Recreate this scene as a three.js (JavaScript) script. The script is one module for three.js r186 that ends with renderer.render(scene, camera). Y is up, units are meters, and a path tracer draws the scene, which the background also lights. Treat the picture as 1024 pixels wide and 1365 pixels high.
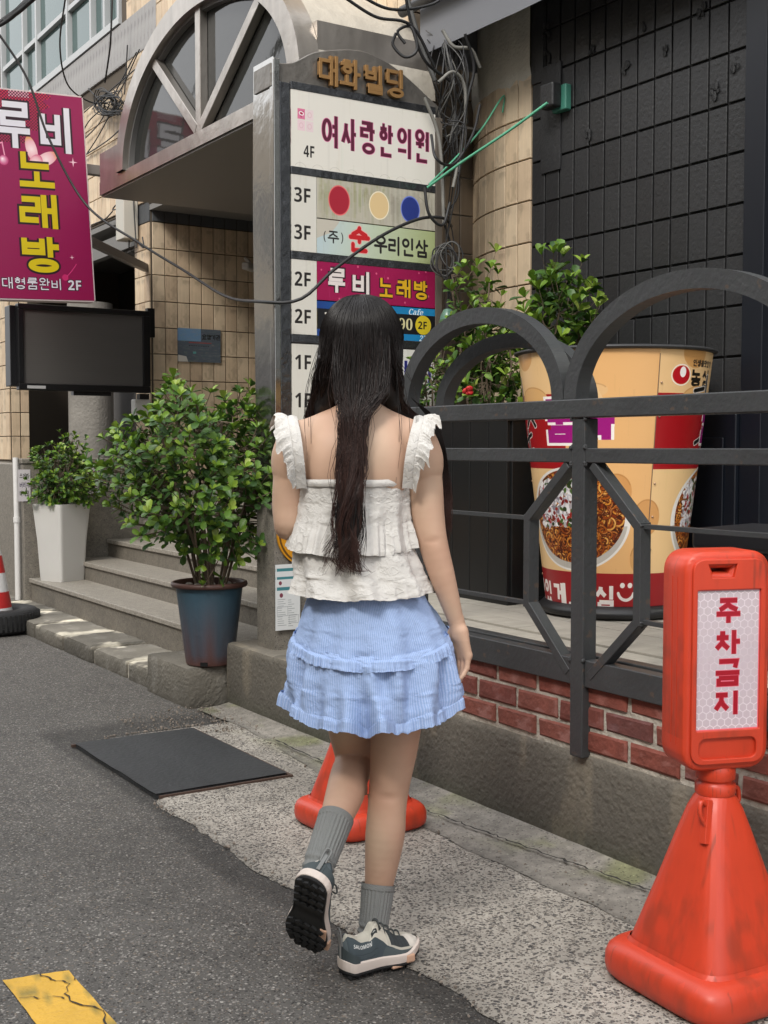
import * as THREE from 'three';
import { mergeGeometries, mergeVertices, toCreasedNormals } from 'three/addons/utils/BufferGeometryUtils.js';
import { RoundedBoxGeometry } from 'three/addons/geometries/RoundedBoxGeometry.js';

// ---------------------------------------------------------------- camera, sky, sun, exposure
// World: metres, y up. The street runs along -z, the buildings stand on its right (+x).
const scene = new THREE.Scene();
const W0 = 1024, H0 = 1365, FPX = 1625;
const YAW = -32.7 * Math.PI / 180, PITCH = -3.05 * Math.PI / 180;
const camera = new THREE.PerspectiveCamera(2 * Math.atan(H0 / 2 / FPX) * 180 / Math.PI, 768 / 1024, 0.05, 400);
camera.position.set(0, 1.28, 0);
camera.rotation.set(PITCH, YAW, 0, 'YXZ');
camera.updateMatrixWorld(true);

function skyTexture() {
  const w = 128, h = 64, d = new Float32Array(w * h * 4);
  for (let j = 0; j < h; j++) for (let i = 0; i < w; i++) {
    const up = ((j + 0.5) / h - 0.5) * Math.PI, s = Math.sin(up), az = (i + 0.5) / w * Math.PI * 2;
    const k = s > 0 ? 0.75 + 0.55 * s + 0.05 * Math.sin(az * 3 + 1) * Math.cos(up) : 0.3;
    d.set([k * 0.985, k * 1.0, k * 1.03, 1], (j * w + i) * 4);
  }
  const t = new THREE.DataTexture(d, w, h, THREE.RGBAFormat, THREE.FloatType);
  t.mapping = THREE.EquirectangularReflectionMapping; t.magFilter = THREE.LinearFilter; t.needsUpdate = true;
  return t;
}
scene.background = skyTexture();
scene.environment = scene.background;

const sun = new THREE.DirectionalLight(new THREE.Color(1, 0.95, 0.88), 1.5);
sun.position.set(-9, 13, 3.5); sun.target.position.set(2.5, 0, -4);
sun.shadow.radius = 30; sun.castShadow = true;
Object.assign(sun.shadow.camera, { left: -14, right: 14, top: 14, bottom: -14, near: 0.5, far: 60 });
sun.shadow.mapSize.set(2048, 2048); sun.name = 'sun';
scene.add(sun, sun.target);

const renderer = new THREE.WebGLRenderer({ antialias: true });
renderer.setSize(768, 1024);
renderer.toneMapping = THREE.LinearToneMapping;
renderer.toneMappingExposure = 1.84;
renderer.shadowMap.enabled = true;
// ---------------------------------------------------------------- helpers
const V = (x, y, z) => new THREE.Vector3(x, y, z);
const rngOf = (s) => () => { s = (s + 0x6d2b79f5) | 0; let t = Math.imul(s ^ (s >>> 15), 1 | s); t = (t + Math.imul(t ^ (t >>> 7), 61 | t)) ^ t; return ((t ^ (t >>> 14)) >>> 0) / 4294967296; };
const lerp = THREE.MathUtils.lerp, clamp = THREE.MathUtils.clamp, sstep = THREE.MathUtils.smoothstep;
// sight line through a point of the picture, cut by a real plane or at a real depth
function ray(px, py) { return V((px - W0 / 2) / FPX, (H0 / 2 - py) / FPX, -1).applyEuler(camera.rotation); }
const FWD = V(-Math.sin(YAW), 0, -Math.cos(YAW)), RGT = V(Math.cos(YAW), 0, -Math.sin(YAW));
const hit = (px, py, axis, value) => { const r = ray(px, py); return camera.position.clone().addScaledVector(r, (value - camera.position[axis]) / r[axis]); };
const onX = (px, py, x) => hit(px, py, 'x', x), onY = (px, py, y) => hit(px, py, 'y', y), onZ = (px, py, z) => hit(px, py, 'z', z);
const at = (px, py, depth) => { const r = ray(px, py); return camera.position.clone().addScaledVector(r, depth / r.dot(FWD)); };

const taken = new Map();
function numbered(name) {
  const n = taken.get(name) ?? 0; taken.set(name, n + 1);
  return n ? name + '_' + String(n).padStart(3, '0') : name;
}
function tag(o, label, category, group) { o.userData.label = label; o.userData.category = category; if (group) o.userData.group = group; return o; }
function thing(name, label, category, pos, turn = 0, group) {
  const o = new THREE.Group(); o.name = numbered(name); scene.add(o);
  if (pos) o.position.copy(pos); o.rotation.y = turn;
  return tag(o, label, category, group);
}
function prep(g) {
  let q = g.index ? g.toNonIndexed() : g;
  if (!q.attributes.normal) q.computeVertexNormals();
  if (!q.attributes.uv) q.setAttribute('uv', new THREE.BufferAttribute(new Float32Array(q.attributes.position.count * 2), 2));
  for (const k of Object.keys(q.attributes)) if (!['position', 'normal', 'uv', 'color'].includes(k)) q.deleteAttribute(k);
  q.morphAttributes = {};
  return q;
}
function join(list) {
  if (!Array.isArray(list)) return list;
  const l = list.map(prep);
  if (l.some((g) => g.attributes.color)) for (const g of l) if (!g.attributes.color) g.setAttribute('color', new THREE.BufferAttribute(new Float32Array(g.attributes.position.count * 3).fill(1), 3));
  return l.length === 1 ? l[0] : mergeGeometries(l, false);
}
function part(name, geos, mat, parent, kind) {
  const m = new THREE.Mesh(join(geos), mat);
  m.name = parent ? name : numbered(name); m.castShadow = m.receiveShadow = true;
  (parent ?? scene).add(m);
  if (kind) m.userData.kind = kind;
  return m;
}
const struct = (name, geos, mat) => part(name, geos, mat, null, 'structure');
// uv in metres from the dominant axis of each face
function uvBox(g, ox = 0, oy = 0) {
  g = prep(g); const p = g.attributes.position, n = g.attributes.normal, uv = new Float32Array(p.count * 2);
  for (let i = 0; i < p.count; i += 3) {
    const ax = [0, 0, 0];
    for (let k = 0; k < 3; k++) { ax[0] += Math.abs(n.getX(i + k)); ax[1] += Math.abs(n.getY(i + k)); ax[2] += Math.abs(n.getZ(i + k)); }
    const d = ax[1] >= ax[0] && ax[1] >= ax[2] ? 1 : ax[0] >= ax[2] ? 0 : 2;
    for (let k = 0; k < 3; k++) {
      const x = p.getX(i + k), y = p.getY(i + k), z = p.getZ(i + k);
      uv[(i + k) * 2] = (d === 0 ? z : x) + ox; uv[(i + k) * 2 + 1] = (d === 1 ? z : y) + oy;
    }
  }
  g.setAttribute('uv', new THREE.BufferAttribute(uv, 2)); return g;
}
const box = (w, h, d, x = 0, y = 0, z = 0) => uvBox(new THREE.BoxGeometry(w, h, d).translate(x, y, z));
const span = (x0, x1, y0, y1, z0, z1) => box(x1 - x0, y1 - y0, z1 - z0, (x0 + x1) / 2, (y0 + y1) / 2, (z0 + z1) / 2);
const rbox = (w, h, d, r, x = 0, y = 0, z = 0, s = 2) => uvBox(new RoundedBoxGeometry(w, h, d, s, r).translate(x, y, z));
const rspan = (x0, x1, y0, y1, z0, z1, r = 0.006, s = 2) => rbox(x1 - x0, y1 - y0, z1 - z0, r, (x0 + x1) / 2, (y0 + y1) / 2, (z0 + z1) / 2, s);
const cyl = (r0, r1, h, x, y, z, seg = 24) => new THREE.CylinderGeometry(r0, r1, h, seg).translate(x, y, z);
const lathe = (pts, seg = 48) => new THREE.LatheGeometry(pts.map(([r, y]) => new THREE.Vector2(r, y)), seg);
function tube(pts, r, seg = 0, rs = 6, closed = false) { return new THREE.TubeGeometry(new THREE.CatmullRomCurve3(pts, closed, 'catmullrom', 0.5), seg || pts.length * 6, r, rs, closed); }
// straight bar of rectangular section from a to b; "wide" lies along side
function bar(a, b, wide, thick, side) {
  const y = b.clone().sub(a), len = y.length(); y.normalize();
  const x = side.clone().addScaledVector(y, -side.dot(y)).normalize(), z = x.clone().cross(y);
  const g = new RoundedBoxGeometry(wide, len, thick, 1, Math.min(wide, thick) * 0.08);
  return uvBox(g.applyMatrix4(new THREE.Matrix4().makeBasis(x, y, z).setPosition(a.clone().add(b).multiplyScalar(0.5))));
}
// a tile, brick or plank that faces +z, with a worn edge: 18 triangles
function chamfer(w, h, d, c, ou = 0, ov = 0) {
  const a = w / 2, b = h / 2, ring = (x, y, z) => [[-x, -y, z], [x, -y, z], [x, y, z], [-x, y, z]];
  const r = [ring(a, b, 0), ring(a, b, d - c), ring(a - c, b - c, d)], P = [], quad = (p, q, s, t) => P.push(...p, ...q, ...s, ...p, ...s, ...t);
  for (let k = 0; k < 2; k++) for (let i = 0; i < 4; i++) quad(r[k][i], r[k][(i + 1) % 4], r[k + 1][(i + 1) % 4], r[k + 1][i]);
  quad(...r[2]);
  const g = new THREE.BufferGeometry().setAttribute('position', new THREE.BufferAttribute(new Float32Array(P), 3));
  g.computeVertexNormals(); return uvBox(g, ou, ov);
}
// surface from a grid of points, rows x cols
function grid(rows, cols, fn, closeU = false, uvf) {
  const P = [], U = [], I = [];
  for (let j = 0; j <= rows; j++) for (let i = 0; i <= cols; i++) {
    const p = fn(closeU && i === cols ? 0 : i / cols, j / rows); P.push(p.x, p.y, p.z);
    const q = uvf ? uvf(i / cols, j / rows) : [i / cols, j / rows]; U.push(q[0], q[1]);
  }
  for (let j = 0; j < rows; j++) for (let i = 0; i < cols; i++) { const a = j * (cols + 1) + i, b = a + 1, c = a + cols + 1, d = c + 1; I.push(a, b, d, a, d, c); }
  const g = new THREE.BufferGeometry();
  g.setAttribute('position', new THREE.BufferAttribute(new Float32Array(P), 3)); g.setAttribute('uv', new THREE.BufferAttribute(new Float32Array(U), 2));
  g.setIndex(I); g.computeVertexNormals();
  if (closeU) { const n = g.attributes.normal; for (let j = 0; j <= rows; j++) { const a = j * (cols + 1), b = a + cols, v = V(n.getX(a) + n.getX(b), n.getY(a) + n.getY(b), n.getZ(a) + n.getZ(b)).normalize(); n.setXYZ(a, v.x, v.y, v.z); n.setXYZ(b, v.x, v.y, v.z); } }
  return g;
}
// ------------------------------------------------ noise and textures
function hash(x, y, s) { let h = Math.imul(x, 374761393) ^ Math.imul(y, 668265263) ^ Math.imul(s, 2246822519); h = Math.imul(h ^ (h >>> 13), 1274126177); h ^= h >>> 16; return (h >>> 0) / 4294967296; }
function vnoise(x, y, s, per = 0) {
  const ix = Math.floor(x), iy = Math.floor(y), f = x - ix, g = y - iy, u = f * f * (3 - 2 * f), v = g * g * (3 - 2 * g), m = per ? (a) => ((a % per) + per) % per : (a) => a;
  const a = hash(m(ix), m(iy), s), b = hash(m(ix + 1), m(iy), s), c = hash(m(ix), m(iy + 1), s), d = hash(m(ix + 1), m(iy + 1), s);
  return lerp(lerp(a, b, u), lerp(c, d, u), v);
}
function fbm(x, y, s, oct = 4, per = 0) { let t = 0, a = 0.5, n = 0; for (let i = 0; i < oct; i++) { t += a * vnoise(x, y, s + i * 17, per); n += a; a *= 0.5; x *= 2; y *= 2; per *= 2; } return t / n; }
const toS = (c) => Math.round(255 * clamp(c <= 0.0031308 ? c * 12.92 : 1.055 * Math.pow(c, 1 / 2.4) - 0.055, 0, 1));
// fn(u, v, x, y) -> linear [r, g, b] ; or a number for a grey data map
function dataTex(w, h, fn, size = 1, color = true) {
  const d = new Uint8Array(w * h * 4);
  for (let y = 0; y < h; y++) for (let x = 0; x < w; x++) {
    const c = fn(x / w, y / h, x, y), o = (y * w + x) * 4;
    if (color) { d[o] = toS(c[0]); d[o + 1] = toS(c[1]); d[o + 2] = toS(c[2]); } else d[o] = d[o + 1] = d[o + 2] = Math.round(255 * clamp(c, 0, 1));
    d[o + 3] = 255;
  }
  const t = new THREE.DataTexture(d, w, h); t.wrapS = t.wrapT = THREE.RepeatWrapping; t.magFilter = THREE.LinearFilter;
  if (color) t.colorSpace = THREE.SRGBColorSpace;
  t.repeat.set(1 / (size[0] ?? size), 1 / (size[1] ?? size)); t.needsUpdate = true; return t;
}
function canvasTex(w, h, draw) {
  const c = document.createElement('canvas'); c.width = w; c.height = h;
  const x = c.getContext('2d'); draw(x, w, h);
  const t = new THREE.CanvasTexture(c); t.colorSpace = THREE.SRGBColorSpace; t.wrapS = t.wrapT = THREE.ClampToEdgeWrapping; return t;
}
const lin = (r, g, b) => new THREE.Color().setRGB(r, g, b);
const mat = (r, g, b, rough = 0.7, more = {}) => new THREE.MeshStandardMaterial({ color: lin(r, g, b), roughness: rough, side: THREE.DoubleSide, ...more });
// colour per vertex from a function of position
function tint(g, fn) {
  const p = g.attributes.position, c = new Float32Array(p.count * 3);
  for (let i = 0; i < p.count; i++) c.set(fn(p.getX(i), p.getY(i), p.getZ(i)), i * 3);
  g.setAttribute('color', new THREE.BufferAttribute(c, 3)); return g;
}
// stones scattered over a tile of ground: returns {color, height}
function stones(n, count, r0, r1, bg, tones, seed, bgVar = 0.25) {
  const R = rngOf(seed), col = new Float32Array(n * n * 3), hgt = new Float32Array(n * n);
  for (let y = 0; y < n; y++) for (let x = 0; x < n; x++) {
    const k = 1 + bgVar * (fbm(x / n * 32, y / n * 32, seed, 4, 32) - 0.5) * 2 + 0.12 * (hash(x, y, seed) - 0.5);
    for (let c = 0; c < 3; c++) col[(y * n + x) * 3 + c] = bg[c] * k;
    hgt[y * n + x] = 0.3 + 0.12 * (hash(x, y, seed + 5) - 0.5);
  }
  for (let s = 0; s < count; s++) {
    const cx = R() * n, cy = R() * n, a = r0 + (r1 - r0) * R() * R(), b = a * (0.55 + 0.45 * R()), th = R() * 6.28, t = tones[Math.floor(R() * tones.length)], k = 0.75 + 0.5 * R(), hh = 0.45 + 0.5 * R(), q = Math.ceil(a), co = Math.cos(th), si = Math.sin(th);
    for (let dy = -q; dy <= q; dy++) for (let dx = -q; dx <= q; dx++) {
      const u = (dx * co + dy * si) / a, v = (-dx * si + dy * co) / b, e = u * u + v * v; if (e > 1) continue;
      const o = ((((Math.floor(cy) + dy) % n) + n) % n) * n + ((((Math.floor(cx) + dx) % n) + n) % n), w = e > 0.6 ? 0.6 : 1;
      for (let c = 0; c < 3; c++) col[o * 3 + c] = lerp(col[o * 3 + c], t[c] * k, w);
      hgt[o] = lerp(hgt[o], hh * (1 - 0.4 * e), w);
    }
  }
  return { col, hgt, n };
}
function stoneMat(s, size, rough, bump, tintC = [1, 1, 1]) {
  const map = dataTex(s.n, s.n, (u, v, x, y) => { const o = (y * s.n + x) * 3; return [s.col[o], s.col[o + 1], s.col[o + 2]]; }, size);
  const bm = dataTex(s.n, s.n, (u, v, x, y) => s.hgt[y * s.n + x], size, false);
  return new THREE.MeshStandardMaterial({ map, bumpMap: bm, bumpScale: bump, roughness: rough, color: lin(...tintC), vertexColors: true });
}
// ------------------------------------------------ hangul drawn from strokes
const CHO = 'ㄱㄲㄴㄷㄸㄹㅁㅂㅃㅅㅆㅇㅈㅉㅊㅋㅌㅍㅎ', JUNG = 'ㅏㅐㅑㅒㅓㅔㅕㅖㅗㅘㅙㅚㅛㅜㅝㅞㅟㅠㅡㅢㅣ', JONG = ['', ...'ㄱㄲㄳㄴㄵㄶㄷㄹㄺㄻㄼㄽㄾㄿㅀㅁㅂㅄㅅㅆㅇㅈㅊㅋㅌㅍㅎ'];
const JAMO = {
  ㄱ: [[0, 0, 1, 0, 0.92, 1]], ㄴ: [[0, 0, 0, 1, 1, 1]], ㄷ: [[1, 0, 0, 0, 0, 1, 1, 1]], ㄹ: [[0, 0, 1, 0, 1, 0.5, 0, 0.5, 0, 1, 1, 1]], ㅁ: [[0, 0, 1, 0, 1, 1, 0, 1, 0, 0]],
  ㅂ: [[0, 0, 0, 1, 1, 1, 1, 0], [0, 0.5, 1, 0.5]], ㅅ: [[0.5, 0, 0.44, 0.4, 0, 1], [0.47, 0.32, 0.62, 0.62, 1, 1]], ㅇ: [{ e: 1, b: [0, 0, 1, 1] }], ㅈ: [[0, 0, 1, 0], [0.5, 0, 0.45, 0.45, 0, 1], [0.48, 0.4, 0.62, 0.66, 1, 1]],
  ㅊ: [[0.28, -0.04, 0.72, -0.04], [0, 0.24, 1, 0.24], [0.5, 0.24, 0.45, 0.58, 0, 1], [0.48, 0.52, 0.62, 0.72, 1, 1]], ㅋ: [[0, 0, 1, 0, 0.92, 1], [0, 0.5, 0.95, 0.5]], ㅌ: [[1, 0, 0, 0, 0, 1, 1, 1], [0, 0.5, 1, 0.5]],
  ㅍ: [[0, 0, 1, 0], [0.28, 0, 0.28, 1], [0.72, 0, 0.72, 1], [0, 1, 1, 1]], ㅎ: [[0.3, -0.06, 0.7, -0.06], [0, 0.22, 1, 0.22], { e: 1, b: [0.12, 0.44, 0.88, 1] }],
  ㅏ: [[0.25, 0, 0.25, 1], [0.25, 0.48, 1, 0.48]], ㅑ: [[0.25, 0, 0.25, 1], [0.25, 0.34, 1, 0.34], [0.25, 0.62, 1, 0.62]], ㅓ: [[0.8, 0, 0.8, 1], [0, 0.46, 0.8, 0.46]], ㅕ: [[0.8, 0, 0.8, 1], [0, 0.34, 0.8, 0.34], [0, 0.6, 0.8, 0.6]],
  ㅣ: [[0.55, 0, 0.55, 1]], ㅐ: [[0.1, 0.02, 0.1, 0.98], [0.9, 0, 0.9, 1], [0.1, 0.48, 0.9, 0.48]], ㅔ: [[0.45, 0.02, 0.45, 0.98], [1, 0, 1, 1], [-0.15, 0.45, 0.45, 0.45]], ㅖ: [[0.45, 0.02, 0.45, 0.98], [1, 0, 1, 1], [-0.15, 0.34, 0.45, 0.34], [-0.15, 0.6, 0.45, 0.6]], ㅗ: [[0, 1, 1, 1], [0.5, 0, 0.5, 1]], ㅛ: [[0, 1, 1, 1], [0.3, 0, 0.3, 1], [0.7, 0, 0.7, 1]],
  ㅜ: [[0, 0, 1, 0], [0.5, 0, 0.5, 1]], ㅠ: [[0, 0, 1, 0], [0.3, 0, 0.3, 1], [0.7, 0, 0.7, 1]], ㅡ: [[0, 0.5, 1, 0.5]],
};
const DOUBLE = { ㄲ: 'ㄱ', ㄸ: 'ㄷ', ㅃ: 'ㅂ', ㅆ: 'ㅅ', ㅉ: 'ㅈ' }, COMPOUND = { ㅘ: 'ㅗㅏ', ㅙ: 'ㅗㅐ', ㅚ: 'ㅗㅣ', ㅝ: 'ㅜㅓ', ㅞ: 'ㅜㅔ', ㅟ: 'ㅜㅣ', ㅢ: 'ㅡㅣ' };
function place(j, x, y, w, h, out) {
  if (DOUBLE[j]) { place(DOUBLE[j], x, y, w * 0.42, h, out); place(DOUBLE[j], x + w * 0.58, y, w * 0.42, h, out); return; }
  for (const s of JAMO[j]) {
    if (s.e) out.push({ e: [x + w * (s.b[0] + s.b[2]) / 2, y + h * (s.b[1] + s.b[3]) / 2, w * (s.b[2] - s.b[0]) / 2, h * (s.b[3] - s.b[1]) / 2] });
    else { const p = []; for (let i = 0; i < s.length; i += 2) p.push([x + w * s[i], y + h * s[i + 1]]); out.push({ p }); }
  }
}
function strokesOf(ch) {
  const c = ch.charCodeAt(0) - 0xac00, cho = CHO[Math.floor(c / 588)], jung = JUNG[Math.floor((c % 588) / 28)], jong = JONG[c % 28], out = [], F = !!jong;
  if (COMPOUND[jung]) {
    const [a, b] = COMPOUND[jung];
    place(cho, 0.1, F ? 0.07 : 0.12, 0.45, F ? 0.27 : 0.34, out); place(a, 0.04, F ? 0.44 : 0.6, 0.58, F ? 0.13 : 0.24, out);
    place(b, 0.7, 0.06, b === 'ㅓ' ? 0.18 : 0.24, F ? 0.58 : 0.88, out); if (F) place(jong, 0.2, 0.72, 0.64, 0.21, out);
  } else if ('ㅗㅛㅜㅠㅡ'.includes(jung)) {
    place(cho, 0.18, 0.08, 0.64, F ? 0.25 : 0.36, out); place(jung, 0.06, F ? 0.43 : 0.58, 0.88, F ? 0.16 : 0.34, out); if (F) place(jong, 0.18, 0.7, 0.64, 0.22, out);
  } else {
    const two = 'ㅐㅔㅖ'.includes(jung), x = two ? 0.6 : 0.64;
    place(cho, 0.08, F ? 0.1 : 0.2, two ? 0.4 : 0.44, F ? 0.36 : 0.54, out); place(jung, x, 0.05, two ? 0.32 : 0.3, F ? 0.54 : 0.9, out); if (F) place(jong, 0.22, 0.7, 0.62, 0.22, out);
  }
  return out;
}
function pathOf(x, ch, ox, oy, w, h) {
  x.beginPath();
  for (const s of strokesOf(ch)) {
    if (s.e) { x.moveTo(ox + (s.e[0] + s.e[2]) * w, oy + s.e[1] * h); x.ellipse(ox + s.e[0] * w, oy + s.e[1] * h, s.e[2] * w, s.e[3] * h, 0, 0, 7); }
    else s.p.forEach(([a, b], i) => (i ? x.lineTo(ox + a * w, oy + b * h) : x.moveTo(ox + a * w, oy + b * h)));
  }
}
// layers: [[colour, thickness], ...] from the outermost outline to the letter itself; dx, dy steps to the next letter
function hangul(x, text, ox, oy, w, h, layers, dx = w * 1.04, dy = 0, cap = 'square') {
  x.lineCap = cap; x.lineJoin = cap === 'round' ? 'round' : 'miter';
  for (const [color, t] of layers) {
    x.strokeStyle = color; x.fillStyle = color; x.lineWidth = t; let px = ox, py = oy;
    for (const ch of text) {
      if (ch.charCodeAt(0) >= 0xac00) { pathOf(x, ch, px, py, w, h); x.stroke(); }
      else if (ch !== ' ') { x.font = 'bold ' + Math.round(h * 0.95) + 'px sans-serif'; x.textBaseline = 'alphabetic'; if (layers.length > 1 && color !== layers[layers.length - 1][0]) x.strokeText(ch, px, py + h * 0.88); else x.fillText(ch, px, py + h * 0.88); }
      px += ch === ' ' ? dx * 0.4 : ch.charCodeAt(0) < 0x100 && !dy ? dx * 0.62 : dx; py += dy;
    }
  }
}
// raised letter of real depth in the plane x/y, centred, facing +z
function letter3D(ch, w, h, t, depth) {
  const out = [];
  for (const s of strokesOf(ch)) {
    if (s.e) {
      const shape = new THREE.Shape().absellipse(0, 0, s.e[2] * w + t / 2, s.e[3] * h + t / 2, 0, Math.PI * 2, false), hole = new THREE.Path().absellipse(0, 0, s.e[2] * w - t / 2, s.e[3] * h - t / 2, 0, Math.PI * 2, true);
      shape.holes.push(hole);
      out.push(new THREE.ExtrudeGeometry(shape, { depth, bevelEnabled: false, curveSegments: 20 }).translate((s.e[0] - 0.5) * w, (0.5 - s.e[1]) * h, 0));
    } else for (let i = 1; i < s.p.length; i++) {
      const a = V((s.p[i - 1][0] - 0.5) * w, (0.5 - s.p[i - 1][1]) * h, depth / 2), b = V((s.p[i][0] - 0.5) * w, (0.5 - s.p[i][1]) * h, depth / 2), d = b.clone().sub(a).normalize().multiplyScalar(t / 2);
      out.push(bar(a.clone().sub(d), b.clone().add(d), t, depth * (0.97 - (0.03 * out.length) % 0.2), V(d.y, -d.x, 0)));
    }
  }
  return out;
}
// ---------------------------------------------------------------- materials of the setting
const WHITE3 = [1, 1, 1];
const asphaltMat = stoneMat(stones(1024, 52000, 1.2, 3.6, [0.058, 0.055, 0.051], [[0.13, 0.124, 0.116], [0.1, 0.095, 0.09], [0.22, 0.21, 0.195], [0.026, 0.025, 0.024], [0.036, 0.034, 0.032], [0.12, 0.1, 0.08], [0.16, 0.15, 0.14]], 11), 1.6, 0.84, 0.009);
const aggMat = stoneMat(stones(1024, 24000, 1.5, 6.4, [0.36, 0.33, 0.285], [[0.1, 0.094, 0.088], [0.2, 0.18, 0.155], [0.065, 0.062, 0.06], [0.42, 0.39, 0.34], [0.27, 0.24, 0.2], [0.13, 0.12, 0.105], [0.12, 0.108, 0.095]], 23), 1.2, 0.9, 0.009);
const gutterMat = stoneMat(stones(512, 7000, 0.9, 3.2, [0.25, 0.23, 0.2], [[0.1, 0.095, 0.085], [0.33, 0.31, 0.27], [0.15, 0.135, 0.115]], 31, 0.4), 0.9, 0.92, 0.003);
const graniteMat = stoneMat(stones(512, 11000, 0.9, 3.0, [0.29, 0.27, 0.24], [[0.13, 0.125, 0.12], [0.4, 0.375, 0.34], [0.07, 0.07, 0.068], [0.33, 0.29, 0.24]], 41, 0.3), 0.62, 0.6, 0.0006);
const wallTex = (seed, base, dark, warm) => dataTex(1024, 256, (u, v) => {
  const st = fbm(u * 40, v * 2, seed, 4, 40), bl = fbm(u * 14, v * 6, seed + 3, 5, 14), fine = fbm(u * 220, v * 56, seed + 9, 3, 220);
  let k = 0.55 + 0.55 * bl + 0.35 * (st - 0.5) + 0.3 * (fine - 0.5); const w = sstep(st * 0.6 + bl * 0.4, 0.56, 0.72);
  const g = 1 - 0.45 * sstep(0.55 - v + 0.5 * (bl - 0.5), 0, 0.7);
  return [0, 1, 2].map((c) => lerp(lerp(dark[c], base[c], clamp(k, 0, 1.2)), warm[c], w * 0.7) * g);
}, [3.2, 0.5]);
const baseWallMat = new THREE.MeshStandardMaterial({ map: wallTex(61, [0.135, 0.122, 0.1], [0.06, 0.055, 0.047], [0.21, 0.182, 0.138]), roughness: 0.93, bumpMap: dataTex(512, 512, (u, v) => fbm(u * 60, v * 60, 5, 5, 60), 0.8, false), bumpScale: 0.005, vertexColors: true });
const noiseBump = dataTex(512, 512, (u, v) => fbm(u * 48, v * 48, 77, 5, 48), 0.6, false);
const coarseBump = dataTex(256, 256, (u, v) => fbm(u * 12, v * 12, 78, 4, 12), 0.5, false);
const concreteMat = new THREE.MeshStandardMaterial({ map: dataTex(512, 512, (u, v) => { const k = 0.75 + 0.5 * fbm(u * 10, v * 10, 3, 6, 10) + 0.1 * (fbm(u * 200, v * 200, 4, 2, 200) - 0.5); return [0.25 * k, 0.235 * k, 0.21 * k]; }, 1.4), bumpMap: noiseBump, bumpScale: 0.004, roughness: 0.92 });
const grimeGray = (r, g, b, seed, amt = 0.5) => dataTex(512, 512, (u, v) => { const k = 1 - amt + 2 * amt * (0.55 * fbm(u * 8, v * 3, seed, 5, 8) + 0.45 * fbm(u * 32, v * 6, seed + 2, 4, 32)); return [r * k, g * k, b * k]; }, 1.2);

// block with uneven faces and worn edges
function roughBlock(x0, x1, y0, y1, z0, z1, cell, amp, seed, edge = 0.012) {
  const w = x1 - x0, h = y1 - y0, d = z1 - z0, n = (l) => Math.max(2, Math.ceil(l / cell));
  let g = new THREE.BoxGeometry(w, h, d, n(w), n(h), n(d)).translate((x0 + x1) / 2, (y0 + y1) / 2, (z0 + z1) / 2);
  g.deleteAttribute('normal'); g.deleteAttribute('uv'); g = mergeVertices(g, 1e-5);
  const p = g.attributes.position, c = V((x0 + x1) / 2, (y0 + y1) / 2, (z0 + z1) / 2);
  for (let i = 0; i < p.count; i++) {
    const q = V(p.getX(i), p.getY(i), p.getZ(i)), r = q.clone();
    // round the edges, more where the stone is worn
    const e = edge * (0.5 + 1.6 * fbm(q.x * 5 + q.z * 7 + 3, q.y * 6 + q.z * 5, seed, 3)), lo = V(x0 + e, y0 + e, z0 + e), hi = V(x1 - e, y1 - e, z1 - e);
    const k = q.clone().clamp(lo, hi), off = q.clone().sub(k); if (off.lengthSq() > 1e-12 && [off.x, off.y, off.z].filter((a) => Math.abs(a) > 1e-9).length > 1) r.copy(k).addScaledVector(off.normalize(), e);
    const nrm = r.clone().sub(k.lerp(c, 0.1)).normalize();
    r.addScaledVector(nrm, amp * (fbm(q.x * 9 + 10 + q.z * 13, q.y * 11 + q.z * 4, seed + 1, 4) - 0.5) * 2);
    p.setXYZ(i, r.x, r.y, r.z);
  }
  g.computeVertexNormals(); return uvBox(toCreasedNormals(g, 0.9));
}

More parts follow.
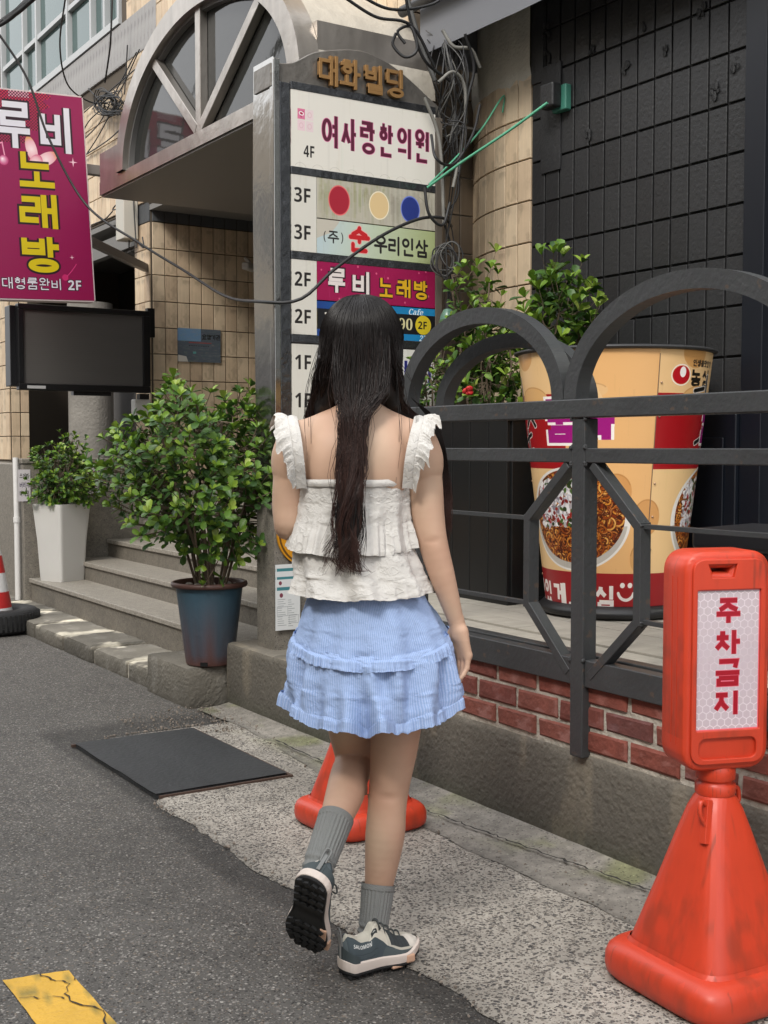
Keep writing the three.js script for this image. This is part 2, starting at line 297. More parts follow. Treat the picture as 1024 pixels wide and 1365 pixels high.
// ---------------------------------------------------------------- ground
{
  const dark = (x, z) => { const e = 1.6 + 0.05 * (fbm(z * 3 + 50, 3, 7, 4) - 0.5) - 0.12 * sstep(z, -4.2, -3.0) * fbm(z * 2 + 9, 1, 8, 3); return sstep(x, e - 0.015, e + 0.01) * sstep(z, -5.45, -5.3); };
  const soft = (x, z) => sstep(x + 0.5 * (fbm(x * 3 + 20, z * 3 + 40, 6, 4) - 0.5), 1.0, 1.6) * sstep(z, -4.6, -3.4);
  const pg = new THREE.PlaneGeometry(8.4, 19, 210, 420).rotateX(-Math.PI / 2).translate(-1.5, 0, -6.5);
  const road = uvBox(pg);
  tint(road, (x, y, z) => { const m = fbm(x * 0.9 + 40, z * 0.9 + 40, 2, 5), k = 1.48 * (0.82 + 0.42 * m + 0.16 * (fbm(x * 7 + 9, z * 7 + 60, 4, 3) - 0.5)) * (1 - 0.46 * dark(x, z)) * (1 - 0.22 * soft(x, z)); return [k * 1.02, k, k * 0.97]; });
  const far = tint(uvBox(new THREE.PlaneGeometry(400, 400).rotateX(-Math.PI / 2).translate(0, -0.02, 0)), () => WHITE3);
  struct('road', [road, far], asphaltMat);
  // exposed aggregate strip with a broken edge, and the smoother gutter slab along the wall
  const edgeL = (z) => 1.632 + 0.2 * sstep(-z, 4.05, 4.3) + 0.05 * (fbm(z * 4 + 70, 2, 21, 5) - 0.5) + 0.03 * (fbm(z * 22 + 5, 4, 22, 3) - 0.5);
  const edgeR = (z) => 2.29 + 0.14 * sstep(-z, 3.3, 5.2) + 0.05 * (fbm(z * 3 + 10, 8, 25, 4) - 0.5);
  const zA = -5.09, zB = 1.6;
  const sheet = (y, L, R, cols, rows, z0, z1, f) => tint(uvBox(grid(rows, cols, (u, v) => { const z = lerp(z1, z0, v) , x = lerp(L(z), R(z), u); return V(x, y + (f ? f(x, z) : 0), z); })), (x, yy, z) => {
    const k = 0.62 + 0.6 * fbm(x * 2.5 + 30, z * 2.5 + 30, 26, 4) + 0.25 * (fbm(x * 11, z * 11 + 90, 30, 3) - 0.5), moss = sstep(fbm(x * 6 + 3, z * 5 + 90, 27, 4), 0.5, 0.66) * sstep(x, 2.3, 2.5) * 0.75, edge = 1 - 0.25 * sstep(0.05 - (x - L(z)), 0, 0.05);
    return [k * lerp(1, 0.72, moss) * edge, k * lerp(1, 0.82, moss) * edge, k * lerp(1, 0.4, moss) * edge];
  });
  struct('pavement', [sheet(0.006, edgeL, edgeR, 24, 260, zA, zB, (x, z) => 0.004 * fbm(x * 8 + 5, z * 8 + 50, 28, 3) - 0.0055 * sstep(0.03 - (x - edgeL(z)), 0, 0.03))], aggMat);
  const gut = struct('gutter', [sheet(0.0115, (z) => edgeR(z) - 0.02, () => 2.59, 12, 200, -5.42, zB, (x, z) => 0.005 * fbm(x * 6 + 5, z * 6 + 50, 29, 3) + 0.012 * sstep(x, 2.5, 2.585) - 0.004 * sstep(0.07 - (x - edgeR(z)), 0, 0.07))], gutterMat);
  // crack that runs along the gutter slab
  const crackMat = mat(0.03, 0.027, 0.024, 1);
  const crack = (pts, w, seed) => { const R = rngOf(seed), P = []; const curve = new THREE.CatmullRomCurve3(pts); const n = Math.ceil(curve.getLength() / 0.02);
    for (let i = 0; i <= n; i++) { const p = curve.getPoint(i / n); p.x += (R() - 0.5) * 0.016; p.z += (R() - 0.5) * 0.01; P.push(p); }
    return grid(n, 1, (u, v) => { const p = P[Math.round(v * n)]; const ww = w * (0.4 + 0.9 * hash(Math.round(v * n), 1, seed)); return V(p.x + (u - 0.5) * ww, p.y, p.z); }); };
  part('crack', [crack([V(2.4, 0.026, -4.6), V(2.39, 0.026, -3.9), V(2.36, 0.026, -3.6), V(2.39, 0.026, -3.2), V(2.44, 0.026, -2.7), V(2.5, 0.026, -2.2)], 0.009, 1), crack([V(2.36, 0.026, -3.6), V(2.31, 0.026, -3.45)], 0.006, 2)], crackMat, gut);
  // gravel crumbs where the asphalt has broken away
  const R = rngOf(99), peb = new THREE.DodecahedronGeometry(0.006, 0), n = 900, im = new THREE.InstancedMesh(peb, mat(0.23, 0.2, 0.17, 0.95), n), M = new THREE.Matrix4(), Q = new THREE.Quaternion();
  for (let i = 0; i < n; i++) {
    const k = R(); let x, z;
    if (k < 0.5) { z = lerp(-5.5, -4.9, R()); x = 2.0 + 0.5 * R(); } else if (k < 0.72) { z = lerp(-5.1, -1.8, R()); x = edgeL(z) + 0.12 * (R() - 0.5) * R(); } else { z = lerp(-5, -1.5, R()); x = 2.28 + 0.28 * R(); }
    if (x > 1.67 && x < 2.23 && z < -4.14 && z > -5.06) { z = -5.12; x += 0.3 * R(); }
    Q.setFromEuler(new THREE.Euler(R() * 6, R() * 6, R() * 6)); const s = 0.35 + 1.0 * R() * R();
    M.compose(V(x, 0.009 + (x > 2.28 ? 0.004 : 0), z), Q, V(s, s * 0.6, s)); im.setMatrixAt(i, M); { const k = 0.6 + 0.6 * R(); im.setColorAt(i, lin(k, k * 0.97, k * 0.94)); };
  }
  im.name = 'gravel'; im.userData = { kind: 'stuff', label: 'loose grey gravel crumbs along the broken asphalt edge', category: 'gravel' }; scene.add(im);
  // yellow line, cracked
  const yl = [];
  { const P = (x, z) => V(x + 0.008 * (fbm(z * 30 + 7, x * 20, 44, 3) - 0.5), 0.004, z), nz = 90; yl.push(tint(uvBox(grid(nz, 10, (u, v) => P(lerp(0.776, 0.926, u), lerp(1.4, -2.9 + 0.012 * (fbm(u * 9, 3, 45, 3) - 0.5) + 0.03 * u, v)))), (x, y, z) => { const w = sstep(fbm(x * 55, z * 55 + 60, 47, 4), 0.62, 0.74) * 0.55, k = (0.82 + 0.3 * fbm(x * 14, z * 14 + 60, 46, 5)); return [k * (1 - w), k * (1 - w * 0.8), k * (1 - w * 0.1)]; })); }
  const ym = struct('road_marking', yl, new THREE.MeshStandardMaterial({ color: lin(0.72, 0.42, 0.055), roughness: 0.75, vertexColors: true, bumpMap: noiseBump, bumpScale: 0.004 }));
  const C = (a) => a.map(([x, z]) => [x - 0.036, z + 0.085]).map(([x, z]) => V(x, 0.0065, z));
  part('crack', [crack(C([[0.9, -2.98], [0.905, -2.92], [0.935, -2.88], [0.91, -2.8], [0.955, -2.7], [0.93, -2.6], [0.95, -2.4]]), 0.005, 5), crack(C([[0.815, -2.86], [0.86, -2.84], [0.91, -2.8]]), 0.004, 6), crack(C([[0.935, -2.88], [0.96, -2.9]]), 0.003, 7)], mat(0.05, 0.04, 0.03, 1), ym);
  // steel plate let into the ground
  const pl = thing('cover_plate', 'dark grey flat rectangular steel plate covering a drain in the pavement', 'drain cover', V(1.93, 0, -4.57));
  part('plate', [uvBox(grid(30, 20, (u, v) => { const x = -0.27 + 0.54 * u, z = -0.45 + 0.9 * v; return V(x + (u < 0.01 ? 0.014 * (fbm(z * 9 + 4, 1, 51, 3) - 0.5) : 0), 0.021 + 0.004 * fbm(x * 5 + 9, z * 5 + 9, 52, 3), z); })), span(-0.265, 0.265, 0.002, 0.019, -0.445, 0.445)],
    new THREE.MeshStandardMaterial({ map: grimeGray(0.036, 0.038, 0.04, 55, 0.3), roughness: 0.62, metalness: 0.15, bumpMap: noiseBump, bumpScale: 0.002, side: THREE.DoubleSide }), pl);
  const rust = mat(0.075, 0.045, 0.032, 0.85);
  part('rim', [span(0.274, 0.286, 0.004, 0.016, -0.47, 0.47), span(-0.28, 0.273, 0.004, 0.0155, -0.468, -0.455), span(-0.26, 0.273, 0.004, 0.0155, 0.454, 0.464)], rust, pl);
}
// ---------------------------------------------------------------- right side: low wall, fence, terrace, black building
const XW = 2.57, HB = 0.32, DECK = 0.58;
const brickBase = [[0.2, 0.052, 0.035], [0.165, 0.045, 0.033], [0.225, 0.07, 0.05], [0.13, 0.042, 0.035], [0.19, 0.06, 0.047]];
const brickMaps = [0, 1].map((s) => dataTex(256, 256, (u, v) => { const f = 0.72 + 0.5 * fbm(u * 9, v * 9, 80 + s, 5, 9), w = sstep(fbm(u * 7, v * 13, 85 + s, 5, 7), 0.56, 0.78) * 0.45; return [lerp(f, 1.6, w), lerp(f, 2.6, w), lerp(f, 3.2, w)].map((c) => c * 0.4); }, 0.35));
const brickMats = brickBase.map((c, i) => new THREE.MeshStandardMaterial({ color: lin(c[0] * 2.4, c[1] * 2.4, c[2] * 2.4), map: brickMaps[i % 2], roughness: 0.8, bumpMap: noiseBump, bumpScale: 0.003 }));
const mortarMat = new THREE.MeshStandardMaterial({ map: grimeGray(0.4, 0.365, 0.31, 91, 0.5), roughness: 0.95, bumpMap: noiseBump, bumpScale: 0.006 });
{
  const t = thing('low_wall', 'stained low concrete wall with three courses of red brick carrying the dark fence', 'wall', V(XW, 0, -5.46));
  const L = 7.2, g = roughBlock(0, 0.2, -0.02, HB, 0, L, 0.03, 0.006, 62, 0.014);
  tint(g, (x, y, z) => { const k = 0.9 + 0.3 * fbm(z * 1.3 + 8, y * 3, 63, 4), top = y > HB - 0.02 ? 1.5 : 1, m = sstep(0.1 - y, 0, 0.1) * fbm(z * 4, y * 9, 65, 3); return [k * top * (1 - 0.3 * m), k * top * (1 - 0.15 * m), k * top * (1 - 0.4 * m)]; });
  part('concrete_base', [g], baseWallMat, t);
  // bricks in running bond on the concrete, set back a little
  const R = rngOf(123), z0 = 1.0, bw = 0.2, bh = 0.062, gap = 0.013;
  const mort = uvBox(grid(20, 260, (u, v) => { const z = lerp(z0, L, u), y = lerp(HB - 0.01, HB + 0.245, v); return V(0.0085 + 0.006 * (fbm(z * 40, y * 60 + 9, 71, 3) - 0.5), y, z); }));
  part('mortar', [mort, span(0.03, 0.12, HB - 0.004, HB + 0.24, z0 + 0.002, L - 0.002)], mortarMat, t);
  const geos = [0, 1, 2, 3].map((i) => { const q = chamfer(bw, bh, 0.1, 0.006, i * 0.13, i * 0.07); const p = q.attributes.position; for (let k = 0; k < p.count; k++) { const h = (a) => (hash(Math.round(p.getX(k) * 1e3) + i * 7, Math.round(p.getY(k) * 1e3), a) - 0.5) * 0.005; p.setXYZ(k, p.getX(k) + h(1), p.getY(k) + h(2), p.getZ(k) + h(3)); } q.computeVertexNormals(); return q; });
  for (let r = 0; r < 3; r++) for (let z = z0 + (r % 2 ? 0.006 : -0.1); z < L - 0.1; z += bw + gap) {
    let a = z, w = bw; if (a < z0) { w -= z0 - a; a = z0; }
    const m = part('brick', geos[Math.floor(R() * 4)], brickMats[Math.floor(R() * 5)], t);
    m.scale.set(w / bw * (0.97 + 0.03 * R()), 0.97 + 0.05 * R(), 1); m.rotation.y = -Math.PI / 2 + (R() - 0.5) * 0.02;
    m.position.set(0.1 + 0.005 * (R() - 0.5), HB + 0.012 + r * (bh + gap) + bh / 2 + 0.003 * (R() - 0.5), a + w / 2);
  }
}
// fence of black painted square steel
const steelMat = new THREE.MeshStandardMaterial({ map: dataTex(512, 512, (u, v) => { const k = 0.85 + 0.3 * fbm(u * 8, v * 8, 95, 5, 8), c = sstep(fbm(u * 30, v * 30, 96, 4, 30), 0.68, 0.76) * sstep(fbm(u * 4, v * 4, 97, 3, 4), 0.5, 0.65) * 0.8; return [lerp(0.041 * k, 0.085, c), lerp(0.043 * k, 0.06, c), lerp(0.045 * k, 0.045, c)]; }, 0.8), roughness: 0.48, metalness: 0, bumpMap: noiseBump, bumpScale: 0.0012 });
{
  const f = thing('steel_fence', 'dark grey steel fence with round arches and an octagon standing on the brick wall', 'fence', V(2.6, 0, 0));
  let la0 = 0; const S = 0.058, X = 0, UP = V(0, 1, 0), SX = V(1, 0, 0), P = (px, py, x = 2.6) => onX(px, py, x).sub(f.position).setX(x - 2.6);
  const zP = P(787, 800).z, yTop = P(787, 545).y, yMid = P(787, 607).y, zEnd = 0.9, zBeg = P(552, 550).z;
  const yb = 0.565;
  part('post', [bar(V(-0.028, HB - 0.01, zP), V(-0.028, yTop - 0.03, zP), S, S, SX)], steelMat, f);
  part('post', [bar(V(-0.028, HB + 0.2, zP + 1.72), V(-0.028, yTop - 0.03, zP + 1.72), S, S, SX)], steelMat, f);
  part('post', [bar(V(0.0, HB, zBeg + 0.03), V(0.0, yTop - 0.03, zBeg + 0.03), S, S, SX)], steelMat, f);
  part('top_rail', [bar(V(-0.03, yTop, zBeg), V(-0.03, yTop, zEnd), 0.066, S, SX)], steelMat, f);
  part('middle_rail', [bar(V(-0.03, yMid, zBeg + 0.06), V(-0.03, yMid, zP - S / 2), 0.05, 0.045, SX), bar(V(-0.03, yMid, zP + S / 2), V(-0.03, yMid, zEnd), 0.05, 0.045, SX)], steelMat, f);
  part('bottom_rail', [bar(V(-0.024, yb + 0.012, zBeg), V(-0.024, yb + 0.012, zP - S / 2), 0.05, 0.085, SX), bar(V(-0.024, yb + 0.012, zP + S / 2), V(-0.024, yb + 0.012, zEnd), 0.05, 0.085, SX)], steelMat, f);
  part('back_rail', [bar(V(0.045, yb + 0.02, zBeg), V(0.045, yb + 0.02, zEnd), 0.05, 0.075, SX)], steelMat, f);
  // octagon round the post, and thin rods
  const ring = [[770, 622], [718, 690], [717, 803], [770, 890]].map(([a, b]) => P(a, b)), rr = ring.map((p) => V(0, p.y, 2 * zP - p.z)).map((p, i) => V(-0.03, p.y, p.z));
  ring.forEach((p) => (p.x = -0.03));
  for (const q of [ring, rr]) for (let i = 0; i < 3; i++) { const a = q[i], b = q[i + 1], d = b.clone().sub(a).normalize().multiplyScalar(0.012); part('octagon_bar', [bar(a.clone().sub(d), b.clone().add(d), 0.045 - 0.001 * i, 0.03 - 0.001 * i, SX)], steelMat, f); }
  for (const i of [1, 2]) { part('rod', [bar(V(-0.03, ring[i].y, zBeg + 0.05), V(-0.03, ring[i].y, ring[i].z), 0.02, 0.014, SX)], steelMat, f); part('rod', [bar(V(-0.03, rr[i].y, rr[i].z), V(-0.03, rr[i].y, zEnd), 0.02, 0.014, SX)], steelMat, f); }
  // arches: flat rolled bars
  const arch = (za, zb, rise, x, w, t) => { const c = (za + zb) / 2, r = (zb - za) / 2, n = 40, y0 = yTop + 0.028;
    return uvBox(grid(n, 4, (u, v) => { const th = Math.PI * v, k = Math.floor(u * 4 + 0.5) % 4, ro = k === 0 || k === 3 ? 0 : t, xx = x + (k < 2 ? -w / 2 : w / 2); return V(xx, y0 + Math.sin(th) * (rise - ro), c - Math.cos(th) * (r - ro)); }, true)); };
  const flat = (g) => toCreasedNormals(g, 0.6);
  const la = [P(549, 545).z, P(769, 535).z], laTop = P(655, 414).y - yTop - 0.02, ra0 = P(770, 535).z, raTop = P(893, 371).y - yTop - 0.02;
  la0 = la[1];
  part('arch', [flat(arch(la[0], la[1], laTop, -0.03, 0.055, 0.055))], steelMat, f);
  part('arch', [flat(arch(ra0, ra0 + (la[1] - la[0]) * 1.06, raTop, -0.03, 0.055, 0.055))], steelMat, f);
  part('arch', [flat(arch(la[0] + 0.085, la[1] - 0.01, laTop - 0.085, 0.075, 0.05, 0.05))], steelMat, f);
  const weld = []; { const R = rngOf(71); for (const q of [...ring.map((p) => p.z < 0 ? p : p), ...rr]) for (let i = 0; i < 7; i++) weld.push(new THREE.SphereGeometry(0.004 + 0.003 * R(), 6, 5).translate(-0.045 + 0.03 * R(), q.y + (R() - 0.5) * 0.03, q.z + (R() - 0.5) * 0.02)); for (const y of [yTop - 0.032, yMid - 0.026, yMid + 0.026, yb + 0.052]) for (const s of [-1, 1]) for (let i = 0; i < 9; i++) weld.push(new THREE.SphereGeometry(0.0035 + 0.003 * R(), 6, 5).translate(-0.058 + 0.006 * R(), y + (R() - 0.5) * 0.008, zP + s * (0.029 + 0.004 * R()) + (i - 4) * 0.0)); for (let i = 0; i < 16; i++) weld.push(new THREE.SphereGeometry(0.004 + 0.003 * R(), 6, 5).translate(-0.055 + 0.05 * R(), yTop + 0.03, la0 + (R() - 0.5) * 0.09)); }
  part('weld_beads', weld, steelMat, f, 'stuff');
  part('cap', [cyl(0.007, 0.007, 0.03, -0.03, yTop + 0.06, zP - 0.04, 10).rotateZ(0)], mat(0.01, 0.01, 0.01, 0.6), f);
}
// terrace behind the fence
{
  const deckMat = new THREE.MeshStandardMaterial({ map: dataTex(512, 512, (u, v) => { const k = 0.8 + 0.35 * fbm(u * 4, v * 40, 101, 5, 4) + 0.2 * (fbm(u * 12, v * 12, 102, 4, 12) - 0.5); return [0.36 * k, 0.335 * k, 0.285 * k]; }, 1), roughness: 0.85, bumpMap: noiseBump, bumpScale: 0.002 });
  const d = struct('terrace', [span(2.78, 2.9, 0.0, DECK - 0.03, -4.48, 1.7), span(2.9, 6.5, 0, DECK - 0.006, -5.3, 1.7)], concreteMat);
  const geos = [0, 1, 2].map((i) => uvBox(new THREE.BoxGeometry(0.138, 0.02, 1.6), i * 0.4, i * 0.23));
  const R = rngOf(5);
  for (let c = 0; c < 11; c++) for (let z = -5.2 - (c % 2) * 0.7; z < 1.6; z += 1.604) { if (c > 3 && z < -4.5) continue; const m = part('plank', geos[Math.floor(R() * 3)], deckMat, d); m.position.set(2.975 + c * 0.142, DECK - 0.006 + 0.01 + 0.001 * R(), z + 0.8); }
  const k = part('edge_board', [span(2.68, 2.718, DECK - 0.075, DECK + 0.004, -4.5, 1.6)], new THREE.MeshStandardMaterial({ map: grimeGray(0.2, 0.045, 0.03, 104, 0.4), roughness: 0.7 }), d);
  part('edge_board', [span(2.722, 2.9, DECK - 0.025, DECK + 0.008, -4.5, 1.6)], deckMat, d);
}
// black tiled building with a beige rounded corner
const blackTile = [0.019, 0.0225, 0.021].map((k, i) => new THREE.MeshStandardMaterial({ color: lin(k, k * 1.02, k * 1.08), roughness: 0.42 + 0.05 * i, bumpMap: noiseBump, bumpScale: 0.0015 }));
const clayMap = dataTex(256, 256, (u, v) => { const s = 0.86 + 0.22 * fbm(u * 64, v * 2, 111, 3, 64) + 0.2 * (fbm(u * 6, v * 6, 112, 5, 6) - 0.5), d = sstep(fbm(u * 9, v * 5, 113, 5, 9), 0.6, 0.8) * 0.2; return [s * (0.9 - d), s * (0.9 - d), s * (0.9 - d)]; }, 0.42);
const clayCols = [[0.69, 0.54, 0.37], [0.66, 0.51, 0.345], [0.72, 0.575, 0.4], [0.62, 0.475, 0.325], [0.69, 0.55, 0.385]];
const clayMats = clayCols.map((c) => new THREE.MeshStandardMaterial({ color: lin(...c), map: clayMap, roughness: 0.6, bumpMap: clayMap, bumpScale: 0.0012 }));
const groutMat = mat(0.085, 0.068, 0.05, 0.95), blackGrout = mat(0.0045, 0.0045, 0.0048, 0.8);
const TW = 0.1, TH = 0.205, TG = 0.0075;
const tileGeos = [0, 1, 2, 3].map((i) => chamfer(TW, TH, 0.012, 0.0022, i * 0.11, i * 0.17));
{
  const XB = 4.05, zL = -4.91, zR = -3.525, b = thing('black_building', 'black painted tiled building front with a rounded beige tiled corner behind the fence', 'building', V(XB, 0, zL));
  const px = TW + TG, py = TH + TG, R = rngOf(31);
  part('wall', [span(0.008, 2.5, 0.3, 7.5, 0.001, zR - zL + 0.02)], blackGrout, b);
  const y0 = 0.6;
  for (let r = 0; r < 20; r++) for (let c = 0; c < 13; c++) {
    const y = y0 + r * py + py / 2; if (y > 4.4) continue;
    const m = part('tile', tileGeos[Math.floor(R() * 4)], blackTile[Math.floor(R() * 3)], b); m.rotation.set((R() - 0.5) * 0.006, -Math.PI / 2 + (R() - 0.5) * 0.008, 0); m.scale.set(0.972, 0.985, 1); m.position.set(0.008 + 0.001 * R(), y, 0.002 + c * px + px / 2);
  }
  // lumps of old sealant painted over
  const lump = (px_, py_, s, seed) => { const p = onX(px_, py_, XB - 0.014).sub(b.position), Q = rngOf(seed), gs = []; for (let i = 0; i < 7; i++) gs.push(new THREE.IcosahedronGeometry(s * (0.25 + 0.5 * Q()), 1).scale(0.35, 1 + Q(), 1).translate(p.x + 0.004, p.y + (Q() - 0.5) * s * 3.4, p.z + (Q() - 0.5) * s * 2.2)); return gs; };
  part('sealant', [...lump(832, 88, 0.02, 1), ...lump(858, 35, 0.012, 2), ...lump(934, 15, 0.018, 3), ...lump(788, 65, 0.013, 4), ...lump(950, 122, 0.022, 5), ...lump(782, 180, 0.014, 6), ...lump(978, 86, 0.018, 7), ...lump(727, 40, 0.022, 8), ...lump(728, 75, 0.018, 9), ...lump(725, 100, 0.014, 10), ...lump(885, 66, 0.013, 11)], blackTile[0], b);
  // render patch over broken tiles near the box and at the upper left edge
  { const a = onX(727, 170, XB).sub(b.position), q = onX(760, 190, XB).sub(b.position); part('render_patch', [roughBlock(-0.016, 0.0, q.y - 0.12, a.y + 0.3, a.z - 0.02, a.z + 0.13, 0.03, 0.003, 9, 0.006)], blackTile[1], b); }
  { const a = onX(709, 20, XB).sub(b.position); part('render_patch', [roughBlock(-0.015, 0.0, a.y - 0.36, 4.4, 0.004, 0.1, 0.03, 0.003, 10, 0.006)], blackTile[1], b); }
  // beige rounded corner: flat strip that turns away
  const rC = 1.15, arcPt = (s) => { if (s < 0.12) return [V(0, 0, -s), 0]; const a = (s - 0.12) / rC; return [V(rC - rC * Math.cos(a), 0, -0.12 - rC * Math.sin(a)), a]; };
  part('corner_wall', [uvBox(grid(2, 40, (u, v) => { const [p, a] = arcPt(u * 1.9), n = V(Math.cos(a), 0, Math.sin(a)); return V(p.x + 0.006 * n.x, lerp(0.3, 5.2, v), p.z + 0.006 * n.z); }))], groutMat, b);
  const yP = onX(664, 128, XB + 0.05).y;
  for (let c = 0; c < 15; c++) for (let r = 0; r < 20; r++) {
    const y = y0 + 0.03 + r * py + py / 2; if (y > yP + 0.08 - 0.14 * hash(c, 4, 9)) continue;
    const [p, a] = arcPt(c * px + px / 2), m = part('tile', tileGeos[Math.floor(R() * 4)], clayMats[Math.floor(R() * 5)], b); m.rotation.y = -Math.PI / 2 - a; m.position.set(p.x + 0.006 * Math.cos(a), y, p.z + 0.006 * Math.sin(a));
  }
  // plastered upper part of the corner
  part('plaster', [uvBox(grid(24, 60, (u, v) => { const [p, a] = arcPt(u * 1.75 + 0.002), n = V(Math.cos(a), 0, Math.sin(a)), lo = yP - 0.02 + 0.12 * (fbm(u * 16, 3, 15, 4) - 0.5), d = v < 0.01 ? 0.002 : -0.016 + 0.005 * (fbm(u * 30, v * 12, 16, 4) - 0.5); return V(p.x + d * n.x, lerp(lo, 5.2, v), p.z + d * n.z); }))],
    new THREE.MeshStandardMaterial({ map: grimeGray(0.58, 0.55, 0.48, 17, 0.22), roughness: 0.9, bumpMap: noiseBump, bumpScale: 0.004, side: THREE.DoubleSide }), b);
  // end strip, shop window right of it
  const navy = mat(0.006, 0.008, 0.013, 0.35);
  part('end_strip', [rspan(-0.03, 0.2, 0.3, 6, zR - zL + 0.022, zR - zL + 0.13, 0.004)], navy, b);
  const win = part('window', [span(0.06, 0.12, 0.55, 5, zR - zL + 0.135, zR - zL + 0.18), span(0.06, 0.12, 0.55, 5, zR - zL + 2.0, zR - zL + 2.05)], mat(0.16, 0.15, 0.14, 0.4, { metalness: 0.6 }), b);
  part('pane', [span(0.085, 0.095, 0.55, 5, zR - zL + 0.181, zR - zL + 1.999)], new THREE.MeshPhysicalMaterial({ color: lin(0.75, 0.78, 0.74), roughness: 0.03, transmission: 1, thickness: 0, ior: 1.5 }), win);
  part('side_wall', [span(0.3, 2.5, 0.3, 7.5, zR - zL + 2.06, 7.2)], blackGrout, b);
  part('room_wall', [span(1.6, 1.7, 0.3, 5, zR - zL + 0.14, zR - zL + 2.05)], mat(0.2, 0.17, 0.1, 0.8), b);
  // door leaf low on the wall, partly behind the cup
  part('hatch', [rspan(-0.05, -0.015, DECK + 0.02, 1.42, zR - zL - 0.33, zR - zL + 0.018, 0.006), rspan(-0.062, -0.052, DECK + 0.1, 1.32, zR - zL - 0.27, zR - zL - 0.04, 0.004)], navy, b);
  // awning over the corner
  const XA = 3.72, aw = onX(556, 74, XA), a3 = onX(760, -20, XA), zA = aw.z - zL, zB2 = a3.z - zL + 1.2, yA = aw.y, X0 = XA - XB;
  part('awning', [uvBox(grid(1, 12, (u, v) => V(X0 + 0.02 + 0.004 * Math.sin(u * 40), lerp(yA, yA + 0.26, v) - 0.01 * Math.sin(u * 3), lerp(zA, zB2, u)))), span(X0, 0.3, yA + 0.27, yA + 0.3, zA, zB2), uvBox(grid(1, 6, (u, v) => V(lerp(X0 + 0.02, 0.3, u), lerp(yA - 0.03, yA + 0.26, v), zA + 0.002)))], mat(0.15, 0.155, 0.17, 0.5), b);
  part('awning_tube', [tube([V(X0 - 0.03, yA + 0.25, zA - 0.1), V(X0 - 0.03, yA + 0.25, zB2)], 0.03, 8, 12)], mat(0.03, 0.03, 0.032, 0.35, { metalness: 0.5 }), b);
}
// ---------------------------------------------------------------- across the street: seen only in reflections
{
  const b = thing('street_building', 'plain low building across the street, seen mirrored in the steel and glass', 'building', V(-4.2, 0, 0));
  part('wall', [span(-4, 0, 0, 7.0, -26, 9)], new THREE.MeshStandardMaterial({ map: grimeGray(0.48, 0.42, 0.34, 601, 0.3), roughness: 0.85 }), b);
  const gl = mat(0.04, 0.05, 0.055, 0.06), fr = mat(0.4, 0.4, 0.4, 0.5), w = part('window', [span(0.002, 0.05, 4.2, 5.7, -24.5, -23.0)], fr, b); part('pane', [span(0.052, 0.056, 4.27, 5.63, -24.43, -23.07)], gl, w);
  for (let i = 1; i < 11; i++) { const c = w.clone(); c.position.z = i * 2.8; b.add(c); }
  part('shop_front', [span(0.002, 0.06, 0.3, 2.6, -24, 7)], mat(0.07, 0.06, 0.055, 0.3), b); part('shop_band', [span(0.002, 0.16, 2.65, 3.3, -24.5, 7.5)], mat(0.25, 0.24, 0.22, 0.6), b);
}
// ---------------------------------------------------------------- left building: tiled front, recessed entrance, canopy, steps
const XF = 3.78, ZP = -9.4, XC = 2.98, Z_END = -5.62;
const chromeMat = new THREE.MeshStandardMaterial({ color: lin(0.5, 0.49, 0.47), metalness: 1, roughness: 0.12, bumpMap: coarseBump, bumpScale: 0.0006, side: THREE.DoubleSide });
const steelBrushed = new THREE.MeshStandardMaterial({ map: grimeGray(0.42, 0.385, 0.345, 141, 0.32), metalness: 0.8, roughness: 0.3, bumpMap: coarseBump, bumpScale: 0.0015, side: THREE.DoubleSide });
const darkGlass = new THREE.MeshStandardMaterial({ color: lin(0.035, 0.036, 0.034), roughness: 0.05, metalness: 0, bumpMap: coarseBump, bumpScale: 0.0002 });
function tilesMerged(list, seed, cols) {   // list of [matrix]; one mesh with a tone per tile
  const R = rngOf(seed), gs = [];
  for (const m of list) { const c = cols[Math.floor(R() * cols.length)], k = 0.9 + 0.2 * R(), g = tileGeos[Math.floor(R() * 4)].clone().applyMatrix4(m); gs.push(tint(g, () => [c[0] * k, c[1] * k, c[2] * k])); }
  return mergeGeometries(gs);
}
const clayVC = new THREE.MeshStandardMaterial({ map: clayMap, roughness: 0.6, vertexColors: true, bumpMap: clayMap, bumpScale: 0.0012 });
const rotM = (ry, x, y, z) => new THREE.Matrix4().makeRotationY(ry).setPosition(x, y, z);
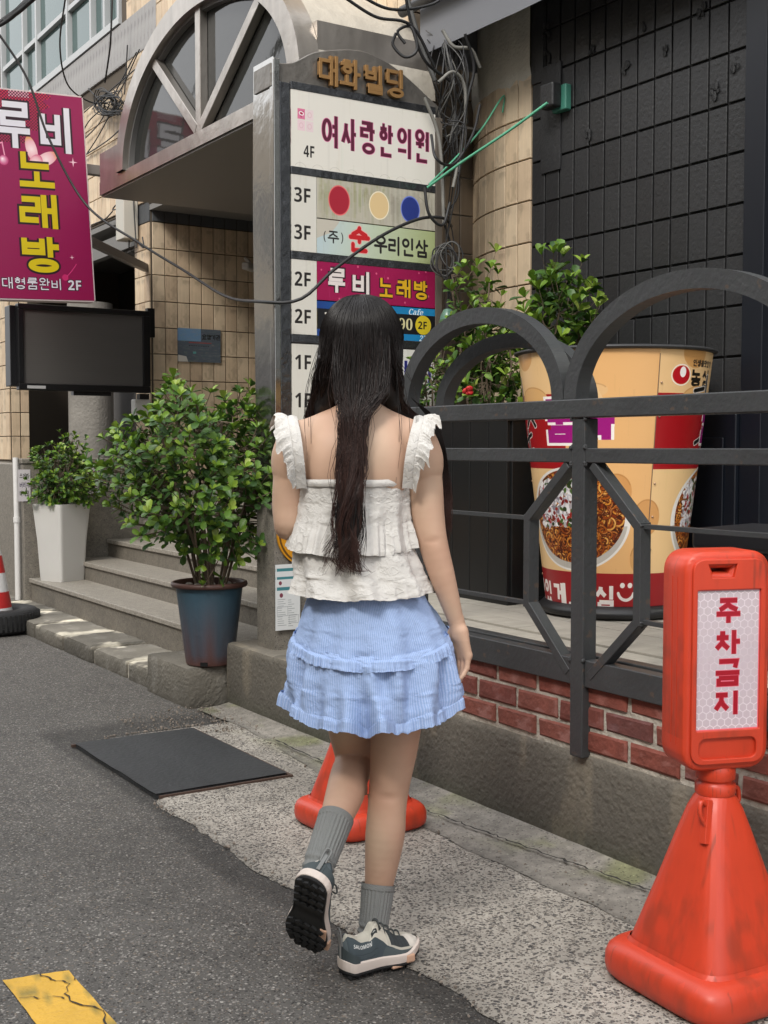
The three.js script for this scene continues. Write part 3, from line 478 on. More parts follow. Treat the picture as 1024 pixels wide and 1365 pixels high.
{
  const b = thing('tiled_building', 'beige tiled old building with a recessed entrance, upstairs window and side piers', 'building', V(0, 0, 0));
  const px = TW + TG, py = TH + TG;
  const wz0 = -13.55, wz1 = -9.95, wy0 = 4.82, wy1 = 7.4, YC = 3.24;
  part('wall', [span(XF, XF + 0.3, YC, wy0, -18, Z_END), span(XF, XF + 0.3, wy1, 10, -18, Z_END), span(XF, XF + 0.3, wy0, wy1, -18, wz0), span(XF, XF + 0.3, wy0, wy1, wz1, Z_END), span(XF + 0.302, 10, YC, 10, Z_END - 0.3, Z_END), span(5.7, 10, 0, YC - 0.002, Z_END - 0.3, Z_END),
    span(XF + 0.01, 5.8, 0, YC - 0.002, ZP - 0.32, ZP), span(4.9, 5, 0, YC - 0.002, -13, ZP - 0.322), span(XF, 5, 0, YC - 0.002, -18, -13.002)], groutMat, b);
  part('back_wall', [span(5.62, 5.695, 0, YC - 0.004, ZP + 0.002, Z_END - 0.002)], concreteMat, b);
  part('ceiling', [span(XF + 0.005, 5.7, YC - 0.05, YC - 0.004, -13, Z_END)], mat(0.2, 0.195, 0.185, 0.7), b);
  // upper front tiles, and the flank, the shade of the gap put into its tile colour
  const list = [], flank = [], R = rngOf(7);
  for (let c = 0; c < 110; c++) for (let r = 0; r < 30; r++) {
    const z = Z_END - 0.06 - c * px, y = YC + 0.02 + r * py + py / 2; if (z < -17 || y > 8.4) continue;
    if (z > wz0 - 0.1 && z < wz1 + 0.1 && y > wy0 - 0.42 && y < wy1 + 0.1) continue;
    if (z > -9.7 && y > 5.6) continue;
    list.push(rotM(-Math.PI / 2 + (R() - 0.5) * 0.01, XF - 0.0005, y, z));
  }
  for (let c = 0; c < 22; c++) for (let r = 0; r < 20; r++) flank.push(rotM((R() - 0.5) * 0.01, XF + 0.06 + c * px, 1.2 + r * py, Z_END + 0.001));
  part('tile_cladding', [tilesMerged(list, 8, clayCols)], clayVC, b, 'stuff');
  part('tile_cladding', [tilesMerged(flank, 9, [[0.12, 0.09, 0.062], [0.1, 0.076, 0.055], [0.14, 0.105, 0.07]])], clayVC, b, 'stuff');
  // grey ribbed band under the window
  const rib = new THREE.MeshStandardMaterial({ map: clayMap, color: lin(0.36, 0.35, 0.34), roughness: 0.7 }), ribs = [];
  for (let z = wz0 - 0.3; z < wz1 + 0.75; z += 0.076) ribs.push(chamfer(0.07, 0.34, 0.018, 0.003).applyMatrix4(rotM(-Math.PI / 2, XF, wy0 - 0.18, z)));
  part('window_band', ribs, rib, b);
  // pier with the plaque, tile by tile
  for (let c = 0; c < 15; c++) for (let r = 0; r < 11; r++) {
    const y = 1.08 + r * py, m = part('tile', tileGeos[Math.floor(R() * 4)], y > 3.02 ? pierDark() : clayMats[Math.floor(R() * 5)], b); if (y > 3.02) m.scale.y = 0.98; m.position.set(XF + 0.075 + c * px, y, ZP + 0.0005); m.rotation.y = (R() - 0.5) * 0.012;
  }
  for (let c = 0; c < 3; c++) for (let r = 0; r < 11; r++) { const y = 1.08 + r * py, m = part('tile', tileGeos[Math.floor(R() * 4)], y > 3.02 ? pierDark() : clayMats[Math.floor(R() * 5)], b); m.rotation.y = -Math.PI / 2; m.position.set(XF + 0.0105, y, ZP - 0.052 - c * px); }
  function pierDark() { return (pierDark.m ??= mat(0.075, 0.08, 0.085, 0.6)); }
  part('wall_base', [span(XF + 0.0, 5.6, 0, 0.968, ZP + 0.0008, ZP + 0.015)], graniteMat, b);
  // dark doorway between the piers
  part('door_recess', [span(4.86, 4.898, 0.3, YC - 0.06, -12.99, ZP - 0.33)], mat(0.045, 0.045, 0.045, 0.7), b);
  part('door_frame', [span(4.8, 4.855, 0.3, 2.6, -11.2, -11.14), span(4.8, 4.855, 0.3, 2.6, -10.1, -10.04), span(4.8, 4.855, 2.5, 2.56, -11.138, -10.102)], mat(0.02, 0.02, 0.02, 0.5), b);
  part('shutter_box', [...[0, 1, 2, 3, 4, 5].map((i) => bar(V(XF + 0.05, 2.95 - i * 0.001, -9.75 - i * 0.11), V(4.7, 2.62, -9.75 - i * 0.11), 0.09, 0.03, V(0, 0, 1))), span(XF + 0.02, XF + 0.09, 2.96, 3.1, -12.9, -9.75)], mat(0.17, 0.165, 0.155, 0.6), b);
  part('column', [cyl(0.2, 0.2, 1.4, 3.75, 1.87, -10.75, 32)], concreteMat, b);
  part('lobby_wall', [span(4.2, 4.26, 1.17, 2.3, -11.9, ZP - 0.325)], mat(0.13, 0.125, 0.12, 0.8), b);
  // left pier
  part('left_pier', [span(3.1, 3.27, 1.15, 3.1, -13.2, -11.02)], groutMat, b);
  for (let r = 0; r < 9; r++) { for (let c = 0; c < 2; c++) { const m = part('tile', tileGeos[r % 4], clayMats[(r + c) % 5], b); m.scale.x = 0.72; m.position.set(3.1 + 0.045 + c * 0.082, 1.27 + r * py, -11.0195); } for (let c = 0; c < 8; c++) { const m = part('tile', tileGeos[(r + c) % 4], clayMats[(r * 3 + c) % 5], b); m.rotation.y = -Math.PI / 2; m.position.set(3.0995, 1.27 + r * py, -11.07 - c * px); } }
  // granite plinth that ends the steps
  part('plinth', [rspan(2.72, 3.1, 0.0, 1.15, ZP - 0.2, ZP + 0.04, 0.006), rspan(3.105, 3.776, 0, 1.15, ZP - 0.2, ZP + 0.041, 0.006), rspan(2.71, 3.77, 1.153, 1.19, ZP - 0.21, ZP + 0.05, 0.006), rspan(2.72, 2.9, 0, 1.148, -13, ZP - 0.205, 0.006), rspan(3.0, 3.3, 0, 1.147, -13.2, -11.0, 0.006)], (graniteDark()), b);
  function graniteDark() { const m = graniteMat.clone(); m.vertexColors = false; m.color = lin(0.74, 0.72, 0.68); return (graniteDark.m ??= m); }
  part('drain_pipe', [tube([V(2.685, 0.05, -9.42), V(2.685, 0.7, -9.42), V(2.685, 1.2, -9.43)], 0.022, 12, 10), cyl(0.027, 0.027, 0.04, 2.685, 0.72, -9.42, 12)], mat(0.72, 0.71, 0.69, 0.5), b);
  // upstairs window
  const fr = mat(0.42, 0.43, 0.43, 0.45), gl = new THREE.MeshStandardMaterial({ color: lin(0.065, 0.11, 0.105), roughness: 0.05, metalness: 0.0, bumpMap: coarseBump, bumpScale: 0.0002 });
  const win = part('window', [span(XF - 0.03, XF + 0.1, wy0, wy0 + 0.06, wz0, wz1), span(XF - 0.01, XF + 0.1, wy0 + 0.5, wy0 + 0.545, wz0 + 0.061, wz1 - 0.061), span(XF - 0.03, XF + 0.1, wy1 - 0.06, wy1, wz0, wz1), ...[wz0, -12.75, -12.3, -11.35, -10.7, -10.35, wz1 - 0.06].map((z, i) => span(XF - 0.015 - i * 0.001, XF + 0.095, wy0 + 0.0605, wy1 - 0.0605, z, z + 0.042))], fr, b);
  part('pane', [span(XF + 0.03, XF + 0.04, wy0 + 0.062, wy0 + 0.498, wz0 + 0.07, wz1 - 0.07), span(XF + 0.03, XF + 0.04, wy0 + 0.562, wy1 - 0.062, wz0 + 0.07, wz1 - 0.07)], gl, win);
  part('blind', [span(XF + 0.0, XF + 0.028, wy0 + 0.562, wy1 - 0.062, -11.29, -10.7)], mat(0.19, 0.18, 0.165, 0.8), win);
  part('room', [span(XF + 0.31, XF + 0.33, wy0 - 0.2, wy1 + 0.2, wz0 - 0.2, wz1 + 0.2)], mat(0.1, 0.1, 0.1, 0.9), b);
  part('meter_box', [rspan(XF - 0.14, XF - 0.012, 2.98, 3.42, -9.78, -9.6, 0.01)], mat(0.5, 0.48, 0.42, 0.6), b);
}
// steps of granite slabs
{
  const s = struct('steps', [span(2.78, 5.6, 0, 0.235, ZP + 0.06, -5.3)], concreteMat);
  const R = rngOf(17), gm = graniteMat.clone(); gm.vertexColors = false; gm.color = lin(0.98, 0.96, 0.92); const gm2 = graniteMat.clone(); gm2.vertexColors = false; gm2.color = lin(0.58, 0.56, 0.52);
  const rise = 0.138;
  for (let k = 0; k < 5; k++) {
    const x = 2.75 + 0.31 * k, top = 0.272 + rise * k, zs = [ZP + 0.055, -8.3, -7.15, -6.2, -5.32];
    if (k) part('core', [span(x + 0.02, 5.6, top - rise - 0.03, top - 0.033, ZP + 0.06, -5.3)], concreteMat, s);
    for (let i = 0; i < 4; i++) {
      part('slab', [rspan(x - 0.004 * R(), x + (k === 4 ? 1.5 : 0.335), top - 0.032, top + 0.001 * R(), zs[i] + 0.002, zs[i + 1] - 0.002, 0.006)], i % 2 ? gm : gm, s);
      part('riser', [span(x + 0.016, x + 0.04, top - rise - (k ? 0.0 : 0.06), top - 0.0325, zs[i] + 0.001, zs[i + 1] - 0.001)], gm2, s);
    }
  }
}
// kerb stones at the foot of the steps, and the block under the blue pot
{
  const kerbMat = new THREE.MeshStandardMaterial({ map: wallTex(171, [0.24, 0.22, 0.18], [0.11, 0.1, 0.085], [0.33, 0.31, 0.27]), roughness: 0.92, bumpMap: noiseBump, bumpScale: 0.006, vertexColors: true });
  const k = struct('kerb', [span(2.43, 2.77, 0.0, 0.075, -10.6, -6.0)], mortarMat);
  const zs = [-10.6, -9.95, -9.3, -8.72, -8.1, -7.5, -6.95, -6.4, -6.02]; 
  for (let i = 0; i + 1 < zs.length; i++) part('kerb_stone', [roughBlock(2.405 + 0.01 * hash(i, 2, 3), 2.775, -0.02, 0.097 + 0.006 * hash(i, 1, 3), zs[i] + 0.014, zs[i + 1] - 0.012, 0.03, 0.007, 172 + i, 0.016)].map((g) => tint(g, (x, y, z) => { const top = y > 0.085 ? 1 : 0, e = Math.min(z - zs[i], zs[i + 1] - z), m = sstep(0.085 - e + 0.34 * (fbm(x * 9, z * 9 + 90, 176, 4) - 0.5), 0, 0.06) * top * (0.55 + 0.45 * hash(i, 5, 5)), q = 0.75 + 0.4 * hash(i, 6, 5); return [q * 0.9 + 3.2 * m, q * 0.9 + 3.2 * m, q * 0.9 + 3.1 * m]; })), kerbMat, k);
// (mortar is part of the stone tone)
  part('kerb_block', [tint(roughBlock(2.38, 2.77, -0.02, 0.2, -6.02, -5.475, 0.03, 0.006, 190, 0.014), () => [0.85, 0.85, 0.85])], kerbMat, k);
}
// arched canopy
{
  const c = thing('entrance_canopy', 'grey metal entrance canopy with a glazed arch and radiating bars above the steps', 'canopy', V(XC, 0, 0));
  const zL = onX(133, 258, XC).z, zR = -5.42, yB = onX(262, 196, XC).y, yT = onX(262, 176, XC).y, D = XF - XC - 0.012;
  const sL = onX(167, 223, XC).z, sR = onX(388, 81, XC).z, zc = (sL + sR) / 2, hw = (sR - sL) / 2, rise = onX(300, -18, XC).y - yT, th = 0.125;
  part('beam', [span(0, 0.1, yB, yT, zL, zR)], steelBrushed, c);
  part('soffit', [span(0.012, D + 0.6, yB - 0.014, yB - 0.002, zL + 0.02, zR - 0.02)], mat(0.2, 0.19, 0.178, 0.45), c);
  part('end_wall', [span(0.102, D, yB, yT + 0.3, zR - 0.05, zR)], steelBrushed, c); part('end_wall', [span(0.102, D, yB, yT + 0.18, zL, zL + 0.03)], steelBrushed, c);
  part('fascia', [span(0.004, 0.098, yT + 0.001, yT + 0.2, zL, sL - 0.09)], steelBrushed, c);
  const P = (a, k, x) => V(x, yT + Math.max(0, Math.sin(a)) * (rise + k), zc + Math.cos(a) * (hw + k));
  const ringPts = (k0, k1, x0, x1) => toCreasedNormals(grid(60, 4, (u, v) => { const a = Math.PI * v, i = Math.floor(u * 4 + 0.5) % 4; return P(a, i === 0 || i === 3 ? k0 : k1, i < 2 ? x0 : x1); }, true), 0.5);
  part('arch', [uvBox(ringPts(0, th, -0.02, 0.1))], steelBrushed, c);
  part('arch_lip', [uvBox(ringPts(-0.022, 0, 0.02, 0.07))], mat(0.16, 0.155, 0.15, 0.5), c);
  const mull = (a, b, w) => bar(a, b, w, 0.05, V(0, 0.001, 1));
  const zm = onX(263, 180, XC).z, topOf = (z, k = 0) => yT + (rise + k) * Math.sqrt(Math.max(0, 1 - ((z - zc) / hw) ** 2));
  part('mullion', [mull(V(0.03, yT, zm), V(0.03, topOf(zm), zm), 0.07)], steelBrushed, c);
  const dl = onX(203, 95, XC), dr = onX(343, 8, XC);
  part('mullion', [mull(V(0.028, yT + 0.02, zm - 0.03), V(0.028, topOf(dl.z), dl.z), 0.065)], steelBrushed, c);
  part('mullion', [mull(V(0.026, yT + 0.02, zm + 0.03), V(0.026, topOf(dr.z), dr.z), 0.065)], steelBrushed, c);
  const sh = new THREE.Shape(); for (let i = 0; i <= 40; i++) { const p = P(Math.PI * i / 40, -0.005, 0); i ? sh.lineTo(p.z, p.y) : sh.moveTo(p.z, p.y); }
  const pane = new THREE.ShapeGeometry(sh); { const p = pane.attributes.position; for (let i = 0; i < p.count; i++) p.setXYZ(i, 0.055, p.getY(i), p.getX(i)); } pane.deleteAttribute('normal'); pane.computeVertexNormals();
  part('pane', [uvBox(pane)], darkGlass, c);
  part('vault', [uvBox(grid(40, 8, (u, v) => P(Math.PI * v, th * 0.9, lerp(0.1, D + 0.02, u))))], new THREE.MeshStandardMaterial({ map: grimeGray(0.5, 0.46, 0.39, 150, 0.25), roughness: 0.5, metalness: 0.25, side: THREE.DoubleSide, bumpMap: coarseBump, bumpScale: 0.004 }), c);
}
// ---------------------------------------------------------------- sign tower, hanging sign, screen, notices
const sheetMat = (tex, rough = 0.45, more = {}) => new THREE.MeshStandardMaterial({ map: tex, roughness: rough, side: THREE.DoubleSide, ...more });
const INK = '#23201f';
function grime(x, w, h, seed, n = 60, a = 0.05) {
  const R = rngOf(seed);
  for (let i = 0; i < n; i++) { const px = R() * w, t = R() * R() * h * 0.7, l = 4 + R() * 30; x.fillStyle = `rgba(${90 + R() * 50},${85 + R() * 40},${55 + R() * 30},${a * R()})`; x.fillRect(px, R() < 0.6 ? 0 : h - t, 1 + l * R(), t); }
}
{
  const Z = -5.08, t = thing('sign_tower', 'tall sign tower listing tenants by floor, with bronze letters on an arched top', 'sign', V(2.65, 0, Z));
  const Pz = (px, py) => onZ(px, py, Z).sub(t.position), W = onZ(588, 400, Z).x - 2.65, x0 = Pz(388, 300).x, x1 = Pz(579, 300).x;
  const yTop = Pz(388, 117).y, graniteP = graniteMat.clone(); graniteP.vertexColors = false; graniteP.color = lin(0.62, 0.61, 0.58);
  part('base', [roughBlock(0.0, W, HB - 0.01, 1.02, -0.19, -0.005, 0.05, 0.002, 200, 0.008)], graniteP, t);
  part('core', [span(0.012, W - 0.01, 1.02, yTop + 0.02, -0.185, -0.03)], mat(0.04, 0.042, 0.045, 0.4, { metalness: 0.6 }), t);
  part('side_plate', [uvBox(grid(20, 4, (u, v) => V(0.002 + 0.004 * Math.sin(v * 7 + u), lerp(1.02, yTop + 0.13, v), lerp(-0.2, 0.0, u))))], chromeMat, t);
  // vertical trims beside the panels
  const trim = new THREE.MeshStandardMaterial({ color: lin(0.15, 0.155, 0.165), metalness: 0.85, roughness: 0.22, bumpMap: coarseBump, bumpScale: 0.004 });
  part('trim', [rspan(0.0, 0.034, 1.02, yTop + 0.12, -0.03, 0.012, 0.004)], chromeMat, t); part('trim', [rspan(0.036, x0 - 0.004, 1.02, yTop + 0.02, -0.03, 0.004, 0.003)], trim, t); part('trim', [rspan(x1 + 0.003, W, 1.02, yTop - 0.02, -0.03, 0.01, 0.003)], mat(0.12, 0.1, 0.08, 0.6), t);
  // arched title board
  const out = [[363, 118], [363, 84], [390, 84], [418, 71], [440, 67.5], [464, 66.5], [482, 68], [505, 77], [527, 90], [550, 109], [573, 131], [585, 142], [585, 160]].map(([a, b]) => Pz(a, b));
  const sh = new THREE.Shape(); sh.moveTo(0.0, yTop - 0.0); sh.lineTo(0.0, out[1].y); const cv = new THREE.CatmullRomCurve3(out.slice(1, 12).map((p) => V(p.x, p.y, 0))); for (const p of cv.getPoints(50)) if (p.x > 0.001) sh.lineTo(p.x, p.y); sh.lineTo(W, out[12].y); sh.lineTo(W, yTop - 0.0); sh.closePath();
  const bd = uvBox(new THREE.ExtrudeGeometry(sh, { depth: 0.17, bevelEnabled: true, bevelSize: 0.004, bevelThickness: 0.004, bevelSegments: 1 }).translate(0, 0, -0.18));
  const board = part('title_board', [bd], new THREE.MeshStandardMaterial({ map: grimeGray(0.2, 0.185, 0.165, 203, 0.3), metalness: 0.55, roughness: 0.35, bumpMap: coarseBump, bumpScale: 0.003 }), t);
  const brass = new THREE.MeshStandardMaterial({ color: lin(0.42, 0.235, 0.09), metalness: 0.6, roughness: 0.45 });
  [['대', 436, 95], ['화', 465, 100], ['빌', 497, 108], ['딩', 525, 113]].forEach(([ch, a, b]) => { const p = Pz(a, b), m = part('letter', letter3D(ch, 0.108, 0.14, 0.017, 0.022), brass, board); m.position.set(p.x, p.y, 0.0); });
  const rail = (py, h) => part('rail', [rspan(x0 - 0.003, x1 + 0.002, Pz(388, py).y - h / 2, Pz(388, py).y + h / 2, -0.028, 0.0085, 0.003)], trim, t);
  rail(113.5, 0.036); rail(226.5, 0.036); rail(340, 0.036); rail(451, 0.04);
  const panel = (py0, py1, xa, xb, z, tex, name = 'panel', rough = 0.45) => { const a = Pz(388, py0).y, b = Pz(388, py1).y; return part(name, [new THREE.BoxGeometry(xb - xa, a - b, 0.012).translate((xa + xb) / 2, (a + b) / 2, z)], sheetMat(tex, rough), t); };
  const xs = x0 + (x1 - x0) * 0.163, FW = 1024;
  // fourth floor
  panel(118, 222, x0, x1, 0.0, canvasTex(FW, 460, (x, w, h) => {
    x.fillStyle = '#e2ded4'; x.fillRect(0, 0, w, h); grime(x, w, h, 1);
    x.strokeStyle = 'rgba(120,115,100,.35)'; x.lineWidth = 2; for (let i = 0; i < 9; i++) { x.beginPath(); x.arc(60 + i * 118, h + 10, 40, 3.6, 5.9); x.stroke(); }
    const sq = (a, b, c) => { x.fillStyle = c; x.fillRect(a, b, 50, 62); }; sq(42, 110, '#d97a9c'); sq(98, 110, '#e6d3d4'); sq(42, 178, '#e8cdd2'); sq(98, 178, '#e4d0d2'); x.fillStyle = '#b01c4c'; x.beginPath(); x.moveTo(50, 125); x.lineTo(84, 122); x.lineTo(66, 165); x.fill(); x.strokeStyle = '#f7eeee'; x.lineWidth = 6; x.beginPath(); x.ellipse(68, 138, 14, 10, 0.3, 0, 7); x.stroke(); x.strokeStyle = '#dcb7bd'; x.lineWidth = 4; for (const [a, b] of [[123, 141], [67, 209], [123, 209]]) { x.beginPath(); x.ellipse(a, b, 12, 15, 0, 0, 7); x.stroke(); }
    hangul(x, '여사랑한의원', 208, 110, 108, 216, [['#e48ab0', 30], ['#5c1c36', 22]], 133, 0, 'butt');
    x.save(); x.translate(82, 392); x.scale(0.72, 1); x.font = 'bold 96px sans-serif'; x.fillStyle = INK; x.fillText('4F', 0, 0); x.restore();
  }));
  // floor number strip
  const strip = (py0, py1, marks) => panel(py0, py1, x0, xs, 0.0005, canvasTex(160, 420, (x, w, h) => { x.fillStyle = '#d8d5cb'; x.fillRect(0, 0, w, h); grime(x, w, h, py0, 20); x.font = 'bold 92px sans-serif'; x.fillStyle = INK; for (const [s, yy] of marks) { x.save(); x.translate(14, yy); x.scale(1.12, 1.2); x.fillText(s, 0, 0); x.restore(); } }));
  strip(232, 334, [['3F', 150], ['3F', 355]]); strip(345, 445, [['2F', 150], ['2F', 360]]); strip(458, 560, [['1F', 140], ['1F', 350]]);
  panel(232, 286, xs + 0.002, x1, 0.0, canvasTex(FW, 256, (x, w, h) => {
    x.fillStyle = '#b9b4a4'; x.fillRect(0, 0, w, h); const R = rngOf(4);
    for (let i = 0; i < 500; i++) { const px = R() * w; x.fillStyle = px < w * 0.6 && R() < 0.7 ? `rgba(110,115,45,${0.1 * R()})` : `rgba(95,88,75,${0.09 * R()})`; x.fillRect(px, R() * h * 0.5 - 30, 2 + R() * 26, R() * h); }
    [['#a51a30', 185], ['#dcc08e', 525], ['#1b2f7d', 800]].forEach(([c, px], i) => { x.fillStyle = i === 0 ? '#e26a6a' : i === 1 ? '#efe3c6' : '#6d7fd0'; x.beginPath(); x.ellipse(px, 130, 90 - i * 2, 98 - i * 4, 0, 0, 7); x.fill(); x.fillStyle = c; x.beginPath(); x.ellipse(px, 130, 82 - i * 2, 90 - i * 4, 0, 0, 7); x.fill(); });
    x.strokeStyle = 'rgba(90,85,75,.5)'; x.lineWidth = 3; x.beginPath(); x.moveTo(880, 40); x.quadraticCurveTo(960, 80, 1020, 150); x.stroke();
  }), 'panel', 0.7);
  panel(287.5, 334, xs + 0.002, x1, 0.0, canvasTex(FW, 230, (x, w, h) => {
    const g = x.createLinearGradient(0, 0, w, h); g.addColorStop(0, '#b9cbd2'); g.addColorStop(0.35, '#c3cfbe'); g.addColorStop(1, '#a9b47c'); x.fillStyle = g; x.fillRect(0, 0, w, h); grime(x, w, h, 5, 40, 0.08);
    x.fillStyle = '#c4beb0'; x.beginPath(); x.moveTo(0, 0); x.lineTo(190, 0); x.quadraticCurveTo(150, 60, 100, 92); x.quadraticCurveTo(50, 110, 0, 130); x.fill();
    x.fillStyle = INK; x.font = '84px sans-serif'; x.fillText('(', 52, 138); x.fillText(')', 196, 138); hangul(x, '주', 88, 70, 96, 88, [[INK, 11]], 90, 0, 'round');
    hangul(x, '순', 270, 20, 170, 180, [['#efa3a0', 40], ['#c42128', 30]], 100, 0, 'round'); hangul(x, '우리인삼', 482, 64, 112, 130, [[INK, 18]], 122, 0, 'round');
  }));
  // second floor
  panel(345, 397, xs + 0.002, x1, 0.001, canvasTex(FW, 270, (x, w, h) => {
    x.fillStyle = '#9c0f4c'; x.fillRect(0, 0, w, h); const R = rngOf(9); x.strokeStyle = 'rgba(240,150,180,.35)'; x.lineWidth = 2; for (let i = 0; i < 14; i++) { x.beginPath(); const a = R() * w, b = R() * h; x.moveTo(a, b); x.lineTo(a + 60 * (R() - 0.5), b + 160 * (R() - 0.5)); x.stroke(); x.fillStyle = 'rgba(240,120,150,.7)'; x.beginPath(); x.arc(R() * w, R() * h, 4 + R() * 5, 0, 7); x.fill(); }
    hangul(x, '루비', 82, 36, 160, 190, [['#201018', 46], ['#e6dcd8', 26]], 214, 0, 'butt'); hangul(x, '노래방', 520, 66, 130, 150, [['#201018', 38], ['#e0b020', 20]], 156, 0, 'butt');
  }));
  const cafe = canvasTex(FW, 256, (x, w, h) => {
    const g = x.createLinearGradient(0, 0, w, 0); g.addColorStop(0, '#1d3f86'); g.addColorStop(0.5, '#1a78b0'); g.addColorStop(1, '#1d86bd'); x.fillStyle = g; x.fillRect(0, 0, w, h);
    x.fillStyle = '#dfeaf0'; x.font = 'italic bold 60px serif'; x.fillText('Cafe', 780, 52); x.fillText('2F', 880, 246);
    x.fillStyle = '#16161a'; x.fillRect(0, 52, w, 148); x.font = 'bold 118px serif'; x.fillStyle = '#d9d4c8'; hangul(x, '팝', 62, 74, 100, 108, [['#d9d4c8', 14]]); x.fillStyle = '#d8cf9e'; x.fillText('7090', 560, 168); x.fillStyle = '#d9c22a'; x.beginPath(); x.ellipse(918, 126, 72, 72, 0, 0, 7); x.fill(); x.fillStyle = '#16161a'; x.font = 'bold 80px sans-serif'; x.fillText('2F', 868, 156);
  });
  panel(398.5, 447, xs + 0.002, x1, 0.0005, cafe);
  // first floor
  panel(458, 560, xs + 0.002, x1, 0.0, canvasTex(FW, 512, (x, w, h) => {
    x.fillStyle = '#d9d7d0'; x.fillRect(0, 0, w, h); grime(x, w, h, 12, 40);
    hangul(x, '참치', 640, 70, 170, 190, [['#b9bade', 34], ['#20226a', 24]], 200, 0, 'butt'); hangul(x, '예약환영', 640, 318, 60, 62, [[INK, 9]], 72); x.fillStyle = '#8e1c24'; x.fillRect(0, 395, w, 117); x.font = 'bold 92px sans-serif'; x.fillStyle = '#c99a90'; x.fillText('LINE', 700, 488);
  }));
  // round yellow plate and the leaflet on the granite
  const yp = Pz(392, 711); part('round_plate', [new THREE.CylinderGeometry(0.155, 0.155, 0.012, 48).rotateX(Math.PI / 2).translate(yp.x + 0.06, yp.y, 0.008)], sheetMat(canvasTex(256, 256, (x, w, h) => { x.fillStyle = '#c98a12'; x.fillRect(0, 0, w, h); x.strokeStyle = '#5d3c08'; x.lineWidth = 8; x.beginPath(); x.arc(128, 128, 118, 0, 7); x.stroke(); x.fillStyle = '#3a2a10'; for (let i = 0; i < 3; i++) x.fillRect(70, 150 + i * 20, 116, 8); })), t);
}
{
  const p = onZ(367, 753, -5.072), q = onZ(400, 838, -5.072), o = tag(part('leaflet', [new THREE.BoxGeometry(q.x - p.x, p.y - q.y, 0.003).translate(0, 0, 0)], sheetMat(canvasTex(256, 512, (x, w, h) => {
    x.fillStyle = '#d3d6d6'; x.fillRect(0, 0, w, h); const R = rngOf(3); x.fillStyle = '#3f7f86'; x.fillRect(14, 30, 228, 24); x.fillRect(14, 96, 228, 20); x.fillRect(14, 176, 150, 26); x.fillStyle = '#7b3a4a'; x.beginPath(); x.arc(50, 145, 16, 0, 7); x.arc(60, 240, 18, 0, 7); x.fill(); x.fillStyle = '#70777c'; for (let i = 0; i < 26; i++) x.fillRect(20 + (i % 2) * 110, 270 + i * 8.4, 30 + R() * 70, 3); x.strokeStyle = '#8a9094'; x.lineWidth = 3; x.strokeRect(16, 330, 110, 70); x.strokeRect(140, 400, 100, 60);
  }), 0.6)), 'paper leaflet taped on the granite foot of the sign tower', 'leaflet');
  o.position.set((p.x + q.x) / 2, (p.y + q.y) / 2, -5.0715);
}
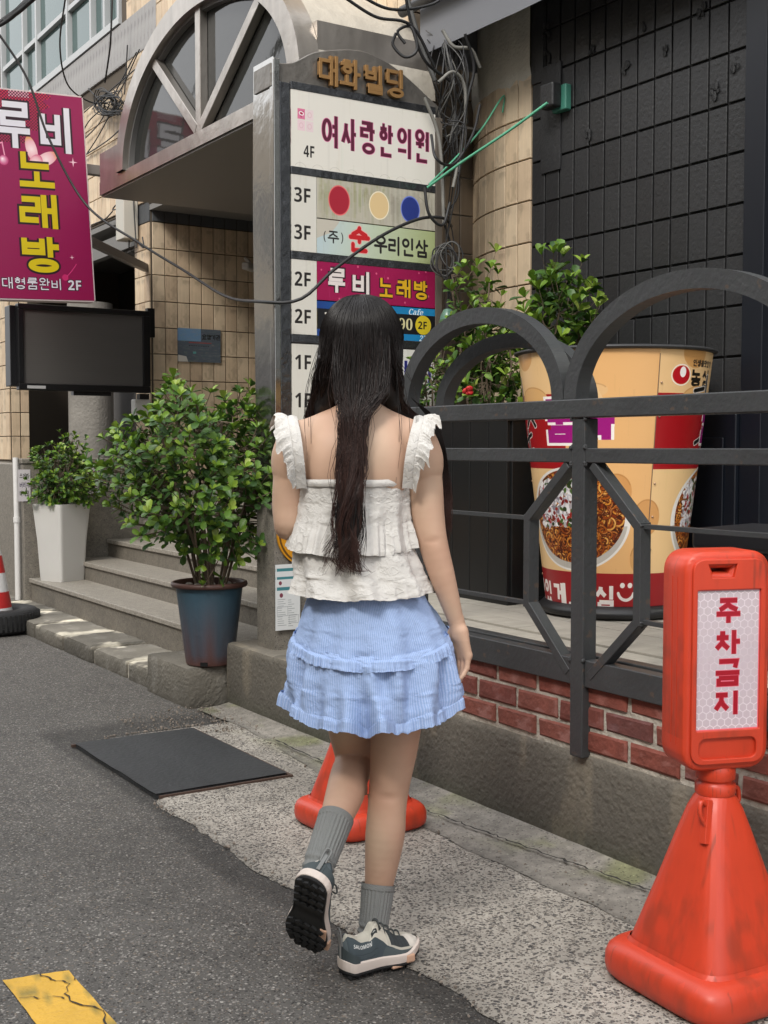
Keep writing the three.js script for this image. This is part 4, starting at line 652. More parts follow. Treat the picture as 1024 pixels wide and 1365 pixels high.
// magenta hanging sign
{
  const Z = -8.6, c = [[-38, 118], [105, 133], [122, 402], [-21, 398]].map(([a, b]) => onZ(a, b, Z)), s = thing('hanging_sign', 'magenta hanging sign with white and yellow lettering above the blank screen', 'sign', V(c[3].x, c[3].y, Z));
  const L = c.map((p) => p.clone().sub(s.position)), face = (z) => grid(1, 1, (u, v) => L[3].clone().lerp(L[2], u).lerp(L[0].clone().lerp(L[1], u), v).setZ(z));
  const tex = canvasTex(1024, 1900, (x, w, h) => {
    const g = x.createLinearGradient(0, h * 0.3, 0, h); g.addColorStop(0, '#8f1450'); g.addColorStop(1, '#8a0d47'); x.fillStyle = g; x.fillRect(0, 0, w, h); const R = rngOf(2);
    for (let j = 0; j < 34; j++) for (let i = 0; i < 60; i++) { const a = i * 15, b = j * 14; if (a > 560 + 120 * Math.sin(j) * 0.3 - j * 3 + 120 || (a > 440 && j > 24)) continue; const k = Math.max(0, 1 - j / 34); x.fillStyle = (i + j) % 2 ? '#3c0f22' : j < 4 && i > 20 && i < 34 ? '#d9a9b4' : `rgba(${150 + 60 * k},45,70,.9)`; x.fillRect(a, b, 13, 12); }
    // butterfly and notes printed on the sheet
    const wing = (a, b, rx, ry, r, c1) => { x.save(); x.translate(a, b); x.rotate(r); const q = x.createRadialGradient(0, 0, 4, 0, 0, Math.max(rx, ry)); q.addColorStop(0, '#f6dfe0'); q.addColorStop(0.6, '#e9b0ba'); q.addColorStop(1, c1); x.fillStyle = q; x.beginPath(); x.ellipse(0, 0, rx, ry, 0, 0, 7); x.fill(); x.restore(); };
    wing(505, 520, 52, 120, -0.25, '#d89a50'); wing(640, 605, 120, 58, -0.5, '#e08a60'); wing(540, 640, 60, 80, 0.6, '#d05a80');
    x.strokeStyle = '#e59ab4'; x.lineWidth = 12; x.beginPath(); x.moveTo(150, 720); x.lineTo(120, 520); x.lineTo(230, 480); x.lineTo(255, 650); x.stroke(); for (const [a, b] of [[110, 730], [235, 640]]) { const q = x.createRadialGradient(a - 12, b - 12, 4, a, b, 50); q.addColorStop(0, '#fbe3ea'); q.addColorStop(1, '#b32c66'); x.fillStyle = q; x.beginPath(); x.arc(a, b, 46, 0, 7); x.fill(); }
    const star = (a, b, r) => { x.fillStyle = '#f4c9d6'; x.beginPath(); for (let i = 0; i < 8; i++) { const q = i % 2 ? r * 0.2 : r; x.lineTo(a + q * Math.cos(i * Math.PI / 4), b + q * Math.sin(i * Math.PI / 4)); } x.fill(); }; star(900, 610, 46); star(80, 1180, 40); star(830, 1500, 24);
    hangul(x, '루비', 190, 90, 330, 470, [['#2a1020', 92], ['#dcdbe4', 56]], 408, 0, 'butt');
    hangul(x, '노래방', 352, 520, 380, 350, [['#231018', 92], ['#d0b80c', 54]], 0, 392, 'butt');
    hangul(x, '대형룸완비', 148, 1700, 108, 116, [['#2a1020', 24], ['#d9d4dc', 11]], 116, 0, 'butt'); x.font = 'bold 128px sans-serif'; x.lineWidth = 14; x.strokeStyle = '#2a1020'; x.strokeText('2F', 770, 1806); x.fillStyle = '#d9d4dc'; x.fillText('2F', 770, 1806);
    x.fillStyle = '#c22866'; x.beginPath(); x.arc(752, 1690, 30, 0, 7); x.fill(); x.strokeStyle = '#d03a78'; x.lineWidth = 7; x.beginPath(); x.moveTo(770, 1680); x.quadraticCurveTo(830, 1620, 870, 1560); x.stroke();
  });
  part('panel', [face(0.062)], sheetMat(tex, 0.4), s); part('back_panel', [face(-0.062)], mat(0.27, 0.01, 0.08, 0.5), s);
  const edge = mat(0.6, 0.5, 0.5, 0.6);
  for (let i = 0; i < 4; i++) part('frame', [bar(L[i], L[(i + 1) % 4], 0.02, 0.12, V(0.3, 0.3, 0).cross(V(0, 0, 1)))], edge, s);
  part('bracket', [bar(V(L[1].x - 0.05, lerp(L[2].y, L[1].y, 0.66), 0), V(XF - s.position.x - 0.01, lerp(L[2].y, L[1].y, 0.66), 0), 0.07, 0.06, V(0, 1, 0)), bar(V(L[2].x - 0.02, lerp(L[2].y, L[1].y, 0.3), 0.03), V(XF - s.position.x - 0.004, lerp(L[2].y, L[1].y, 0.285), -0.86), 0.06, 0.05, V(0, 1, 0))], mat(0.22, 0.2, 0.19, 0.5, { metalness: 0.4 }), s);
}
// blank screen
{
  const Z = -9.22, a = onZ(23, 404, Z), b = onZ(200, 524, Z), w = b.x - a.x, h = a.y - b.y, s = thing('display_screen', 'blank dark grey display screen in a black frame under the magenta sign', 'screen', V((a.x + b.x) / 2, b.y, Z));
  const blk = mat(0.006, 0.006, 0.007, 0.35);
  part('frame', [rspan(-w / 2, w / 2, 0, 0.05, -0.06, 0.02, 0.005), rspan(-w / 2, w / 2, h - 0.04, h, -0.06, 0.0205, 0.005), rspan(-w / 2, -w / 2 + 0.04, 0.051, h - 0.041, -0.06, 0.019, 0.005), rspan(w / 2 - 0.06, w / 2, 0.051, h - 0.041, -0.06, 0.021, 0.005)], blk, s);
  part('screen', [span(-w / 2 + 0.041, w / 2 - 0.061, 0.0515, h - 0.0415, -0.05, 0.005)], new THREE.MeshStandardMaterial({ map: dataTex(256, 256, (u, v) => { const k = 0.92 + 0.08 * fbm(u * 4, v * 30, 5, 3, 4) + 0.04 * Math.sin(v * 256 * 1.57); return [0.085 * k, 0.08 * k, 0.075 * k]; }, 1), roughness: 0.5 }), s);
  part('cabinet', [rspan(-w / 2 - 0.04, -w / 2 + 0.2, 0.03, h - 0.01, -0.2, -0.061, 0.006), rspan(-w / 2 + 0.2, w / 2, 0.03, h - 0.02, -0.14, -0.062, 0.006)], blk, s);
  part('badge', [span(-w / 2 + 0.06, -w / 2 + 0.2, 0.012, 0.034, 0.021, 0.024)], mat(0.45, 0.45, 0.45, 0.5), s);
  part('bracket', [span(w / 2 - 0.001, w / 2 + 0.06, h - 0.2, h + 0.03, -0.08, -0.03), span(-0.1, 0.2, -0.03, -0.001, -0.06, 0.0)], blk, s);
}
{
  const p = onZ(188, 545, -9.36), o = thing('junction_box', 'small white box mounted below the right corner of the blank screen', 'box', p);
  part('box', [rbox(0.13, 0.15, 0.1, 0.008)], mat(0.62, 0.61, 0.58, 0.5), o); part('lock', [cyl(0.008, 0.008, 0.012, 0, 0, 0, 12).rotateX(Math.PI / 2).translate(0.02, 0.01, 0.052)], mat(0.1, 0.1, 0.1, 0.4, { metalness: 0.8 }), o); part('arm', [span(-0.02, 0.06, 0.076, 0.12, -0.04, 0.03)], mat(0.02, 0.02, 0.02, 0.5), o);
}
{
  const Z = ZP + 0.02, a = onZ(237, 437, Z), b = onZ(294, 484, Z), w = b.x - a.x, h = a.y - b.y, o = tag(part('plaque', [new THREE.BoxGeometry(w, h, 0.012)], sheetMat(canvasTex(320, 256, (x, W, H) => {
    x.fillStyle = '#56606a'; x.fillRect(0, 0, W, H); const R = rngOf(6); x.fillStyle = '#6e92b5'; x.fillRect(0, 0, 170, 96); for (let i = 0; i < 300; i++) { x.fillStyle = `rgba(${130 + 60 * R()},${125 + 60 * R()},${120 + 40 * R()},.12)`; x.fillRect(R() * W, R() * H, R() * 46, R() * 12); }
    hangul(x, '요양기관', 178, 40, 34, 40, [['#1c1a1a', 6]]); x.fillStyle = '#9a4a4a'; x.fillRect(80, 104, 170, 7); x.fillStyle = '#33353a'; for (let i = 0; i < 12; i++) x.fillRect(80 + i * 13, 128, 8, 6); x.fillStyle = '#5fa09c'; x.fillRect(110, 176, 24, 16); x.fillStyle = '#c9c6be'; x.beginPath(); x.moveTo(0, 205); x.lineTo(60, 215); x.lineTo(74, 256); x.lineTo(0, 256); x.fill();
  }), 0.5)), 'weathered grey blue plaque screwed on the beige tiled pier', 'plaque'); o.position.set((a.x + b.x) / 2, (a.y + b.y) / 2, Z);
}
{
  const p = onZ(333, 356, ZP + 0.12), o = thing('security_camera', 'small pale security camera on the tiled pier under the canopy', 'camera', p, -0.9);
  const m = mat(0.5, 0.49, 0.47, 0.4); part('housing', [rbox(0.07, 0.065, 0.19, 0.02)], m, o); part('lens', [cyl(0.022, 0.022, 0.02, 0, 0, 0, 20).rotateX(Math.PI / 2).translate(0, 0, -0.1)], mat(0.01, 0.01, 0.01, 0.1), o); part('arm', [tube([V(0, 0.03, 0.03), V(0, 0.06, 0.09), V(0.06, 0.02, 0.13)], 0.012, 12, 8)], m, o);
}
{
  const Z = ZP + 0.044, a = onZ(106, 623, Z), b = onZ(131, 658, Z);
  const mk = (a2, b2, label, seed, red) => { const o = tag(part('notice', [new THREE.BoxGeometry(b2.x - a2.x, a2.y - b2.y, 0.003)], sheetMat(canvasTex(192, 256, (x, w, h) => { x.fillStyle = '#cfc9cc'; x.fillRect(0, 0, w, h); hangul(x, '쓰레기', 22, 30, 46, 46, [[red, 6]], 52); hangul(x, '버리지', 22, 100, 46, 46, [['#3a3450', 6]], 52); hangul(x, '마세요', 22, 170, 46, 46, [[red, 7]], 52); }), 0.7)), label, 'notice'); o.position.set((a2.x + b2.x) / 2, (a2.y + b2.y) / 2, Z); };
  mk(a, b, 'white paper notice on the granite plinth right of the white planter', 1, '#8e2a58'); mk(onZ(24, 626, Z), onZ(41, 668, Z), 'paper notice half hidden by leaves left above the white planter', 2, '#4a4a4a');
}
// ---------------------------------------------------------------- plants
const leafGeo = (() => { // obovate leaf with a folded midrib, base at the origin, along +y
  const w = [0.1, 0.3, 0.48, 0.42, 0.0], h = [0, 0.3, 0.62, 0.86, 1.0], P = [], I = [];
  for (let i = 0; i < 5; i++) { const z = -0.1 * h[i] * h[i]; P.push(-w[i] * 0.55, h[i], z + w[i] * 0.22, 0, h[i], z, w[i] * 0.55, h[i], z + w[i] * 0.22); }
  for (let i = 0; i < 4; i++) { const a = i * 3; I.push(a, a + 1, a + 4, a, a + 4, a + 3, a + 1, a + 2, a + 5, a + 1, a + 5, a + 4); }
  const g = new THREE.BufferGeometry().setAttribute('position', new THREE.BufferAttribute(new Float32Array(P), 3)); g.setIndex(I); g.computeVertexNormals(); return prep(g);
})();
const leafMat = (r, g, b) => new THREE.MeshPhysicalMaterial({ color: lin(r, g, b), roughness: 0.42, side: THREE.DoubleSide, transmission: 0.3, thickness: 0, specularIntensity: 0.6 });
const LEAF = [[0.105, 0.205, 0.03], [0.16, 0.28, 0.036], [0.06, 0.135, 0.026], [0.25, 0.37, 0.05], [0.04, 0.095, 0.024], [0.33, 0.42, 0.085]];
const leafMats = LEAF.map((c) => leafMat(...c)), foliageMat = leafMat(1, 1, 1), barkMat = mat(0.13, 0.095, 0.065, 0.9);
function shrub(root, o) {
  const R = rngOf(o.seed), rnd = () => R() - 0.5, stems = [], geos = [], leaves = [];
  for (let i = 0; i < o.stems; i++) {
    const a = (i + R()) / o.stems * 6.28, b = V(Math.cos(a) * o.spread * R(), o.y0, Math.sin(a) * o.spread * R()), k = 0.35 + 0.5 * R();
    const e = V(o.c.x + Math.cos(a) * o.r.x * k, o.c.y + o.r.y * (0.1 + 0.55 * R()), o.c.z + Math.sin(a) * o.r.z * k), m = b.clone().lerp(e, 0.5).add(V(rnd() * 0.06, 0.05, rnd() * 0.06));
    const c = new THREE.CatmullRomCurve3([b, m, e]); stems.push(c); geos.push(tube([b, m, e], o.thick * (0.7 + 0.6 * R()), 10, 5));
  }
  const seg = [];
  for (let i = 0; i < o.clusters; i++) {
    let d; do { d = V(rnd() * 2, rnd() * 2, rnd() * 2); } while (d.lengthSq() > 1 || d.lengthSq() < 0.06);
    const len = Math.pow(d.length(), 0.6); d.normalize(); const lump = 0.5 + 0.98 * fbm(d.x * 1.8 + 5 + o.seed, d.y * 1.8 + d.z * 1.3 + 5, o.seed, 3);
    const p = V(o.c.x + d.x * o.r.x * len * lump, o.c.y + d.y * o.r.y * len * lump, o.c.z + d.z * o.r.z * len * lump);
    if (p.y < o.y0 + 0.05 || (o.open && p.y < o.c.y - 0.1 * o.r.y && R() < 0.45 * sstep(o.c.y - 0.1 * o.r.y - p.y, 0, o.r.y * 0.6))) continue;
    let best = null, bd = 1e9; for (const c of stems) for (const t of [0.45, 0.65, 0.85, 1]) { const q = c.getPoint(t), dd = q.distanceToSquared(p) + (q.y > p.y ? 0.1 : 0); if (dd < bd) { bd = dd; best = q; } }
    const mid = best.clone().lerp(p, 0.55).add(V(rnd() * 0.04, -0.03, rnd() * 0.04)), tw = new THREE.CatmullRomCurve3([best, mid, p]); geos.push(new THREE.TubeGeometry(tw, 5, o.thick * 0.3, 4));
    const dir = p.clone().sub(mid).normalize().add(V(d.x * 0.4, 0.75, d.z * 0.4)).normalize(), young = R() < 0.18;
    const n = o.perCluster + Math.floor(R() * 4);
    for (let k = 0; k < n; k++) {
      const down = k < n * 0.55 ? 0 : (k / n) * 0.09 * (o.leaf / 0.04), base = p.clone().addScaledVector(dir, -down), th = k * 2.4 + R(), el = (k < 3 ? 0.5 : 0.85 + 0.5 * R());
      const s = V(0, 1, 0).cross(dir).normalize(); if (s.lengthSq() < 0.5) s.set(1, 0, 0); const t = dir.clone().cross(s);
      const ld = dir.clone().multiplyScalar(Math.cos(el)).addScaledVector(s, Math.sin(el) * Math.cos(th)).addScaledVector(t, Math.sin(el) * Math.sin(th)).normalize();
      const nz = dir.clone().addScaledVector(ld, -dir.dot(ld)).normalize().add(V(rnd() * 0.5, rnd() * 0.5, rnd() * 0.5)).normalize(), lx = ld.clone().cross(nz).normalize(), lz = lx.clone().cross(ld), L = o.leaf * (0.7 + 0.55 * R()) * (k < 2 ? 0.75 : 1);
      const tone = young && k < 4 ? (R() < 0.5 ? 3 : 5) : k < 3 ? (R() < 0.5 ? 1 : 3) : [0, 1, 2, 0, 4, 2][Math.floor(R() * 6)];
      leaves.push({ m: new THREE.Matrix4().makeBasis(lx.multiplyScalar(L), ld.clone().multiplyScalar(L), lz.multiplyScalar(L)).setPosition(base), tone, k: 0.8 + 0.4 * R(), d: base.clone().add(root.position).distanceToSquared(camera.position) });
    }
  }
  part('stem', geos, barkMat, root);
  leaves.sort((a, b) => a.d - b.d);
  const n = Math.min(o.parts, leaves.length);
  for (let i = 0; i < n; i++) { const l = leaves[i], m = new THREE.Mesh(leafGeo, leafMats[l.tone]); m.name = 'leaf'; m.castShadow = m.receiveShadow = true; l.m.decompose(m.position, m.quaternion, m.scale); root.add(m); }
  const rest = leaves.slice(n), im = new THREE.InstancedMesh(leafGeo, foliageMat, rest.length);
  rest.forEach((l, i) => { im.setMatrixAt(i, l.m); const c = LEAF[l.tone]; im.setColorAt(i, lin(c[0] * l.k, c[1] * l.k, c[2] * l.k)); });
  im.name = 'foliage'; im.userData.kind = 'stuff'; im.castShadow = im.receiveShadow = true; root.add(im);
}
const soilMat = mat(0.05, 0.037, 0.027, 1, { bumpMap: noiseBump, bumpScale: 0.02 });
{ // blue pot with the big shrub
  const t = thing('potted_shrub', 'large leafy green shrub in a tall blue grey pot with brown rim', 'potted plant', onY(280, 884, 0.201));
  const h = 0.42, pot = lathe([[0.0, 0], [0.112, 0], [0.118, 0.006], [0.126, 0.06], [0.165, h - 0.04], [0.168, h - 0.03]], 64);
  part('pot', [tint(prep(pot), (x, y, z) => { const a = Math.atan2(z, x), f = fbm(a * 3 + 9, y * 14, 301, 4), k = sstep(y + 0.1 * (f - 0.5), 0.0, 0.14); return [0, 1, 2].map((c) => lerp([0.1, 0.04, 0.032][c], [0.038, 0.085, 0.12][c], k) * (0.7 + 0.6 * fbm(a * 5 + 9, y * 4, 302, 4))); })], mat(1, 1, 1, 0.42, { vertexColors: true, bumpMap: noiseBump, bumpScale: 0.0015 }), t);
  part('rim', [lathe([[0.166, h - 0.035], [0.186, h - 0.032], [0.19, h - 0.022], [0.188, h - 0.01], [0.178, h - 0.006], [0.166, h - 0.012], [0.16, h - 0.06]], 64)], mat(0.085, 0.04, 0.032, 0.5), t);
  part('soil', [cyl(0.16, 0.155, 0.02, 0, h - 0.05, 0, 32)], soilMat, t);
  const nd = V(-0.62, 0, 0.78).normalize(); part('drain_hole', [new THREE.BoxGeometry(0.036, 0.02, 0.012).rotateY(Math.atan2(nd.x, nd.z)).translate(nd.x * 0.116, 0.014, nd.z * 0.116)], mat(0.004, 0.004, 0.004, 1), t);
  shrub(t, { seed: 41, stems: 13, spread: 0.1, y0: h - 0.05, thick: 0.0085, c: V(-0.03, 0.95, 0.02), r: V(0.53, 0.44, 0.5), clusters: 500, perCluster: 8, leaf: 0.054, parts: 300, open: 1 });
  const R = rngOf(8), st = []; for (let i = 0; i < 16; i++) st.push(new THREE.DodecahedronGeometry(0.012 + 0.012 * R(), 0).translate((R() - 0.5) * 0.26, h - 0.035, (R() - 0.5) * 0.26)); part('pebbles', st, mat(0.3, 0.27, 0.24, 0.9), t, 'stuff');
}
{ // white square planter
  const t = thing('potted_shrub', 'small green shrub in a tapered white square planter on the bottom step', 'potted plant', V(2.92, 0.273, -9.06), 0.42), h = 0.58;
  const ring = [[0.118, 0], [0.12, 0.01], [0.124, 0.1], [0.134, 0.3], [0.156, h - 0.02], [0.158, h], [0.14, h], [0.136, h - 0.06]];
  const se = (s, a, p = 14) => { const c = Math.cos(a), q = Math.sin(a); return [s * Math.sign(c) * Math.abs(c) ** (2 / p), s * Math.sign(q) * Math.abs(q) ** (2 / p)]; };
  part('planter', [toCreasedNormals(grid(ring.length - 1, 64, (u, v) => { const [s, y] = ring[Math.round(v * (ring.length - 1))], [x, z] = se(s, u * Math.PI * 2); return V(x, y, z); }, true), 0.6)], new THREE.MeshStandardMaterial({ map: grimeGray(0.6, 0.59, 0.56, 305, 0.12), roughness: 0.55, side: THREE.DoubleSide }), t);
  part('soil', [box(0.26, 0.02, 0.26, 0, h - 0.05, 0)], soilMat, t);
  shrub(t, { seed: 47, stems: 9, spread: 0.1, y0: h - 0.05, thick: 0.005, c: V(0.02, h + 0.2, 0), r: V(0.29, 0.27, 0.29), clusters: 190, perCluster: 8, leaf: 0.045, parts: 0 });
  shrub(t, { seed: 48, stems: 5, spread: 0.1, y0: h, thick: 0.004, c: V(0.12, h + 0.42, 0), r: V(0.15, 0.16, 0.12), clusters: 22, perCluster: 6, leaf: 0.045, parts: 0 });
}
// black boarded planter box behind the fence, with shrubs in it
{
  const x = 3.3, z0 = -4.95, z1 = -4.14, y0 = DECK + 0.012, y1 = 1.43, t = thing('planter_box', 'black boarded planter box behind the left end of the fence', 'planter', V(x, y0, z1));
  const m = mat(0.0065, 0.007, 0.0075, 0.5), n = 6, w = (z1 - z0) / n;
  const gs = [0, 1].map(() => rbox(w - 0.004, y1 - y0 - 0.06, 0.02, 0.003));
  for (let i = 0; i < n; i++) { const b = part('board', gs[i % 2], m, t); b.rotation.y = -Math.PI / 2; b.position.set(0, (y1 - y0) / 2, -(i + 0.5) * w); }
  for (let i = 0; i < 3; i++) { const b = part('board', gs[i % 2], m, t); b.position.set(0.075 + i * w, (y1 - y0) / 2, 0.0); }
  part('cap', [rspan(-0.02, 0.5, y1 - y0 - 0.028, y1 - y0, z0 - z1, 0.02, 0.004), rspan(-0.015, 0.45, 0, 0.03, z0 - z1, 0.012, 0.004)], m, t);
  part('back', [span(0.012, 0.44, 0.03, y1 - y0 - 0.03, z0 - z1, -0.012)], m, t);
}
{
  const Y = 1.425;
  const mk = (label, pos, o) => { const t = thing('leafy_shrub', label, 'shrub', pos); shrub(t, { y0: 0, thick: 0.005, spread: 0.06, perCluster: 6, stems: 5, ...o }); return t; };
  mk('tall upright green shrub in front of the beige rounded corner', V(3.55, Y, -4.72), { seed: 61, c: V(0.02, 0.42, 0.0), r: V(0.17, 0.42, 0.17), clusters: 100, leaf: 0.055, parts: 140 });
  mk('bushy green shrub standing above the left rim of the noodle cup', V(3.74, Y, -4.36), { seed: 62, c: V(0, 0.36, 0.03), r: V(0.21, 0.4, 0.21), clusters: 150, leaf: 0.064, parts: 220 });
  const f = mk('low green plant with one small red flower on the black planter box', V(3.42, Y, -4.86), { seed: 63, c: V(0, 0.16, 0), r: V(0.15, 0.15, 0.15), clusters: 50, leaf: 0.04, parts: 60 });
  const red = mat(0.5, 0.02, 0.02, 0.6), R = rngOf(3);
  for (const [a, b] of [[625, 521]]) { const p = onX(a, b, 3.3).sub(f.position), gs = []; for (let i = 0; i < 7; i++) gs.push(new THREE.SphereGeometry(0.016, 8, 6).scale(1, 0.6, 1).rotateX(R() * 3).translate(p.x + (R() - 0.5) * 0.025, p.y + (R() - 0.5) * 0.025, p.z + (R() - 0.5) * 0.025)); part('flower', gs, red, f); }
  mk('loose green shrub low behind the left fence arch', V(3.5, Y, -4.52), { seed: 64, c: V(0, 0.2, 0), r: V(0.16, 0.22, 0.16), clusters: 50, leaf: 0.05, parts: 60 });
}
// ---------------------------------------------------------------- giant noodle cup
{
  const t = thing('giant_noodle_cup', 'giant tan and red instant noodle cup model standing on the terrace', 'display cup', V(3.535, DECK + 0.018, -3.745));
  const H = 1.01, r0 = 0.275, r1 = 0.395, heading = Math.atan2(-t.position.x, -t.position.z);   // print faces the street corner
  const tex = canvasTex(2048, 1024, (x, w, h) => {
    const A = (deg) => (deg + 180) / 360 * w, Y = (py) => (py - 466) / (812 - 466) * h;
    x.fillStyle = '#e2b075'; x.fillRect(0, 0, w, h); const R = rngOf(21);
    for (const off of [-120, 0, 120]) { const bo = off === 120 ? 152 : off;
      const seam = 26 + off; x.save();
      x.fillStyle = '#e4bd88'; x.fillRect(A(seam), 0, A(seam + 62) - A(seam), h); x.fillStyle = '#e6c18c'; x.fillRect(A(seam), Y(620), A(seam + 62) - A(seam), h);
      for (const [a, py, rx, ry, c] of [[seam + 27, 470, 62, 60, '#cf9a5c'], [2 + off, 655, 60, 72, '#cd9559'], [24 + off, 690, 58, 74, '#cf985c'], [20 + off, 745, 40, 60, '#d09b60'], [-14 + off, 520, 60, 30, '#e0b681'], [-60 + off, 530, 90, 50, '#d9ab70']]) { x.fillStyle = c; x.beginPath(); x.ellipse(A(a), Y(py), rx, ry, 0, 0, 7); x.fill(); x.strokeStyle = 'rgba(160,105,55,.35)'; x.lineWidth = 5; x.beginPath(); x.ellipse(A(a), Y(py), rx - 3, ry - 3, 0, 3.3, 5.9); x.stroke(); }
      x.fillStyle = '#e3bd8c'; x.beginPath(); x.moveTo(A(-30 + off), Y(545)); x.bezierCurveTo(A(-18 + off), Y(470), A(-12 + off), Y(510), A(-2 + off), Y(548)); x.fill();
      // red field right of the seam, red wedge left
      x.fillStyle = '#9c0f18'; x.fillRect(A(seam), Y(524), A(seam + 62) - A(seam), Y(625) - Y(524));
      x.beginPath(); x.moveTo(A(-80 + off), Y(535)); x.lineTo(A(-66 + off), Y(555)); x.lineTo(A(-52 + off), Y(622)); x.lineTo(A(-94 + off), Y(622)); x.lineTo(A(-94 + off), Y(535)); x.fill();
      // brush strokes, black with a white edge
      for (const [c, lw] of [['#d9d2cc', 24], ['#0d0c0c', 16]]) { x.strokeStyle = c; x.fillStyle = c; x.lineWidth = lw; x.lineCap = 'round'; x.lineJoin = 'round'; x.beginPath(); for (const s of [[[-96, 520], [-84, 516]], [[-90, 540], [-66, 552], [-74, 566]], [[-66, 552], [-60, 566]], [[-88, 590], [-68, 578]], [[-76, 572], [-73, 612]], [[-92, 606], [-66, 600]], [[-80, 500], [-79, 530]]]) s.forEach(([a, b], i) => (i ? x.lineTo(A(a + bo), Y(b)) : x.moveTo(A(a + bo), Y(b)))); x.stroke(); }
      // the dish name in pink
      hangul(x, '툼바', A(-47 + off), Y(532), 128, 168, [['#f2ece6', 56], ['#9a1878', 34]], 150, 0, 'butt');
      // bowl of noodles printed on the cup
      const bx = A(-31 + off), by = Y(690), bw = 235, bh = 188; x.save();
      x.fillStyle = '#e6e2dc'; x.beginPath(); x.ellipse(bx, by + 10, bw + 14, bh + 22, 0, 0, 7); x.fill(); x.fillStyle = '#bdb7ae'; x.beginPath(); x.ellipse(bx, by + 14, bw + 2, bh + 10, 0, 0.1, 3.04); x.fill(); x.fillStyle = '#7a2f0e'; x.beginPath(); x.ellipse(bx, by - 2, bw - 10, bh, 0, 0, 7); x.fill(); x.clip();
      for (let i = 0; i < 900; i++) { const px = bx + (R() * 2 - 1) * bw, py = by + (R() * 2 - 1) * bh, cr = ['#8a3f12', '#b4651d', '#c9812f', '#d79a4a', '#9c4f16', '#5e240a'][Math.floor(R() * 6)], a0 = R() * 6.28, rr = 9 + R() * 18; x.strokeStyle = 'rgba(60,20,5,.8)'; x.lineWidth = 10; x.beginPath(); x.arc(px, py + 2, rr, a0, a0 + 2 + R() * 2.2); x.stroke(); x.strokeStyle = cr; x.lineWidth = 7; x.beginPath(); x.arc(px, py, rr, a0, a0 + 2 + R() * 2.2); x.stroke(); x.strokeStyle = 'rgba(245,205,140,.5)'; x.lineWidth = 2; x.beginPath(); x.arc(px, py, rr + 1, a0 + 0.3, a0 + 1.4); x.stroke(); }
      for (let i = 0; i < 420; i++) { const q = R(), px = bx - bw * 0.75 + q * bw * 0.95, py = by - bh * 0.75 + R() * bh * 1.0 - q * 20, c = ['#e8e4e4', '#d6d3d8', '#c4c0c8', '#f2efee', '#8c8790', '#b9b3b6'][Math.floor(R() * 6)]; if (px - bx > 40 && R() < 0.7) continue; x.fillStyle = R() < 0.06 ? '#a01f26' : R() < 0.06 ? '#3e5a28' : c; x.beginPath(); x.ellipse(px, py, 4 + R() * 13, 3 + R() * 9, R() * 3, 0, 7); x.fill(); }
      for (let i = 0; i < 50; i++) { x.fillStyle = ['#a32a20', '#4d6a2c', '#7f1a18', '#2c3a1c'][i % 4]; x.beginPath(); x.ellipse(bx - bw * 0.5 + R() * bw * 0.7, by - bh * 0.8 + R() * bh, 6 + R() * 8, 5 + R() * 5, R() * 3, 0, 7); x.fill(); }
      x.restore();
      if (off === -120) { x.restore(); continue; }
      x.fillStyle = '#b3121f'; x.beginPath(); x.ellipse(A(42 + off), Y(500), 38, 36, 0, 0, 7); x.fill(); x.fillStyle = '#f4eeea'; x.beginPath(); x.ellipse(A(43 + off), Y(496), 14, 21, 0, 0, 7); x.fill(); x.strokeStyle = '#f4e8e0'; x.lineWidth = 4; x.beginPath(); x.ellipse(A(42 + off), Y(500), 42, 40, 0, 0, 7); x.stroke();
      hangul(x, '농심', A(50 + off), Y(490), 66, 74, [['#17120f', 12]], 74, 0, 'butt'); hangul(x, '인생을맛있게', A(51 + off), Y(479), 22, 26, [['#2a221c', 4.5]], 24);
      x.restore();
    }
    // red foot band with the slogan
    x.fillStyle = '#971019'; x.fillRect(0, Y(766), w, h);
    for (const off of [0, 180]) { hangul(x, '맛있게,', A(-93 + off), Y(781), 92, 104, [['#efe6e0', 17]], 102, 0, 'butt'); hangul(x, '농심', A(-32 + off), Y(781), 92, 104, [['#efe6e0', 18]], 104, 0, 'butt'); x.strokeStyle = '#efe6e0'; x.lineWidth = 13; x.lineCap = 'round'; x.beginPath(); x.arc(A(11 + off), Y(790), 36, 0.25, 2.9); x.stroke(); x.fillStyle = '#efe6e0'; x.beginPath(); x.arc(A(8 + off), Y(782), 11, 0, 7); x.arc(A(14 + off), Y(782), 11, 0, 7); x.fill(); }
    for (let i = 0; i < 400; i++) { x.fillStyle = `rgba(70,50,30,${0.04 * R()})`; x.fillRect(R() * w, R() * h, 2 + R() * 6, 10 + R() * 90); }
  });
  // body: the print's middle (u = 0.5) faces the heading
  const N = 96, body = grid(24, N, (u, v) => { const a = heading - (u - 0.5) * Math.PI * 2 * -1, r = lerp(r1, r0, v); return V(Math.sin(a) * r, 0.05 + lerp(H, 0.0, v), Math.cos(a) * r); }, true, (u, v) => [u, 1 - v]);
  part('body', [body], new THREE.MeshStandardMaterial({ map: tex, roughness: 0.33, side: THREE.DoubleSide, bumpMap: coarseBump, bumpScale: 0.0006 }), t);
